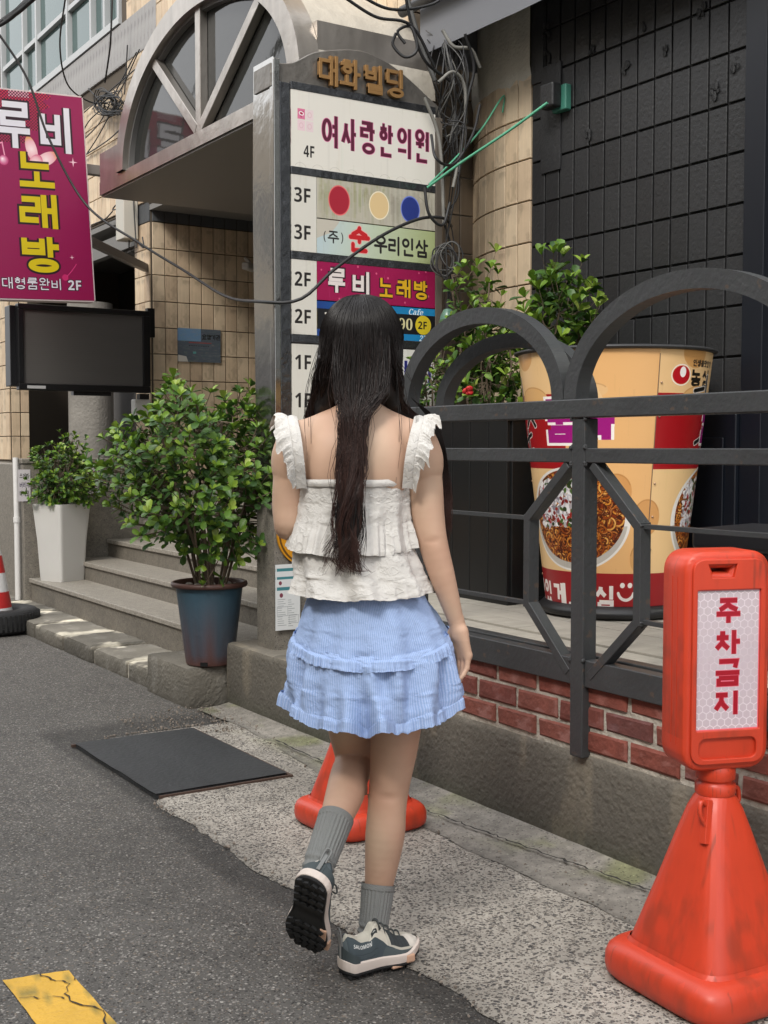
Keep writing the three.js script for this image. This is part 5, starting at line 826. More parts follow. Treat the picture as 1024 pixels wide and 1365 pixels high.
  const seamAt = (deg, nm) => { const a = heading + deg * Math.PI / 180, p = (y, k) => { const r = lerp(r0, r1, (y - 0.05) / H) + k; return V(Math.sin(a) * r, y, Math.cos(a) * r); }; part('seam', [bar(p(0.07, 0.001), p(H + 0.03, 0.001), 0.003, 0.002, V(Math.cos(a), 0, -Math.sin(a)))], mat(0.2, 0.13, 0.08, 0.6), t); const rv = []; for (let y = 0.15; y < 1.02; y += 0.13) rv.push(new THREE.SphereGeometry(0.005, 8, 6).translate(...p(y, 0.0).toArray()).translate(Math.cos(a) * 0.014, 0, -Math.sin(a) * 0.014)); part('rivets', rv, mat(0.45, 0.3, 0.2, 0.4, { metalness: 0.6 }), t, 'stuff'); };
  seamAt(26, 1); seamAt(146, 2); seamAt(-94, 3);
  part('rim', [lathe([[r1 - 0.02, H + 0.05], [r1 + 0.006, H + 0.047], [r1 + 0.018, H + 0.052], [r1 + 0.018, H + 0.06], [r1 + 0.006, H + 0.064], [r1 - 0.05, H + 0.062], [0.0, H + 0.06]], 72)], mat(0.03, 0.03, 0.032, 0.5), t);
  part('base', [lathe([[0, 0], [r0 + 0.015, 0], [r0 + 0.03, 0.01], [r0 + 0.03, 0.03], [r0 + 0.005, 0.052], [r0 - 0.02, 0.052]], 64)], mat(0.012, 0.012, 0.013, 0.4), t);
}
{ // dark bin at the right edge of the frame
  const p = onX(1030, 790, 3.1), t = thing('storage_bin', 'black plastic bin with a lid at the right edge behind the no parking sign', 'bin', V(p.x, DECK + 0.015, p.z), 0.2), m = mat(0.012, 0.012, 0.013, 0.4), w = 0.34, h = onX(1010, 700, 3.1).y - DECK - 0.02;
  part('body', [toCreasedNormals(grid(1, 4, (u, v) => { const k = (u * 4) % 4 | 0, s = lerp(w / 2 - 0.04, w / 2, v), a = Math.PI / 4 + k * Math.PI / 2; return V(Math.cos(a) * s * 1.41, v * (h - 0.07), Math.sin(a) * s * 1.41); }, true), 0.4)], m, t);
  part('lid', [rbox(w + 0.03, 0.07, w + 0.03, 0.02, 0, h - 0.035, 0)], mat(0.022, 0.022, 0.025, 0.35), t);
}
// ---------------------------------------------------------------- parking cones with boards, tyre and striped cone
const orangeMat = new THREE.MeshPhysicalMaterial({ map: dataTex(256, 256, (u, v) => { const k = 0.86 + 0.2 * fbm(u * 6, v * 6, 401, 5, 6) + 0.1 * (fbm(u * 50, v * 8, 402, 3, 50) - 0.5), d = 0.3 * sstep(fbm(u * 9, v * 4, 404, 5, 9), 0.56, 0.75) + 0.35 * sstep(fbm(u * 40, v * 3, 405, 4, 40), 0.66, 0.8) * sstep(fbm(u * 5, v * 5, 406, 3, 5), 0.45, 0.6); return [0.6 * k * (1 - d), 0.05 * k * (1 - d * 0.4), 0.017 * k]; }, 0.6), roughness: 0.42, clearcoat: 0.15, clearcoatRoughness: 0.4, side: THREE.DoubleSide });
const sq = (s, a, p) => { const c = Math.cos(a), q = Math.sin(a); return [s * Math.sign(c) * Math.abs(c) ** (2 / p), s * Math.sign(q) * Math.abs(q) ** (2 / p)]; };
function loftSq(prof, seg = 72) { // prof: [half size, y, squareness]
  const cv = prof.map((p) => V(...p)), n = prof.length - 1;
  return uvBox(toCreasedNormals(grid(n, seg, (u, v) => { const p = cv[Math.round(v * n)], [x, z] = sq(p.x, u * Math.PI * 2, p.z); return V(x, p.y, -z); }, true), 0.75));
}
function coneSign(label, pos, turn) {
  const t = thing('parking_cone', label, 'cone sign', pos, turn);
  part('base', [loftSq([[0.16, 0.004, 6], [0.185, 0.0, 6], [0.197, 0.012, 6], [0.2, 0.03, 6], [0.199, 0.055, 6], [0.193, 0.072, 6], [0.182, 0.083, 6], [0.168, 0.088, 6], [0.158, 0.09, 6], [0.153, 0.1, 6]])], orangeMat, t);
  part('cone', [loftSq([[0.153, 0.095, 5.5], [0.148, 0.115, 5.2], [0.11, 0.24, 4.6], [0.075, 0.36, 4], [0.056, 0.425, 3.2], [0.047, 0.45, 2.4], [0.04, 0.462, 2]])], orangeMat, t);
  part('neck', [lathe([[0.043, 0.455], [0.047, 0.462], [0.047, 0.482], [0.039, 0.484], [0.039, 0.492], [0.046, 0.495], [0.046, 0.518], [0.04, 0.53], [0.03, 0.54]], 36)], orangeMat, t);
  const clip = (sx) => bar(V(sx * 0.05, 0.455, 0.028), V(sx * 0.075, 0.36, 0.045), 0.018, 0.016, V(0, 0, 1));
  part('hook', [clip(-1), tube([V(-0.052, 0.44, 0.03), V(-0.075, 0.455, 0.033), V(-0.082, 0.43, 0.036), V(-0.068, 0.4, 0.04)], 0.006, 20, 8)], orangeMat, t);
  part('hook', [tube([V(0.045, 0.455, 0.0), V(0.07, 0.46, 0.0), V(0.075, 0.43, 0.0), V(0.06, 0.415, 0.0)], 0.006, 20, 8)], orangeMat, t);
  // moulded board with a handle
  const w = 0.22, y0 = 0.522, h = 0.508, rr = (x0, y0_, x1, y1, r, S) => { const s = new S(); s.moveTo(x0 + r, y0_); s.lineTo(x1 - r, y0_); s.quadraticCurveTo(x1, y0_, x1, y0_ + r); s.lineTo(x1, y1 - r); s.quadraticCurveTo(x1, y1, x1 - r, y1); s.lineTo(x0 + r, y1); s.quadraticCurveTo(x0, y1, x0, y1 - r); s.lineTo(x0, y0_ + r); s.quadraticCurveTo(x0, y0_, x0 + r, y0_); return s; };
  const hole = () => { const p = new THREE.Path(); p.moveTo(-0.056, h - 0.028); p.lineTo(0.02, h - 0.028); p.lineTo(0.012, h - 0.062); p.lineTo(-0.046, h - 0.062); p.closePath(); return p; };
  const e = 0.014, body = rr(-w / 2 + e, e, w / 2 - e, h - e, 0.04, THREE.Shape); body.holes.push(hole());
  const slab = uvBox(toCreasedNormals(new THREE.ExtrudeGeometry(body, { depth: 0.085, bevelEnabled: true, bevelSize: e, bevelThickness: e, bevelSegments: 4, curveSegments: 10 }).translate(0, y0, -0.0525), 0.6));
  const face = rr(-w / 2 + 0.02, 0.02, w / 2 - 0.02, h - 0.02, 0.03, THREE.Shape); face.holes.push(hole(), rr(-0.082, 0.094, 0.082, 0.422, 0.006, THREE.Path), rr(-0.075, 0.028, 0.075, 0.08, 0.022, THREE.Path));
  const front = (z, s) => { const g = new THREE.ExtrudeGeometry(face, { depth: 0.005, bevelEnabled: true, bevelSize: 0.002, bevelThickness: 0.002, bevelSegments: 2, curveSegments: 10 }); if (s < 0) g.rotateY(Math.PI); return uvBox(g.translate(0, y0, z)); };
  const m_board = part('board', [slab, front(0.0475, 1), front(-0.0525, -1)], orangeMat, t);
  m_board.rotation.y = -0.27; const groove = []; for (const z of [-0.012, 0.012]) groove.push(span(-w / 2 - 0.0012, -w / 2 + 0.002, y0 + 0.06, y0 + h - 0.06, z - 0.002, z + 0.002)); part('mould_line', groove, orangeMat, m_board);
  const tex = coneSign.tex ??= canvasTex(512, 1024, (x, W, H) => {
    const g = x.createLinearGradient(0, 0, W, H); g.addColorStop(0, '#c9bcc2'); g.addColorStop(1, '#c4b4bc'); x.fillStyle = g; x.fillRect(0, 0, W, H); const R = rngOf(31), r = 34;
    for (let j = 0; j < 22; j++) for (let i = 0; i < 10; i++) { const cx = i * r * 1.75 + (j % 2 ? r * 0.87 : 0), cy = j * r * 1.5, a = Math.abs(j - 10) / 10 * 0.5 + 0.05 + 0.2 * R() * R(); x.strokeStyle = `rgba(232,222,228,${a})`; x.lineWidth = 6; x.beginPath(); for (let k = 0; k < 7; k++) x.lineTo(cx + r * 0.98 * Math.cos(k * Math.PI / 3 + Math.PI / 6), cy + r * 0.98 * Math.sin(k * Math.PI / 3 + Math.PI / 6)); x.stroke(); }
    for (let i = 0; i < 60; i++) { x.fillStyle = `rgba(120,95,100,${0.05 * R()})`; x.fillRect(R() * W, R() * H, 3 + R() * 20, 30 + R() * 200); }
    hangul(x, '주차금지', 146, 64, 222, 196, [['#dd6d80', 44], ['#a31226', 34]], 0, 222, 'butt');
    x.strokeStyle = '#e4717d'; x.lineWidth = 10; x.strokeRect(3, 3, W - 6, H - 6);
  });
  for (const s of [1, -1]) { const p = part('sticker', [new THREE.BoxGeometry(0.16, 0.324, 0.002)], sheetMat(tex, 0.3), m_board); p.position.set(0, y0 + 0.258, s * 0.0495 - 0.0025); if (s < 0) p.rotation.y = Math.PI; }
  return t;
}
const coneA = at(950, 1290, 2.82);
coneSign('orange parking cone with a no parking board at the right front edge', V(coneA.x, 0.013, coneA.z), -0.06);
{ const p = at(480, 1080, 4.06), c = coneSign('orange parking cone standing behind the walking woman, its board hidden by her', V(p.x, 0.013, p.z), -32.7 * Math.PI / 180 + 0.62); c.scale.setScalar(0.9); }
{
  const p = onY(-8, 842, 0), t = thing('old_tyre', 'old black tyre lying flat on the road at the left edge', 'tyre', V(p.x, 0.002, p.z)), pr = [];
  for (let i = 0; i <= 24; i++) { const a = i / 24 * Math.PI * 2; pr.push([0.235 + 0.075 * Math.sign(Math.cos(a)) * Math.abs(Math.cos(a)) ** 0.7, 0.085 + 0.082 * Math.sign(Math.sin(a)) * Math.abs(Math.sin(a)) ** 0.7]); }
  part('tyre', [lathe(pr, 64)], mat(0.018, 0.018, 0.019, 0.75, { bumpMap: noiseBump, bumpScale: 0.004 }), t);
  const gr = []; for (let i = 0; i < 60; i++) { const a = i / 60 * 6.283; gr.push(new THREE.BoxGeometry(0.006, 0.11, 0.014).rotateY(-a).translate(Math.cos(a) * 0.309, 0.085, Math.sin(a) * 0.309)); } part('tread', gr, mat(0.02, 0.02, 0.02, 0.8), t, 'stuff');
  const c = thing('traffic_cone', 'red and white striped traffic cone standing in the old tyre', 'traffic cone', V(p.x, 0.012, p.z)), red = mat(0.55, 0.03, 0.03, 0.45), wh = mat(0.75, 0.74, 0.73, 0.4), R = (y) => 0.15 - 0.17 * y;
  part('base', [loftSq([[0.14, 0, 6], [0.15, 0.01, 6], [0.15, 0.025, 6], [0.13, 0.03, 4]])], red, c);
  [[0.03, 0.16, wh], [0.16, 0.27, red], [0.27, 0.4, wh], [0.4, 0.52, red], [0.52, 0.62, wh], [0.62, 0.72, red]].forEach(([a, b, m]) => part('band', [lathe([[R(a), a], [R(b), b]], 40)], m, c)); part('tip', [lathe([[R(0.72), 0.72], [0.02, 0.735], [0, 0.735]], 24)], red, c);
}
// ---------------------------------------------------------------- the walking woman
// signed distance bodies, meshed by surface nets
function sdf(prims) {
  for (const p of prims) {
    if (p.r) { p.cx = p.c.x; p.cy = p.c.y; p.cz = p.c.z; }
    else { const d = p.b.clone().sub(p.a); p.l2 = Math.max(1e-9, d.lengthSq()); p.dx = d.x; p.dy = d.y; p.dz = d.z; }
    p.k ??= 0.02;
  }
  return (x, y, z) => {
    let m = 1e3;
    for (const p of prims) {
      let d;
      if (p.r) { const a = (x - p.cx), b = (y - p.cy), c = (z - p.cz), u = a / p.r[0], v = b / p.r[1], w = c / p.r[2], k0 = Math.sqrt(u * u + v * v + w * w), k1 = Math.sqrt((u / p.r[0]) ** 2 + (v / p.r[1]) ** 2 + (w / p.r[2]) ** 2); d = k1 < 1e-9 ? -Math.min(...p.r) : k0 * (k0 - 1) / k1; }
      else { const a = x - p.a.x, b = y - p.a.y, c = z - p.a.z; let t = (a * p.dx + b * p.dy + c * p.dz) / p.l2; t = t < 0 ? 0 : t > 1 ? 1 : t; const ex = a - t * p.dx, ey = b - t * p.dy, ez = c - t * p.dz; d = Math.sqrt(ex * ex + ey * ey + ez * ez) - (p.ra + (p.rb - p.ra) * t); }
      if (p.cut) { d = -d; const h = clamp(0.5 - 0.5 * (m - d) / p.k, 0, 1); m = lerp(m, d, h) + p.k * h * (1 - h); continue; }
      const h = clamp(0.5 + 0.5 * (m - d) / p.k, 0, 1); m = m - d > p.k ? d : d - m > p.k ? m : lerp(m, d, h) - p.k * h * (1 - h);
    }
    return m;
  };
}
function nets(f, lo, hi, cell) {
  const n = [0, 1, 2].map((i) => Math.ceil((hi.getComponent(i) - lo.getComponent(i)) / cell) + 1), [nx, ny, nz] = n, D = new Float32Array(nx * ny * nz), id = new Int32Array(nx * ny * nz).fill(-1), P = [], N = [], I = [];
  for (let z = 0, o = 0; z < nz; z++) for (let y = 0; y < ny; y++) for (let x = 0; x < nx; x++, o++) D[o] = f(lo.x + x * cell, lo.y + y * cell, lo.z + z * cell);
  const sx = 1, sy = nx, sz = nx * ny, cor = [0, sx, sy, sx + sy, sz, sx + sz, sy + sz, sx + sy + sz], E = [[0, 1], [2, 3], [4, 5], [6, 7], [0, 2], [1, 3], [4, 6], [5, 7], [0, 4], [1, 5], [2, 6], [3, 7]];
  for (let z = 0; z < nz - 1; z++) for (let y = 0; y < ny - 1; y++) for (let x = 0; x < nx - 1; x++) {
    const o = x + y * sy + z * sz; let c = 0, ax = 0, ay = 0, az = 0;
    for (const [i, j] of E) { const a = D[o + cor[i]], b = D[o + cor[j]]; if (a < 0 === b < 0) continue; const t = a / (a - b); ax += (i & 1) + ((j & 1) - (i & 1)) * t; ay += (i >> 1 & 1) + ((j >> 1 & 1) - (i >> 1 & 1)) * t; az += (i >> 2) + ((j >> 2) - (i >> 2)) * t; c++; }
    if (!c) continue; id[o] = P.length / 3; const X = lo.x + (x + ax / c) * cell, Y = lo.y + (y + ay / c) * cell, Z = lo.z + (z + az / c) * cell, e = cell * 0.5;
    const g = V(f(X + e, Y, Z) - f(X - e, Y, Z), f(X, Y + e, Z) - f(X, Y - e, Z), f(X, Y, Z + e) - f(X, Y, Z - e)).normalize(); P.push(X, Y, Z); N.push(g.x, g.y, g.z);
  }
  for (let z = 1; z < nz - 1; z++) for (let y = 1; y < ny - 1; y++) for (let x = 1; x < nx - 1; x++) {
    const o = x + y * sy + z * sz, a = D[o] < 0;
    for (const [s, u, v] of [[sx, sy, sz], [sy, sz, sx], [sz, sx, sy]]) { if (a === D[o + s] < 0) continue; const q = [id[o], id[o - u], id[o - u - v], id[o - v]]; if (q.some((k) => k < 0)) continue; if (a) I.push(q[0], q[1], q[2], q[0], q[2], q[3]); else I.push(q[0], q[2], q[1], q[0], q[3], q[2]); }
  }
  const g = new THREE.BufferGeometry(); g.setAttribute('position', new THREE.BufferAttribute(new Float32Array(P), 3)); g.setAttribute('normal', new THREE.BufferAttribute(new Float32Array(N), 3)); g.setIndex(I); return g;
}
const woman = thing('person', 'woman walking away in white ruffled top, blue striped mini skirt, grey socks and trail shoes', 'person', (() => { const p = at(500, 1285, 3.02); p.y = 0; return p; })(), YAW);
woman.updateMatrixWorld(true);
const toL = woman.matrixWorld.clone().invert();
const lp = (px, py, away = 0) => at(px, py, 3.02 + away).applyMatrix4(toL);
const chain = (P, r, k) => { const cv = new THREE.CatmullRomCurve3(P, false, 'centripetal'), n = (P.length - 1) * 4, out = []; const rad = (t) => { const x = t * (r.length - 1), i = Math.min(r.length - 2, Math.floor(x)), f = x - i, g = (j) => r[clamp(j, 0, r.length - 1)], m0 = (g(i + 1) - g(i - 1)) / 2, m1 = (g(i + 2) - g(i)) / 2; return (2 * f ** 3 - 3 * f * f + 1) * g(i) + (f ** 3 - 2 * f * f + f) * m0 + (3 * f * f - 2 * f ** 3) * g(i + 1) + (f ** 3 - f * f) * m1; }; for (let j = 0; j < n; j++) out.push(cap(cv.getPoint(j / n), cv.getPoint((j + 1) / n), rad(j / n), rad((j + 1) / n), j < 3 ? k : 0.0012)); return out; };
const cap = (a, b, ra, rb, k) => ({ a, b, ra, rb, k }), ell = (c, r, k) => ({ c, r, k });
const skinMat = new THREE.MeshPhysicalMaterial({ vertexColors: true, roughness: 0.5, sheen: 0.25, sheenColor: lin(0.9, 0.6, 0.5), sheenRoughness: 0.5, specularIntensity: 0.6, bumpMap: noiseBump, bumpScale: 0 });
const J = {
  C: lp(482, 462, 0.06), C7: lp(481, 552, 0.005), sL: lp(394, 592, 0.0), sR: lp(557, 592, 0.0), eL: lp(384, 700, 0.0), eR: lp(577, 722, -0.015), wL: lp(412, 688, 0.22), wR: lp(610, 834, -0.0),
  hL: lp(462, 880, 0.0), hR: lp(528, 880, 0.0), kL: lp(474, 1012, 0.12), kR: lp(519, 1048, 0.0), aL: lp(419, 1168, -0.2), aR: lp(498, 1243, -0.035),
};
// hand: wrist, direction of the fingers, across from index to little finger, palm side
function hand(w, D, A, Nn, curl, thumbOut) {
  const P = [], pt = (d, a, n) => w.clone().addScaledVector(D, d).addScaledVector(A, a).addScaledVector(Nn, n);
  P.push(cap(pt(-0.02, 0, 0), pt(0.02, 0, 0), 0.02, 0.021, 0.01));
  for (const a of [-0.024, -0.008, 0.008, 0.022]) P.push(cap(pt(0.015, a * 0.65, 0), pt(0.078 - Math.abs(a - 0.004) * 0.15, a, 0.003), 0.0135, 0.0115, 0.012));
  const L = [[0.04, 0.025, 0.02], [0.044, 0.028, 0.021], [0.041, 0.026, 0.02], [0.032, 0.02, 0.018]];
  [-0.026, -0.0088, 0.0085, 0.025].forEach((a, i) => {
    let p = pt(0.08 - Math.abs(a - 0.002) * 0.25, a, 0.003), ang = curl * (0.65 + 0.12 * i), r = 0.0092 - (i === 3 ? 0.0012 : 0);
    L[i].forEach((l, s) => { const q = p.clone().addScaledVector(D, l * Math.cos(ang)).addScaledVector(Nn, l * Math.sin(ang)).addScaledVector(A, a * 0.08); P.push(cap(p, q, r, r - 0.0009, s ? 0.003 : 0.006)); p = q; r -= 0.0009; ang += curl * (s ? 0.6 : 0.95); });
  });
  let p = pt(0.022, -0.022, 0.006), dir = D.clone().multiplyScalar(0.75).addScaledVector(A, -thumbOut).addScaledVector(Nn, 0.25).normalize();
  [[0.038, 0.0125], [0.03, 0.0105], [0.024, 0.0095]].forEach(([l, r], s) => { const q = p.clone().addScaledVector(dir, l); P.push(cap(p, q, r, r - 0.001, s ? 0.003 : 0.01)); p = q; dir = dir.clone().addScaledVector(D, 0.3).addScaledVector(Nn, 0.2).normalize(); });
  return P;
}
{
  const B = [
    ell(lp(477, 640, 0.0), [0.122, 0.15, 0.088], 0.03), ell(lp(478, 597, 0.005), [0.138, 0.1, 0.08], 0.05), ell(lp(440, 622, -0.05), [0.05, 0.075, 0.036], 0.035), ell(lp(515, 622, -0.05), [0.05, 0.075, 0.036], 0.035),
    ell(lp(482, 740, 0.0), [0.108, 0.15, 0.08], 0.05), ell(lp(494, 835, 0.0), [0.145, 0.12, 0.105], 0.05),
    ell(lp(440, 650, 0.075), [0.05, 0.055, 0.05], 0.04), ell(lp(515, 650, 0.075), [0.05, 0.055, 0.05], 0.04),
    cap(lp(481, 535, 0.02), lp(480, 590, 0.0), 0.046, 0.055, 0.03), cap(lp(479, 562, 0.005), lp(404, 582, 0.0), 0.045, 0.04, 0.03), cap(lp(481, 562, 0.005), lp(549, 582, 0.0), 0.045, 0.04, 0.03),
    // arms
    ...chain([J.sR, lp(566, 640, -0.003), lp(571, 690, -0.01), J.eR, lp(588, 762, -0.012), lp(601, 805, -0.006), J.wR], [0.045, 0.0445, 0.0405, 0.0365, 0.0325, 0.025, 0.0195], 0.03),
    ...chain([J.sL, lp(387, 640, 0.0), lp(384, 676, 0.0), J.eL, lp(385, 700, 0.05), lp(396, 695, 0.12), J.wL], [0.044, 0.0425, 0.039, 0.0345, 0.0335, 0.029, 0.0195], 0.03),
    // standing leg
    ...chain([J.hR, lp(528, 940, 0.0), lp(526, 990, 0.0), J.kR, lp(516, 1078, -0.004), lp(513.5, 1112, -0.01), lp(509, 1150, -0.008), lp(505, 1182, -0.005), J.aR], [0.085, 0.07, 0.0605, 0.0505, 0.0485, 0.0495, 0.0425, 0.0355, 0.029], 0.03),
    { ...cap(lp(499, 1063, -0.056), lp(530, 1066, -0.056), 0.003, 0.003, 0.016), cut: true }, { ...cap(lp(568, 723, -0.056), lp(587, 721, -0.056), 0.002, 0.002, 0.014), cut: true },
    // trailing leg, knee bent
    ...chain([J.hL, lp(466, 930, 0.04), lp(470, 975, 0.09), J.kL, lp(466, 1034, 0.05), lp(460, 1058, -0.01), lp(449, 1088, -0.065), lp(440, 1112, -0.11), J.aL], [0.085, 0.072, 0.061, 0.053, 0.0495, 0.0485, 0.0405, 0.034, 0.028], 0.03),
  ];
  const fB = sdf(B), all = [];
  const body = nets(fB, V(-0.33, 0.02, -0.3), V(0.27, 1.44, 0.32), 0.0085);
  // head
  const C = J.C, h = (x, y, z) => V(C.x + x, C.y + y, C.z + z);
  const H = [ell(h(0, 0.02, 0.01), [0.072, 0.088, 0.09], 0.02), ell(h(0, -0.035, -0.035), [0.056, 0.075, 0.056], 0.04), cap(h(0, -0.09, -0.062), h(0, -0.085, -0.055), 0.02, 0.024, 0.03), cap(h(0, -0.06, 0.02), lp(480, 575, 0.0), 0.047, 0.052, 0.02),
    cap(h(0, 0.012, -0.084), h(0, -0.026, -0.1), 0.006, 0.0105, 0.012), cap(h(-0.012, -0.028, -0.09), h(0.012, -0.028, -0.09), 0.006, 0.006, 0.008), cap(h(-0.018, -0.056, -0.083), h(0.018, -0.056, -0.083), 0.005, 0.005, 0.007), cap(h(-0.016, -0.063, -0.081), h(0.016, -0.063, -0.081), 0.0055, 0.0055, 0.005),
    ell(h(-0.073, -0.01, 0.005), [0.009, 0.031, 0.018], 0.006), ell(h(0.073, -0.01, 0.005), [0.009, 0.031, 0.018], 0.006), { ...ell(h(-0.031, 0.002, -0.092), [0.014, 0.009, 0.012], 0.008), cut: true }, { ...ell(h(0.031, 0.002, -0.092), [0.014, 0.009, 0.012], 0.008), cut: true }];
  const headG = nets(sdf(H), V(C.x - 0.1, C.y - 0.24, C.z - 0.13), V(C.x + 0.1, C.y + 0.13, C.z + 0.13), 0.0045);
  const n = (v) => v.clone().normalize();
  const dR = n(J.wR.clone().sub(lp(590, 768, -0.015)).add(V(0, -0.05, 0))), aR = n(V(0.55, 0, 0.85)), nR = n(V(-0.85, 0, 0.5));
  const fR = sdf(hand(J.wR, dR, n(aR.addScaledVector(dR, -aR.dot(dR))), n(nR.addScaledVector(dR, -nR.dot(dR))), 0.46, 0.75));
  const rh = nets(fR, V(J.wR.x - 0.1, J.wR.y - 0.22, J.wR.z - 0.11), V(J.wR.x + 0.12, J.wR.y + 0.06, J.wR.z + 0.11), 0.0033);
  const dL = n(J.wL.clone().sub(lp(392, 696, 0.08))), aL = n(V(-0.1, -1, 0)), nL = n(V(1, 0, 0));
  const fL = sdf(hand(J.wL, dL, n(aL.addScaledVector(dL, -aL.dot(dL))), n(nL.addScaledVector(dL, -nL.dot(dL))), 0.6, 0.5));
  const lh = nets(fL, V(J.wL.x - 0.1, J.wL.y - 0.11, J.wL.z - 0.24), V(J.wL.x + 0.16, J.wL.y + 0.11, J.wL.z + 0.06), 0.004);
  const near = (x, y, z, p, r) => sstep(r - Math.hypot(x - p.x, y - p.y, z - p.z), 0, r), lips = h(0, -0.06, -0.086);
  const tone = (g) => tint(g, (x, y, z) => {
    const red = 0.5 * near(x, y, z, J.eR, 0.055) + 0.35 * near(x, y, z, J.kR, 0.08) + 0.3 * near(x, y, z, J.kL, 0.09) + 0.35 * near(x, y, z, J.wR.clone().addScaledVector(dR, 0.1), 0.07) + 1.6 * near(x, y, z, lips, 0.016), k = 0.96 + 0.16 * (fbm(x * 22 + 9, y * 22 + z * 13, 501, 4) - 0.5), leg = y < 0.8 ? 0.92 : 1;
    const mo = 0.085 * (fbm(x * 11 + 3, y * 9 + z * 7 + 3, 503, 4) - 0.5); return [0.575 * k * leg, (0.378 - 0.08 * red + mo) * k * leg, (0.268 - 0.065 * red + mo * 0.8) * k * leg];
  });
  const skin = [body, headG, rh, lh].map((g) => tone(prep(g)));
  // crease lines at the elbow
  part('body', skin, skinMat, woman);
  for (const s of [-1, 1]) { const e = part('eye', [new THREE.SphereGeometry(0.0115, 20, 14).translate(...h(s * 0.031, 0.002, -0.079).toArray())], mat(0.7, 0.68, 0.66, 0.15), woman); part('iris', [new THREE.SphereGeometry(0.0055, 14, 10).scale(1, 1, 0.5).translate(...h(s * 0.031, 0.002, -0.0895).toArray())], mat(0.02, 0.012, 0.008, 0.1), e); }
  for (const s of [-1, 1]) part('eyebrow', [tube([h(s * 0.015, 0.021, -0.092), h(s * 0.032, 0.025, -0.089), h(s * 0.047, 0.02, -0.08)], 0.0026, 12, 6)], mat(0.02, 0.015, 0.012, 0.8), woman);
}
// cloth: rings of an elliptic tube with folds. rings: [y, cx, cz, rx, rz]
const clothBump = dataTex(512, 512, (u, v) => { const a = fbm(u * 8, v * 8, 511, 3, 8), b = Math.abs(fbm(u * 12 + a * 0.0, v * 16, 514, 4, 4) - 0.5) * 2; return 0.72 - 0.5 * Math.pow(1 - b, 6) * a + 0.12 * fbm(u * 128, v * 128, 512, 2, 128) + 0.25 * (a - 0.5); }, [0.2, 0.2], false);
const topMat = new THREE.MeshPhysicalMaterial({ color: lin(0.6, 0.58, 0.545), roughness: 0.9, side: THREE.DoubleSide, sheen: 0.2, sheenColor: lin(1, 1, 1), bumpMap: clothBump, bumpScale: 0.004 });
const stripes = dataTex(256, 256, (u, v) => { const s = 0.5 + 0.5 * Math.sin(u * Math.PI * 2 * 16), w = sstep(s + 0.15 * (vnoise(u * 90, v * 90, 5, 90) - 0.5), 0.35, 0.65), k = 0.92 + 0.16 * fbm(u * 30, v * 30, 515, 3, 30); return [lerp(0.31, 0.43, w) * k, lerp(0.42, 0.53, w) * k, lerp(0.64, 0.725, w) * k]; }, [0.085, 0.085]);
const skirtMat = new THREE.MeshPhysicalMaterial({ map: stripes, color: lin(0.86, 0.9, 0.98), roughness: 0.88, side: THREE.DoubleSide, bumpMap: clothBump, bumpScale: 0.002 });
function cloth(rings, o) {
  const R = rngOf(o.seed), W = []; for (let i = 0; i < 9; i++) W.push([Math.round(lerp(o.f0, o.f1, R())), R() * 6.28, 0.5 + R()]);
  const G = []; for (let i = 0; i < 6; i++) G.push([Math.round(lerp(o.g0 ?? 36, o.g1 ?? 64, R())), R() * 6.28]);
  const cv = (t) => { const k = t * (rings.length - 1), i = Math.min(rings.length - 2, Math.floor(k)), f = k - i; return rings[i].map((a, c) => lerp(a, rings[i + 1][c], f * f * (3 - 2 * f) * 0.5 + f * 0.5)); };
  const rows = o.rows ?? 44, cols = o.cols ?? 420;
  return grid(rows, cols, (u, v) => {
    const [y, cx, cz, rx, rz] = cv(v), vf = o.vfix ?? v, a = u * Math.PI * 2; let d = 0, g = 0;
    for (const [f, p, w] of W) d += w * Math.sin(f * a + p + 1.2 * Math.sin(vf * 3 + p)); d /= 6;
    for (const [f, p] of G) g += Math.sin(f * a + p + 0.9 * Math.sin(a * 3 + p)); g *= (0.25 + 1.3 * fbm(u * 14, 3, o.seed + 6, 3, 14)) / 3.2;
    const ruf = o.ruffle ? sstep(v, 1 - o.ruffle, 1) : 0, gat = o.gather ? (1 - sstep(v, 0, o.gather)) : 0;
    const s = Math.sin(a), c = Math.cos(a), q = fbm(u * 22 + 2.5 * v, v * 11 + 20, o.seed + 3, 5, 0) - 0.5 + 0.55 * (Math.abs(fbm(u * 15, v * 13 + 7, o.seed + 4, 4) - 0.5) * 2 - 0.3);
    const r = (o.amp0 + (o.amp1 - o.amp0) * v) * d + ruf * (o.rufAmp ?? 0.005) * g + gat * 0.002 * g + (o.crumple ?? 0.004) * q * 2 * Math.min(1, v * 6 + 0.1) + ruf * (o.flare ?? 0.006);
    const yy = y - c * 0.5 * (o.dip0 ?? 0) * (1 - vf) ** 2 + vf * vf * ((o.hem ?? 0.006) * d + (o.dip ?? 0) * -c * 0.5) + ruf * (o.jag ?? 0.004) * (fbm(u * 90, 4, o.seed + 8, 3) - 0.5);
    return V(cx + s * (rx + r), yy, cz + c * (rz + r));
  }, true, (u, v) => [u * (o.circ ?? 1), v * (o.len ?? 0.2)]);
}
const yOf = (py) => 1.28 - (py - 596) / FPX * 3.02, xOf = (px) => (px - 500) / FPX * 3.02;
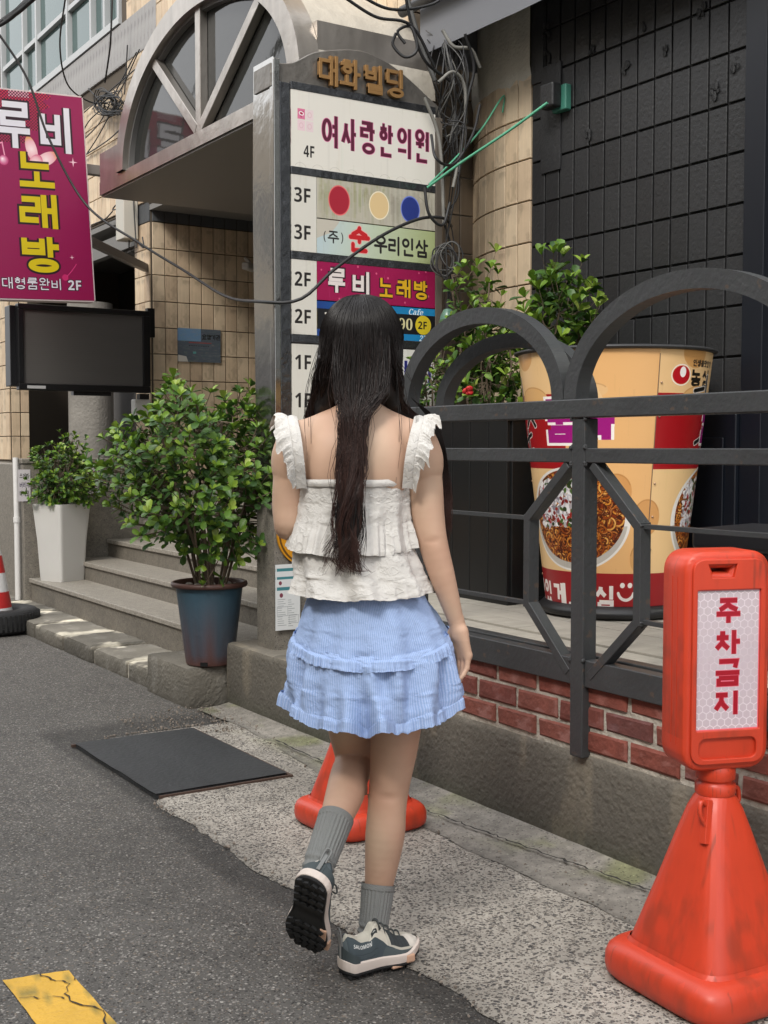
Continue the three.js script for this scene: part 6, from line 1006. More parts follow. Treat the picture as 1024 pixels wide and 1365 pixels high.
{
  const top = part('ruffled_top', [
    cloth([[yOf(640), xOf(473), 0.003, 0.134, 0.101], [yOf(648), xOf(473), 0.002, 0.1365, 0.103], [yOf(668), xOf(473), 0.0, 0.139, 0.106], [yOf(694), xOf(470), 0.0, 0.143, 0.112], [yOf(728), xOf(468), 0, 0.154, 0.128]], { seed: 7, f0: 5, f1: 17, amp0: 0.002, amp1: 0.014, ruffle: 0.4, rufAmp: 0.004, g0: 24, g1: 52, gather: 0.12, crumple: 0.0035, hem: 0.006, dip: 0.03, len: 0.2, circ: 0.8 }),
  ], topMat, woman);
  part('lower_tier', [cloth([[yOf(712), xOf(470), 0, 0.135, 0.104], [yOf(735), xOf(474), 0, 0.15, 0.122], [yOf(765), xOf(479), 0, 0.162, 0.136], [yOf(788), xOf(482), 0, 0.17, 0.149]], { seed: 15, f0: 5, f1: 15, amp0: 0.003, amp1: 0.016, g0: 24, g1: 50, ruffle: 0.36, rufAmp: 0.004, crumple: 0.0035, hem: 0.004, dip: 0.014, len: 0.16, circ: 0.9 })], topMat, top);
  // neckline band
  part('band', [grid(3, 160, (u, v) => { const a = u * Math.PI * 2, r = 0.0035 * Math.sin(Math.PI * v); return V(xOf(473) + Math.sin(a) * (0.139 + r), yOf(638) - v * 0.017 + 0.0015 * (fbm(u * 30, 2, 9, 3) - 0.5), 0.003 + Math.cos(a) * (0.106 + r)); }, true, (u, v) => [u, v * 0.02])], topMat, top);
  // straps with frills
  for (const [s, path] of [[-1, [lp(402, 652, -0.07), lp(398, 610, -0.1), lp(394, 580, -0.088), lp(390, 561, -0.05), lp(389, 556, 0.0), lp(391, 574, 0.06), lp(404, 640, 0.085)]], [1, [lp(543, 652, -0.07), lp(547, 612, -0.1), lp(553, 582, -0.088), lp(558, 562, -0.05), lp(559, 556, 0.0), lp(556, 574, 0.06), lp(545, 640, 0.085)]]]) {
    const cv = new THREE.CatmullRomCurve3(path), ctr = lp(476, 625, 0.0);
    const fr = (t) => { const p = cv.getPointAt(t), T = cv.getTangentAt(t), nn = p.clone().sub(ctr.clone().setY(p.y - 0.06)).setX(0.0).normalize(); const out = V(s, 0, 0).addScaledVector(T, -s * T.x).normalize(); return { p, n: nn, out }; };
    part('strap', [grid(40, 6, (u, v) => { const { p, n, out } = fr(v); return p.clone().addScaledVector(out, (u - 0.5) * 0.026).addScaledVector(n, 0.004 * Math.sin(Math.PI * u) + 0.001 * Math.sin(v * 60)); }, false, (u, v) => [u * 0.03, v * 0.3])], topMat, top);
    const R = rngOf(s + 20), ph = R() * 6;
    part('frill', [grid(420, 18, (u, v) => { const { p, n, out } = fr(0.01 + 0.98 * v), e = Math.sin(Math.PI * clamp(v, 0.015, 0.985)) ** 0.7, w = (0.04 + 0.007 * Math.sin(v * 23 + ph) + 0.003 * Math.sin(v * 71)) * e, am = 0.35 + 1.2 * fbm(v * 11, 2, s + 40, 3), q = (Math.sin(v * 66 + ph + 2.4 * Math.sin(v * 19 + ph)) + 0.55 * Math.sin(v * 121 + 2 * ph + 2 * Math.sin(v * 31)) + 0.2 * Math.sin(v * 260 + 3 * Math.sin(v * 41))) * am, cr = fbm(v * 60, u * 6 + 3, s + 44, 4) - 0.5; return p.clone().addScaledVector(out, 0.011 + w * u * (0.9 - 0.06 * q * u)).addScaledVector(n, 0.003 + 0.0062 * q * u ** 0.9 + 0.004 * Math.sin(u * 2.2) + 0.006 * cr * u).add(V(0, 0.006 * u * Math.sin(v * 40 + ph) - 0.016 * u * u + 0.003 * q * u, 0)); }, false, (u, v) => [u * 0.05, v * 0.4])], topMat, top);
  }
}
{
  const sk = part('skirt', [cloth([[yOf(765), xOf(484), 0, 0.124, 0.1], [yOf(800), xOf(489), 0, 0.15, 0.122], [yOf(828), xOf(493), 0, 0.176, 0.142], [yOf(851), xOf(495), 0, 0.192, 0.156]], { seed: 33, f0: 6, f1: 16, amp0: 0.001, amp1: 0.011, crumple: 0.0022, hem: 0.002, dip: 0.075, len: 0.17, circ: 1.2 })], skirtMat, woman);
  part('lower_tier', [cloth([[yOf(844), xOf(495), 0, 0.189, 0.152], [yOf(870), xOf(496), 0, 0.202, 0.166], [yOf(908), xOf(497), 0, 0.212, 0.178], [yOf(936), xOf(497), 0, 0.217, 0.186]].map((r, i) => (i ? [r[0] + 0.012, ...r.slice(1)] : r)), { seed: 37, f0: 8, f1: 25, amp0: 0.006, amp1: 0.031, gather: 0.1, crumple: 0.0035, hem: 0.014, dip: 0.085, dip0: 0.07, len: 0.2, circ: 1.45 })], skirtMat, sk);
  part('seam_ruffle', [cloth([[yOf(847), xOf(495), 0, 0.189, 0.159], [yOf(849), xOf(495), 0, 0.196, 0.169], [yOf(861), xOf(495.5), 0, 0.199, 0.173]], { seed: 33, f0: 6, f1: 16, amp0: 0.011, amp1: 0.011, ruffle: 0.9, vfix: 1, rufAmp: 0.0045, g0: 40, g1: 90, crumple: 0.002, flare: 0.004, hem: 0.003, dip: 0.075, rows: 12, cols: 640, len: 0.03, circ: 1.6 })], skirtMat, sk);
  part('hem_ruffle', [cloth([[yOf(926), xOf(497), 0, 0.2145, 0.1835], [yOf(930), xOf(497), 0, 0.2185, 0.1875], [yOf(943), xOf(497), 0, 0.2215, 0.1905]].map((r) => [r[0] + 0.012, ...r.slice(1)]), { seed: 37, vfix: 1, f0: 8, f1: 25, amp0: 0.031, amp1: 0.031, ruffle: 0.9, rufAmp: 0.0028, g0: 50, g1: 120, crumple: 0.0015, hem: 0.014, dip: 0.085, flare: 0.002, jag: 0.012, rows: 12, cols: 680, len: 0.035, circ: 1.7 })], skirtMat, sk);
}
// socks
const sockMat = new THREE.MeshStandardMaterial({ color: lin(0.185, 0.19, 0.183), roughness: 0.95, side: THREE.DoubleSide, bumpMap: noiseBump, bumpScale: 0.001 });
function sock(path, rad) {
  const cv = new THREE.CatmullRomCurve3(path), F = (t) => { const T = cv.getTangentAt(t), x = V(1, 0, 0).addScaledVector(T, -T.x).normalize(); return [cv.getPointAt(t), x, x.clone().cross(T)]; };
  part('sock', [grid(90, 160, (u, v) => { const [p, x, z] = F(v), k = v * (rad.length - 1), i = Math.min(rad.length - 2, Math.floor(k)), a = u * Math.PI * 2, rib = v < 0.1 ? 0.0016 : 0.0012 * Math.sin(a * 26) * (v < 0.66 ? 1 : 0.35), wr = v > 0.55 ? 0.002 * Math.sin(v * 70 + 2 * Math.sin(a + v * 9)) * sstep(v, 0.55, 0.75) : 0; const r = lerp(rad[i], rad[i + 1], k - i) + rib + wr; return p.clone().addScaledVector(x, Math.cos(a) * r).addScaledVector(z, Math.sin(a) * r); }, true)], sockMat, woman);
}
sock([lp(504.5, 1178, -0.005), lp(501, 1210, -0.02), lp(497, 1243, -0.035), lp(496, 1262, -0.04)], [0.0415, 0.0395, 0.037, 0.0365, 0.038]);
sock([lp(448, 1090, -0.07), lp(438, 1118, -0.12), lp(424, 1158, -0.18), lp(418, 1185, -0.2)], [0.0435, 0.0415, 0.039, 0.037, 0.036]);
// shoes: heel at the origin, toe along +z, sole at y = 0
{
  const LEN = 0.262, wAt = (z) => { const t = z / LEN; return t < 0.12 ? 0.035 * Math.sqrt(Math.max(0, 1 - ((0.12 - t) / 0.12) ** 2.2)) : t < 0.4 ? lerp(0.035, 0.034, (t - 0.12) / 0.28) : t < 0.7 ? lerp(0.034, 0.047, sstep(t, 0.4, 0.7)) : 0.047 * Math.sqrt(Math.max(0, 1 - ((t - 0.7) / 0.3) ** 2.3)); };
  const top = (t) => { const k = [[0, 0.07], [0.05, 0.082], [0.1, 0.078], [0.2, 0.072], [0.3, 0.075], [0.38, 0.092], [0.45, 0.09], [0.55, 0.074], [0.7, 0.058], [0.85, 0.049], [0.95, 0.041], [1, 0.03]]; let i = 0; while (i < k.length - 2 && t > k[i + 1][0]) i++; return lerp(k[i][1], k[i + 1][1], sstep(t, k[i][0], k[i + 1][0])); };
  const tex = canvasTex(1024, 1024, (x, w, h) => {
    const side = () => { // one side, heel at the left, sole at the bottom
      x.fillStyle = '#b9b5a8'; x.fillRect(0, 0, w, h / 2); const H = h / 2, poly = (c, a) => { x.fillStyle = c; x.beginPath(); a.forEach(([p, q], i) => (i ? x.lineTo(p * w, q * H) : x.moveTo(p * w, q * H))); x.fill(); };
      poly('#3f4a4f', [[0, 1], [0, 0.3], [0.1, 0.22], [0.2, 0.42], [0.34, 0.52], [0.46, 0.7], [0.62, 0.8], [0.62, 1]]); poly('#566064', [[0, 0.35], [0.03, 0.3], [0.04, 1], [0, 1]]);
      poly('#c9c4b6', [[0.3, 0.5], [0.42, 0.12], [0.5, 0.1], [0.52, 0.75], [0.46, 0.7]]); poly('#33393b', [[0.53, 0.1], [0.78, 0.2], [0.8, 0.72], [0.56, 0.72]]); poly('#d2ccc2', [[0.78, 0.0], [0.92, 0.05], [1, 0.3], [1, 1], [0.86, 0.9], [0.8, 0.7]]); poly('#4a5456', [[0.44, 0.98], [0.5, 0.78], [0.84, 0.82], [0.86, 1], [0.44, 1]]); poly('#40484a', [[0.93, 0], [1, 0], [1, 0.45], [0.95, 0.3]]);
      x.strokeStyle = 'rgba(20,24,26,.6)'; x.lineWidth = 4; for (let i = 0; i < 5; i++) { x.beginPath(); x.moveTo((0.55 + i * 0.045) * w, 0.16 * H); x.lineTo((0.57 + i * 0.045) * w, 0.7 * H); x.stroke(); } x.beginPath(); x.moveTo(0.1 * w, 0.78 * H); x.lineTo(0.4 * w, 0.82 * H); x.moveTo(0.14 * w, 0.88 * H); x.lineTo(0.36 * w, 0.9 * H); x.stroke();
      x.save(); x.translate(0.09 * w, 0.62 * H); x.rotate(0.12); x.scale(1, 1.6); x.font = 'bold 50px sans-serif'; x.fillStyle = '#d5d6d2'; x.fillText('SALOMON', 0, 0); x.restore();
      x.fillStyle = '#23282a'; x.fillRect(0.335 * w, 0.36 * H, 0.075 * w, 0.14 * H); x.fillStyle = '#a9aaa4'; x.fillRect(0.355 * w, 0.41 * H, 0.035 * w, 0.03 * H);
    };
    x.save(); x.translate(0, h / 2); side(); x.restore(); x.save(); x.translate(w, h / 2); x.rotate(Math.PI); side(); x.restore();
  });
  const upMat = sheetMat(tex, 0.75, { bumpMap: clothBump, bumpScale: 0.001 }), mid = mat(0.62, 0.54, 0.48, 0.7), rub = mat(0.011, 0.0115, 0.012, 0.75), teal = mat(0.045, 0.06, 0.064, 0.7), lace = mat(0.05, 0.055, 0.055, 0.9), peach = mat(0.55, 0.34, 0.23, 0.8);
  const ringAt = (k, y) => (a) => { const t = 0.5 - 0.5 * Math.cos(a), z = LEN * t, w = Math.max(0.0, wAt(z)) + k; return V((Math.sin(a) >= 0 ? 1 : -1) * Math.max(w * (Math.sin(a) === 0 ? 0 : 1), 0.0), y(t), z + (t < 0.5 ? -k : k) * (1 - Math.abs(Math.sin(a)))); };
  const band = (rows) => toCreasedNormals(grid(rows.length - 1, 96, (u, v) => { const [k, y] = rows[Math.round(v * (rows.length - 1))]; const a = u * Math.PI * 2; return ringAt(k, y)(a + 1e-4); }, true), 0.7);
  const toeUp = (t) => 0.016 * sstep(t, 0.72, 1) + 0.004 * sstep(0.1 - t, 0, 0.1);
  function shoe(m4, name) {
    const g = grid(60, 48, (u, v) => { const t = clamp(v, 0.004, 0.992), z = LEN * t, w = wAt(z) - 0.001, a = Math.PI * u, y0 = 0.02 + toeUp(t), h = top(t) - y0 + toeUp(t) * 0.4, c = Math.cos(a); return V(w * Math.sign(c) * -1 * Math.abs(c) ** 0.85 * (1 - 0.12 * Math.sin(a)), y0 + h * Math.sin(a) ** 0.72, z); }, false, (u, v) => [v, u]);
    const up = part('shoe', [g], upMat, woman); up.matrix.copy(m4); up.matrix.decompose(up.position, up.quaternion, up.scale);
    part('midsole', [band([[-0.004, (t) => 0.01 + toeUp(t)], [0.002, (t) => 0.013 + toeUp(t)], [0.0035, (t) => 0.02 + toeUp(t)], [0.0025, (t) => 0.031 - 0.006 * t + toeUp(t)], [-0.003, (t) => 0.034 - 0.006 * t + toeUp(t)]])], mid, up);
    const bottom = grid(40, 10, (u, v) => { const t = clamp(v, 0.004, 0.996), w = wAt(LEN * t); return V((u * 2 - 1) * w, 0.006 + toeUp(t) + 0.004 * Math.exp(-(((t - 0.42) / 0.1) ** 2)), LEN * t); });
    part('outsole', [bottom, band([[-0.001, (t) => 0.006 + toeUp(t)], [0.0015, (t) => 0.009 + toeUp(t)], [0.0, (t) => 0.0145 + toeUp(t)]])], rub, up);
    const lugs = []; for (let r = 0; r < 11; r++) { const t = 0.06 + r * 0.088, w = wAt(LEN * t), n = w > 0.04 ? 5 : 4; if (t > 0.36 && t < 0.5) continue; for (let i = 0; i < n; i++) { const xx = (i - (n - 1) / 2) / (n / 2) * w * 0.95; lugs.push(new THREE.BoxGeometry(w * 1.5 / n, 0.006, 0.013).rotateY((xx > 0 ? -1 : 1) * 0.5).translate(xx, 0.0035 + toeUp(t), LEN * t)); } } part('lugs', lugs, rub, up, 'stuff');
    part('sole_patch', [rbox(0.016, 0.006, 0.036, 0.003, -0.038, 0.0065, LEN * 0.62), rbox(0.012, 0.016, 0.03, 0.004, -0.0465, 0.018, LEN * 0.78)], peach, up);
    part('heel_rand', [grid(14, 40, (u, v) => { const a = Math.PI * (0.5 + u), t = 0.16 * (1 - Math.abs(Math.cos(a)) ** 1.5) , z = LEN * (0.15 - 0.152 * Math.cos(a - Math.PI)), w = wAt(Math.max(0.0008, z)) + 0.002; return V((u < 0.5 ? -1 : 1) * w, lerp(0.03, 0.062 - 0.02 * Math.abs(u - 0.5) * 2, v), z); })], teal, up);
    part('pull_tab', [tube([V(-0.006, 0.062, -0.001), V(-0.006, 0.092, -0.008), V(0.006, 0.092, -0.008), V(0.006, 0.062, -0.001)], 0.0022, 24, 6), rbox(0.008, 0.045, 0.003, 0.001, 0, 0.06, -0.0035)], mat(0.2, 0.205, 0.2, 0.8), up);
    const ls = []; for (let i = 0; i < 5; i++) { const t = 0.44 + i * 0.07, y = top(t) + 0.003, z = LEN * t; ls.push(tube([V(-0.022, y - 0.014, z), V(-0.008, y, z + 0.004), V(0.008, y, z + 0.002), V(0.022, y - 0.014, z + 0.006)], 0.0022, 14, 5)); } ls.push(tube([V(0, 0.094, LEN * 0.42), V(-0.02, 0.099, LEN * 0.4), V(-0.03, 0.085, LEN * 0.43), V(-0.012, 0.09, LEN * 0.45)], 0.002, 24, 5)); part('laces', ls, lace, up);
  }
  const frame = (heel, toe, up) => { const z = toe.clone().normalize(), y = up.clone().addScaledVector(z, -up.dot(z)).normalize(), x = y.clone().cross(z); return new THREE.Matrix4().makeBasis(x, y, z).setPosition(heel); };
  const hr = onY(455, 1303, 0.004).applyMatrix4(toL); shoe(frame(hr, V(0.82, 0, -0.55), V(0, 1, 0)).scale(V(0.95, 1.28, 0.84)));
  const toe = V(-0.1, -0.83, -0.55).normalize(), up = V(0.42, 0.45, -0.8), hl = lp(413, 1177, -0.265); shoe(frame(hl, toe, up).scale(V(1.16, 1.05, 1.1)));
}
// ---------------------------------------------------------------- hair: a dark core and single strands
{
  const C = J.C.clone(), R = rngOf(77), pos = [], nor = [], col = [], idx = [];
  const C0 = [0.0075, 0.0055, 0.0052], C1 = [0.052, 0.024, 0.0185];
  function strand(pts, r0, r1, sheen) {  // last argument: how far the tip turns to the hair's own reddish brown
    const cv = new THREE.CatmullRomCurve3(pts, false, 'centripetal'), n = 18, S = 3, base = pos.length / 3, T = V(0, 0, 0);
    for (let i = 0; i <= n; i++) {
      const t = i / n, p = cv.getPoint(t); cv.getTangent(t, T); const a = V(0, 0, 1).cross(T); if (a.lengthSq() < 1e-4) a.set(1, 0, 0); a.normalize(); const b = T.clone().cross(a), r = lerp(r0, r1, t * t) * (t < 0.05 ? 0.6 : 1), k = sstep(t, 0.45, 1) * sheen;
      for (let s = 0; s < S; s++) { const th = s / S * 6.283, d = a.clone().multiplyScalar(Math.cos(th)).addScaledVector(b, Math.sin(th)); pos.push(p.x + d.x * r, p.y + d.y * r, p.z + d.z * r); nor.push(d.x, d.y, d.z); col.push(lerp(C0[0], C1[0], k), lerp(C0[1], C1[1], k), lerp(C0[2], C1[2], k)); }
      if (i) for (let s = 0; s < S; s++) { const q = base + (i - 1) * S + s, w = base + (i - 1) * S + (s + 1) % S; idx.push(q, w, w + S, q, w + S, q + S); }
    }
  }
  const g1 = () => (R() + R() + R() - 1.5) / 1.5;   // about -1..1, denser in the middle
  const scalp = (th, al, off) => V(C.x + (0.079 + off) * Math.sin(th) * Math.sin(al), C.y + 0.022 + (0.094 + off) * Math.cos(th), C.z + 0.008 + (0.097 + off) * Math.sin(th) * Math.cos(al));
  const side = { // where each mass of hair falls: [px, py, away, half width, half depth]
    back: [[480, 524, -0.075, 0.06, 0.022], [474, 556, -0.098, 0.049, 0.02], [469, 625, -0.128, 0.05, 0.018], [466, 700, -0.142, 0.043, 0.016], [460, 746, -0.144, 0.024, 0.012]],
    left: [[433, 508, -0.01, 0.034, 0.03], [430, 541, 0.035, 0.042, 0.03], [418, 580, 0.11, 0.03, 0.02], [430, 660, 0.14, 0.04, 0.02], [440, 720, 0.15, 0.04, 0.02]],
    right: [[522, 508, -0.01, 0.034, 0.03], [525, 541, 0.035, 0.042, 0.03], [560, 570, 0.1, 0.035, 0.02], [576, 630, 0.12, 0.035, 0.02], [584, 700, 0.12, 0.035, 0.02]],
  };
  const locks = {}; for (const k of Object.keys(side)) locks[k] = Array.from({ length: k === 'back' ? 34 : 22 }, () => ({ x: g1(), z: g1(), ph: R() * 6.28, amp: 0.3 + 0.9 * R(), cut: R() }));
  const N = 7600;
  for (let i = 0; i < N; i++) {
    // azimuth: 0 is the back of the head, positive to the right; the parting runs along the top
    const al = (R() * 2 - 1) * 2.35, bd = 0.58 + 0.4 * (R() - 0.5), key = al < -bd ? 'left' : al > bd ? 'right' : R() < 0.94 ? 'back' : al < 0 ? 'left' : 'right', lk = locks[key][Math.floor(R() * locks[key].length)], th0 = 0.12 + 1.0 * R() * R(), off = 0.005 + 0.014 * R(), pts = [];
    for (let j = 0; j <= 4; j++) { const th = lerp(th0, 1.62, j / 4), o = off * (0.6 + 0.4 * j / 4) + 0.008 * Math.sin(th); pts.push(scalp(th, al * lerp(0.75, 1, j / 4), o)); }
    const fly = R() < 0.05 ? 1 : 0, end = key === 'back' ? 2 + Math.floor(R() * 3.2) : 3 + Math.floor(R() * 2), clump = 0.35 + 0.55 * R();
    const q0 = pts[pts.length - 1];
    side[key].forEach(([px, py, aw, hw, hd], j) => {
      if (j > end) return; const t = j / 4, own = lerp(al / 0.7, lk.x, 0.35 + 0.6 * t), sp = key === 'back' ? lerp(clamp(al / 0.7, -1, 1), lk.x, sstep(t, -0.1, 0.5)) : lk.x, jit = (1 - clump * t) * 0.35 + fly * 0.5;
      const wav = (0.003 + 0.036 * t * t) * lk.amp * Math.sin(lk.ph + j * 2.1), p = lp(px, py + (R() - 0.5) * (j === end ? 46 : 10), aw);
      p.x += (sp + g1() * jit) * hw + wav; p.z += (lk.z + g1() * jit) * hd + wav * 0.5 * Math.cos(lk.ph); if (fly) { p.x += g1() * 0.02 * t; }
      pts.push(p);
    });
    strand(pts, 0.0008 + 0.0004 * R(), 0.0003, (0.4 + 1.0 * R()) * (fly ? 1.3 : 1));
  }
  // loose curled ends
  for (let i = 0; i < 60; i++) { const s = R(), x0 = 446 + 42 * R(), p = [lp(x0, 660 + 30 * R(), -0.145), lp(x0 - 8 + 14 * R(), 715, -0.15), lp(x0 - 14 + 16 * R(), 742, -0.15), lp(x0 - 6 + 20 * R(), 757 + 8 * R(), -0.148)]; if (i < 9) p.push(lp(x0 + 12 + 8 * R(), 761, -0.15)); strand(p, 0.0009, 0.0003, 1.2); }
  for (let i = 0; i < 10; i++) { const l = R() < 0.5, x0 = l ? 404 + 22 * R() : 528 + 26 * R(), y0 = 500 + 30 * R(); strand([lp(l ? 424 : 528, y0 - 40, -0.03), lp(x0, y0, -0.04), lp(x0 + (l ? -4 : 6) * R(), y0 + 40 + 40 * R(), -0.055 - 0.02 * R()), lp(x0 + (l ? 4 : 10) * (R() - 0.3), y0 + 60 + 70 * R(), -0.085)], 0.0008, 0.0003, 0.8); }
  for (let i = 0; i < 120; i++) { const a = R(); strand([lp(548, 530, 0.05), lp(572 + 10 * a, 560, 0.08), lp(586 + 10 * R(), 610, 0.08), lp(591 + 12 * R(), 660, 0.07), lp(593 + 10 * R(), 690 + 20 * R(), 0.06)], 0.0009, 0.0004, 1.3); }
  const g = new THREE.BufferGeometry(); g.setAttribute('position', new THREE.BufferAttribute(new Float32Array(pos), 3)); g.setAttribute('normal', new THREE.BufferAttribute(new Float32Array(nor), 3)); g.setAttribute('color', new THREE.BufferAttribute(new Float32Array(col), 3)); g.setIndex(idx);
  const P = (k, j) => lp(side[k][j][0], side[k][j][1], side[k][j][2] + (k === 'back' ? 0.012 : 0));
  const core = nets(sdf([ell(V(C.x, C.y + 0.022, C.z + 0.008), [0.09, 0.102, 0.1], 0.03), ell(V(C.x, C.y - 0.05, C.z + 0.02), [0.088, 0.075, 0.065], 0.03), cap(lp(470, 505, 0.0), lp(492, 505, 0.0), 0.06, 0.06, 0.03),
    cap(lp(468, 520, -0.04), lp(462, 600, -0.098), 0.02, 0.01, 0.02), cap(lp(480, 520, -0.04), lp(471, 600, -0.102), 0.025, 0.012, 0.02), cap(lp(492, 520, -0.04), lp(481, 600, -0.098), 0.018, 0.01, 0.02), cap(lp(458, 600, -0.1), lp(462, 670, -0.118), 0.01, 0.003, 0.015), cap(lp(472, 600, -0.105), lp(466, 680, -0.12), 0.012, 0.003, 0.015), cap(lp(486, 600, -0.1), lp(474, 670, -0.118), 0.01, 0.003, 0.015),
    cap(lp(430, 480, 0.0), P('left', 1), 0.016, 0.014, 0.02), cap(lp(442, 500, 0.0), lp(434, 538, 0.01), 0.03, 0.02, 0.02), cap(lp(526, 480, 0.0), P('right', 1), 0.016, 0.014, 0.02), cap(lp(516, 500, 0.0), lp(523, 538, 0.01), 0.03, 0.02, 0.02), cap(P('left', 1), P('left', 3), 0.02, 0.012, 0.02), cap(P('right', 1), P('right', 2), 0.02, 0.016, 0.02)]), V(-0.28, 0.95, -0.25), V(0.2, 1.75, 0.25), 0.008);
  // leave the face free
  const hair = part('hair', [tint(prep(core), () => C0), g], new THREE.MeshPhysicalMaterial({ vertexColors: true, roughness: 0.42, specularIntensity: 0.7, side: THREE.DoubleSide }), woman);
}
// ---------------------------------------------------------------- wires, cords and boxes
const wireMat = mat(0.014, 0.014, 0.015, 0.55), wireGrey = mat(0.075, 0.074, 0.07, 0.6), wirePale = mat(0.2, 0.195, 0.175, 0.6);
const cable = (label, pts, r, m = wireMat, name = 'cable', cat = 'cable') => tag(part(name, [tube(pts.map((p) => (p.isVector3 ? p : at(...p))), r, pts.length * 10, 6)], m), label, cat);
cable('long thin black cable sagging past the magenta sign to the sign tower', [[-12, 30, 8.2], [35, 102, 8.25], [66, 186, 8.25], [116, 274, 8.2], [186, 324, 7.9], [246, 361, 7.6], [299, 394, 6.8], [345, 402, 5.75], [400, 399, 5.62], [446, 359, 5.68], [506, 316, 5.85], [558, 292, 6.0], [592, 291, 6.1], [602, 302, 6.2]], 0.008);
cable('second thin wire hanging from the upper window to the cable knot', [[88, -8, 9.5], [80, 60, 10], [90, 112, 10.4], [118, 135, 10.6], [142, 138, 10.65]], 0.007);
cable('dark wire running down the front beside the upper window', [[150, -10, 10.0], [148, 45, 10.05], [146, 70, 10.2], [140, 110, 10.4]], 0.008);
{ // thick black bundle at the top left
  const t = thing('cable_bundle', 'thick black cable bundle crossing the top left corner', 'cable bundle', at(20, 14, 7.5)), R = rngOf(4), gs = []; const q = (a) => at(...a).sub(t.position);
  for (let i = 0; i < 7; i++) { const j = () => (R() - 0.5) * 9; gs.push(tube([q([-30, 46 + j(), 7.5]), q([10, 24 + j(), 7.5]), q([34, 6 + j(), 7.4]), q([66, -24 + j(), 7.2])], 0.014, 24, 6)); }
  part('cable', gs, wireMat, t, 'stuff');
}
{ // knot of wires on the tiled front
  const t = thing('cable_knot', 'tangled knot of thin wires on the tiled front left of the canopy', 'wires', onX(146, 140, XF - 0.06)), R = rngOf(14), gs = [], q = (a, b, d = 0) => onX(a, b, XF - 0.03 - d).sub(t.position);
  for (let i = 0; i < 16; i++) { const a = R() * 6.28, r = 8 + R() * 16, p = []; for (let k = 0; k < 5; k++) p.push(q(146 + Math.cos(a + k * 1.7) * r * (0.3 + R()), 140 + Math.sin(a + k * 1.7) * r * (0.3 + R()), 0.02 + 0.1 * R())); gs.push(tube(p, 0.0045, 26, 5)); }
  for (const l of [[[146, 140], [132, 165], [112, 186]], [[140, 142], [120, 160], [108, 180]], [[146, 138], [166, 100], [182, 70]], [[148, 140], [165, 112], [186, 66]], [[150, 146], [132, 180], [116, 205]], [[146, 140], [128, 128], [118, 118]], [[170, 60], [168, 96], [166, 126]], [[112, 208], [150, 182], [190, 140]], [[112, 150], [150, 118], [188, 86]]]) gs.push(tube(l.map(([a, b]) => q(a, b, 0.012)), 0.0055, 20, 5));
  part('wires', gs, wireMat, t, 'stuff');
}
{ // wires under the canopy's left end
  const t = thing('loose_wires', 'loose black wires hanging under the left end of the canopy', 'wires', onX(160, 275, XF - 0.04)), q = (a, b, d = 0) => onX(a, b, XF - 0.03 - d).sub(t.position), gs = [];
  for (const l of [[[172, 262], [173, 290], [172, 330]], [[168, 262], [156, 272], [150, 280], [160, 276], [170, 264]], [[150, 282], [140, 292], [122, 300]], [[178, 262], [180, 300], [182, 330]], [[190, 316], [192, 330], [186, 326]]]) gs.push(tube(l.map(([a, b], i) => q(a, b, 0.02 + 0.01 * i)), 0.006, 24, 5));
  part('wires', gs, wireMat, t, 'stuff');
}
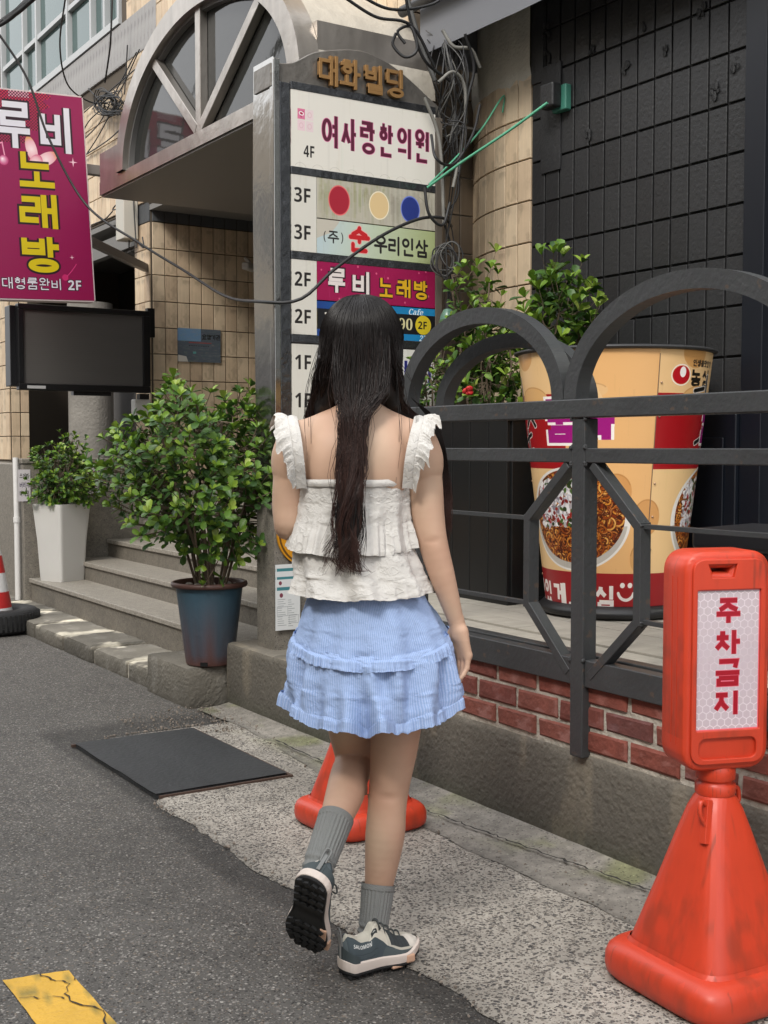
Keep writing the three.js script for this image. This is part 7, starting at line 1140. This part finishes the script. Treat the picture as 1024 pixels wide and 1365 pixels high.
{ // the mass of cables in the gap right of the sign tower
  const t = thing('cable_mass', 'dense mass of black and grey cables hanging in the gap beside the sign tower', 'cable bundle', at(596, 200, 6.15)), R = rngOf(33), dark = [], grey = [], pale = [], q = (a, b, d) => at(a, b, d).sub(t.position);
  for (let i = 0; i < 24; i++) {
    const g = [dark, dark, grey, dark, grey, dark, dark, pale][Math.floor(R() * 8)], w = () => (R() - 0.5), d = 6.1 + R() * 0.5, x0 = 578 + 44 * R();
    const pts = [q(592 + w() * 50, 30 + 24 * R(), 6.55), q(598 + w() * 60, 90 + w() * 40, d - 0.05), q(599 + w() * 50, 150 + w() * 30, d), q(x0, 190 + w() * 40, d), q(594 + w() * 34, 260 + w() * 40, d), q(592 + w() * 32, 320 + w() * 30, d), q(594 + w() * 20, 360 + 60 * R(), d)];
    g.push(tube(R() < 0.25 ? pts.slice(2, 6) : R() < 0.5 ? pts.slice(0, 4) : pts, 0.0028 + 0.0045 * R() * R(), 44, 5));
  }
  for (let i = 0; i < 8; i++) { const cx = 597 + (R() - 0.5) * 16, cy = 348 + (R() - 0.5) * 18, rx = 9 + R() * 9, ry = 11 + R() * 11, d = 6.0 + R() * 0.12, p = []; for (let k = 0; k < 8; k++) p.push(q(cx + Math.cos(k * 0.785) * rx * (0.85 + 0.3 * R()), cy + Math.sin(k * 0.785) * ry * (0.85 + 0.3 * R()), d)); (i % 3 ? grey : dark).push(tube(p, 0.004, 48, 5, true)); }
  for (const l of [[[540, 58, 6.0], [530, 42, 6.0], [548, 36, 6.0], [556, 66, 6.0], [540, 76, 6.0], [524, 60, 6.0], [528, 44, 6.0]], [[450, -10, 5.8], [500, 22, 5.9], [548, 34, 6.0], [580, 90, 6.1]], [[470, -12, 5.9], [520, 12, 6.0], [575, 6, 6.1], [600, -14, 6.1]], [[538, -20, 6.0], [548, 30, 6.05], [566, 80, 6.1], [600, 108, 6.2]], [[620, 45, 6.2], [632, 90, 6.25], [622, 140, 6.25], [612, 230, 6.2]], [[575, 180, 6.1], [582, 212, 6.0], [606, 218, 6.1], [630, 180, 6.2], [640, 140, 6.3]], [[566, 250, 6.0], [572, 285, 6.0], [590, 300, 6.05], [600, 270, 6.1]]]) dark.push(tube(l.map((a) => q(...a)), 0.0075, 40, 6));
  for (const l of [[[590, 40, 6.2], [605, 62, 6.2], [628, 66, 6.25], [640, 90, 6.3]], [[584, 110, 6.15], [604, 96, 6.2], [620, 118, 6.25], [618, 180, 6.25], [604, 250, 6.2]], [[566, 130, 6.1], [586, 190, 6.15], [592, 300, 6.15]]]) pale.push(tube(l.map((a) => q(...a)), 0.009, 40, 6));
  part('black_cables', dark, wireMat, t, 'stuff'); part('grey_cables', grey, wireGrey, t, 'stuff'); part('pale_cables', pale, wirePale, t, 'stuff');
}
{ // pale plastic conduit rising to the awning
  cable('pale grey conduit slanting up between the sign tower and the awning', [[538, -20, 6.2], [562, 62, 6.2], [580, 108, 6.2]], 0.012, wireGrey, 'conduit', 'pipe');
  const green = mat(0.09, 0.36, 0.22, 0.6);
  cable('lower green cord stretched from the sign tower to the black wall box', [at(570, 250, 6.05), at(616, 216, 5.95), at(676, 176, 5.8), at(730, 137, 5.68)], 0.0065, green, 'green_cord', 'cord');
  cable('short green cord reaching from the sign tower up to the plaster edge', [at(572, 246, 6.06), at(606, 212, 6.2), at(642, 172, 6.4), at(671, 128, 6.5), at(670, 150, 6.5)], 0.005, green, 'green_cord', 'cord');
  const p = onX(750, 132, 4.045), b = thing('wall_box', 'small black box with green back plate holding the cords on the black wall', 'box', p, -Math.PI / 2);
  part('back_plate', [rbox(0.105, 0.125, 0.04, 0.008, 0.012, -0.005, 0.017)], mat(0.05, 0.2, 0.15, 0.5), b); part('box', [rbox(0.1, 0.12, 0.06, 0.012, -0.012, 0.006, 0.068)], blackTile[0], b);
}
{ // green tinted lamp cup hanging low in the gap
  const p = at(597, 424, 6.0), l = thing('hanging_lamp', 'small green glass lamp shade hanging in the gap below the cable coil', 'lamp', p);
  part('shade', [lathe([[0.012, 0.045], [0.022, 0.04], [0.034, 0.015], [0.042, -0.02], [0.039, -0.02], [0.03, 0.012], [0.012, 0.036]], 24)], mat(0.09, 0.19, 0.14, 0.3), l); part('socket', [cyl(0.012, 0.013, 0.05, 0, 0.065, 0, 12)], wireMat, l); part('cord', [tube([V(0, 0.09, 0), V(-0.01, 0.2, 0.01), V(-0.012, 0.34, 0)], 0.004, 10, 5)], wireMat, l);
}
renderer.render(scene, camera);
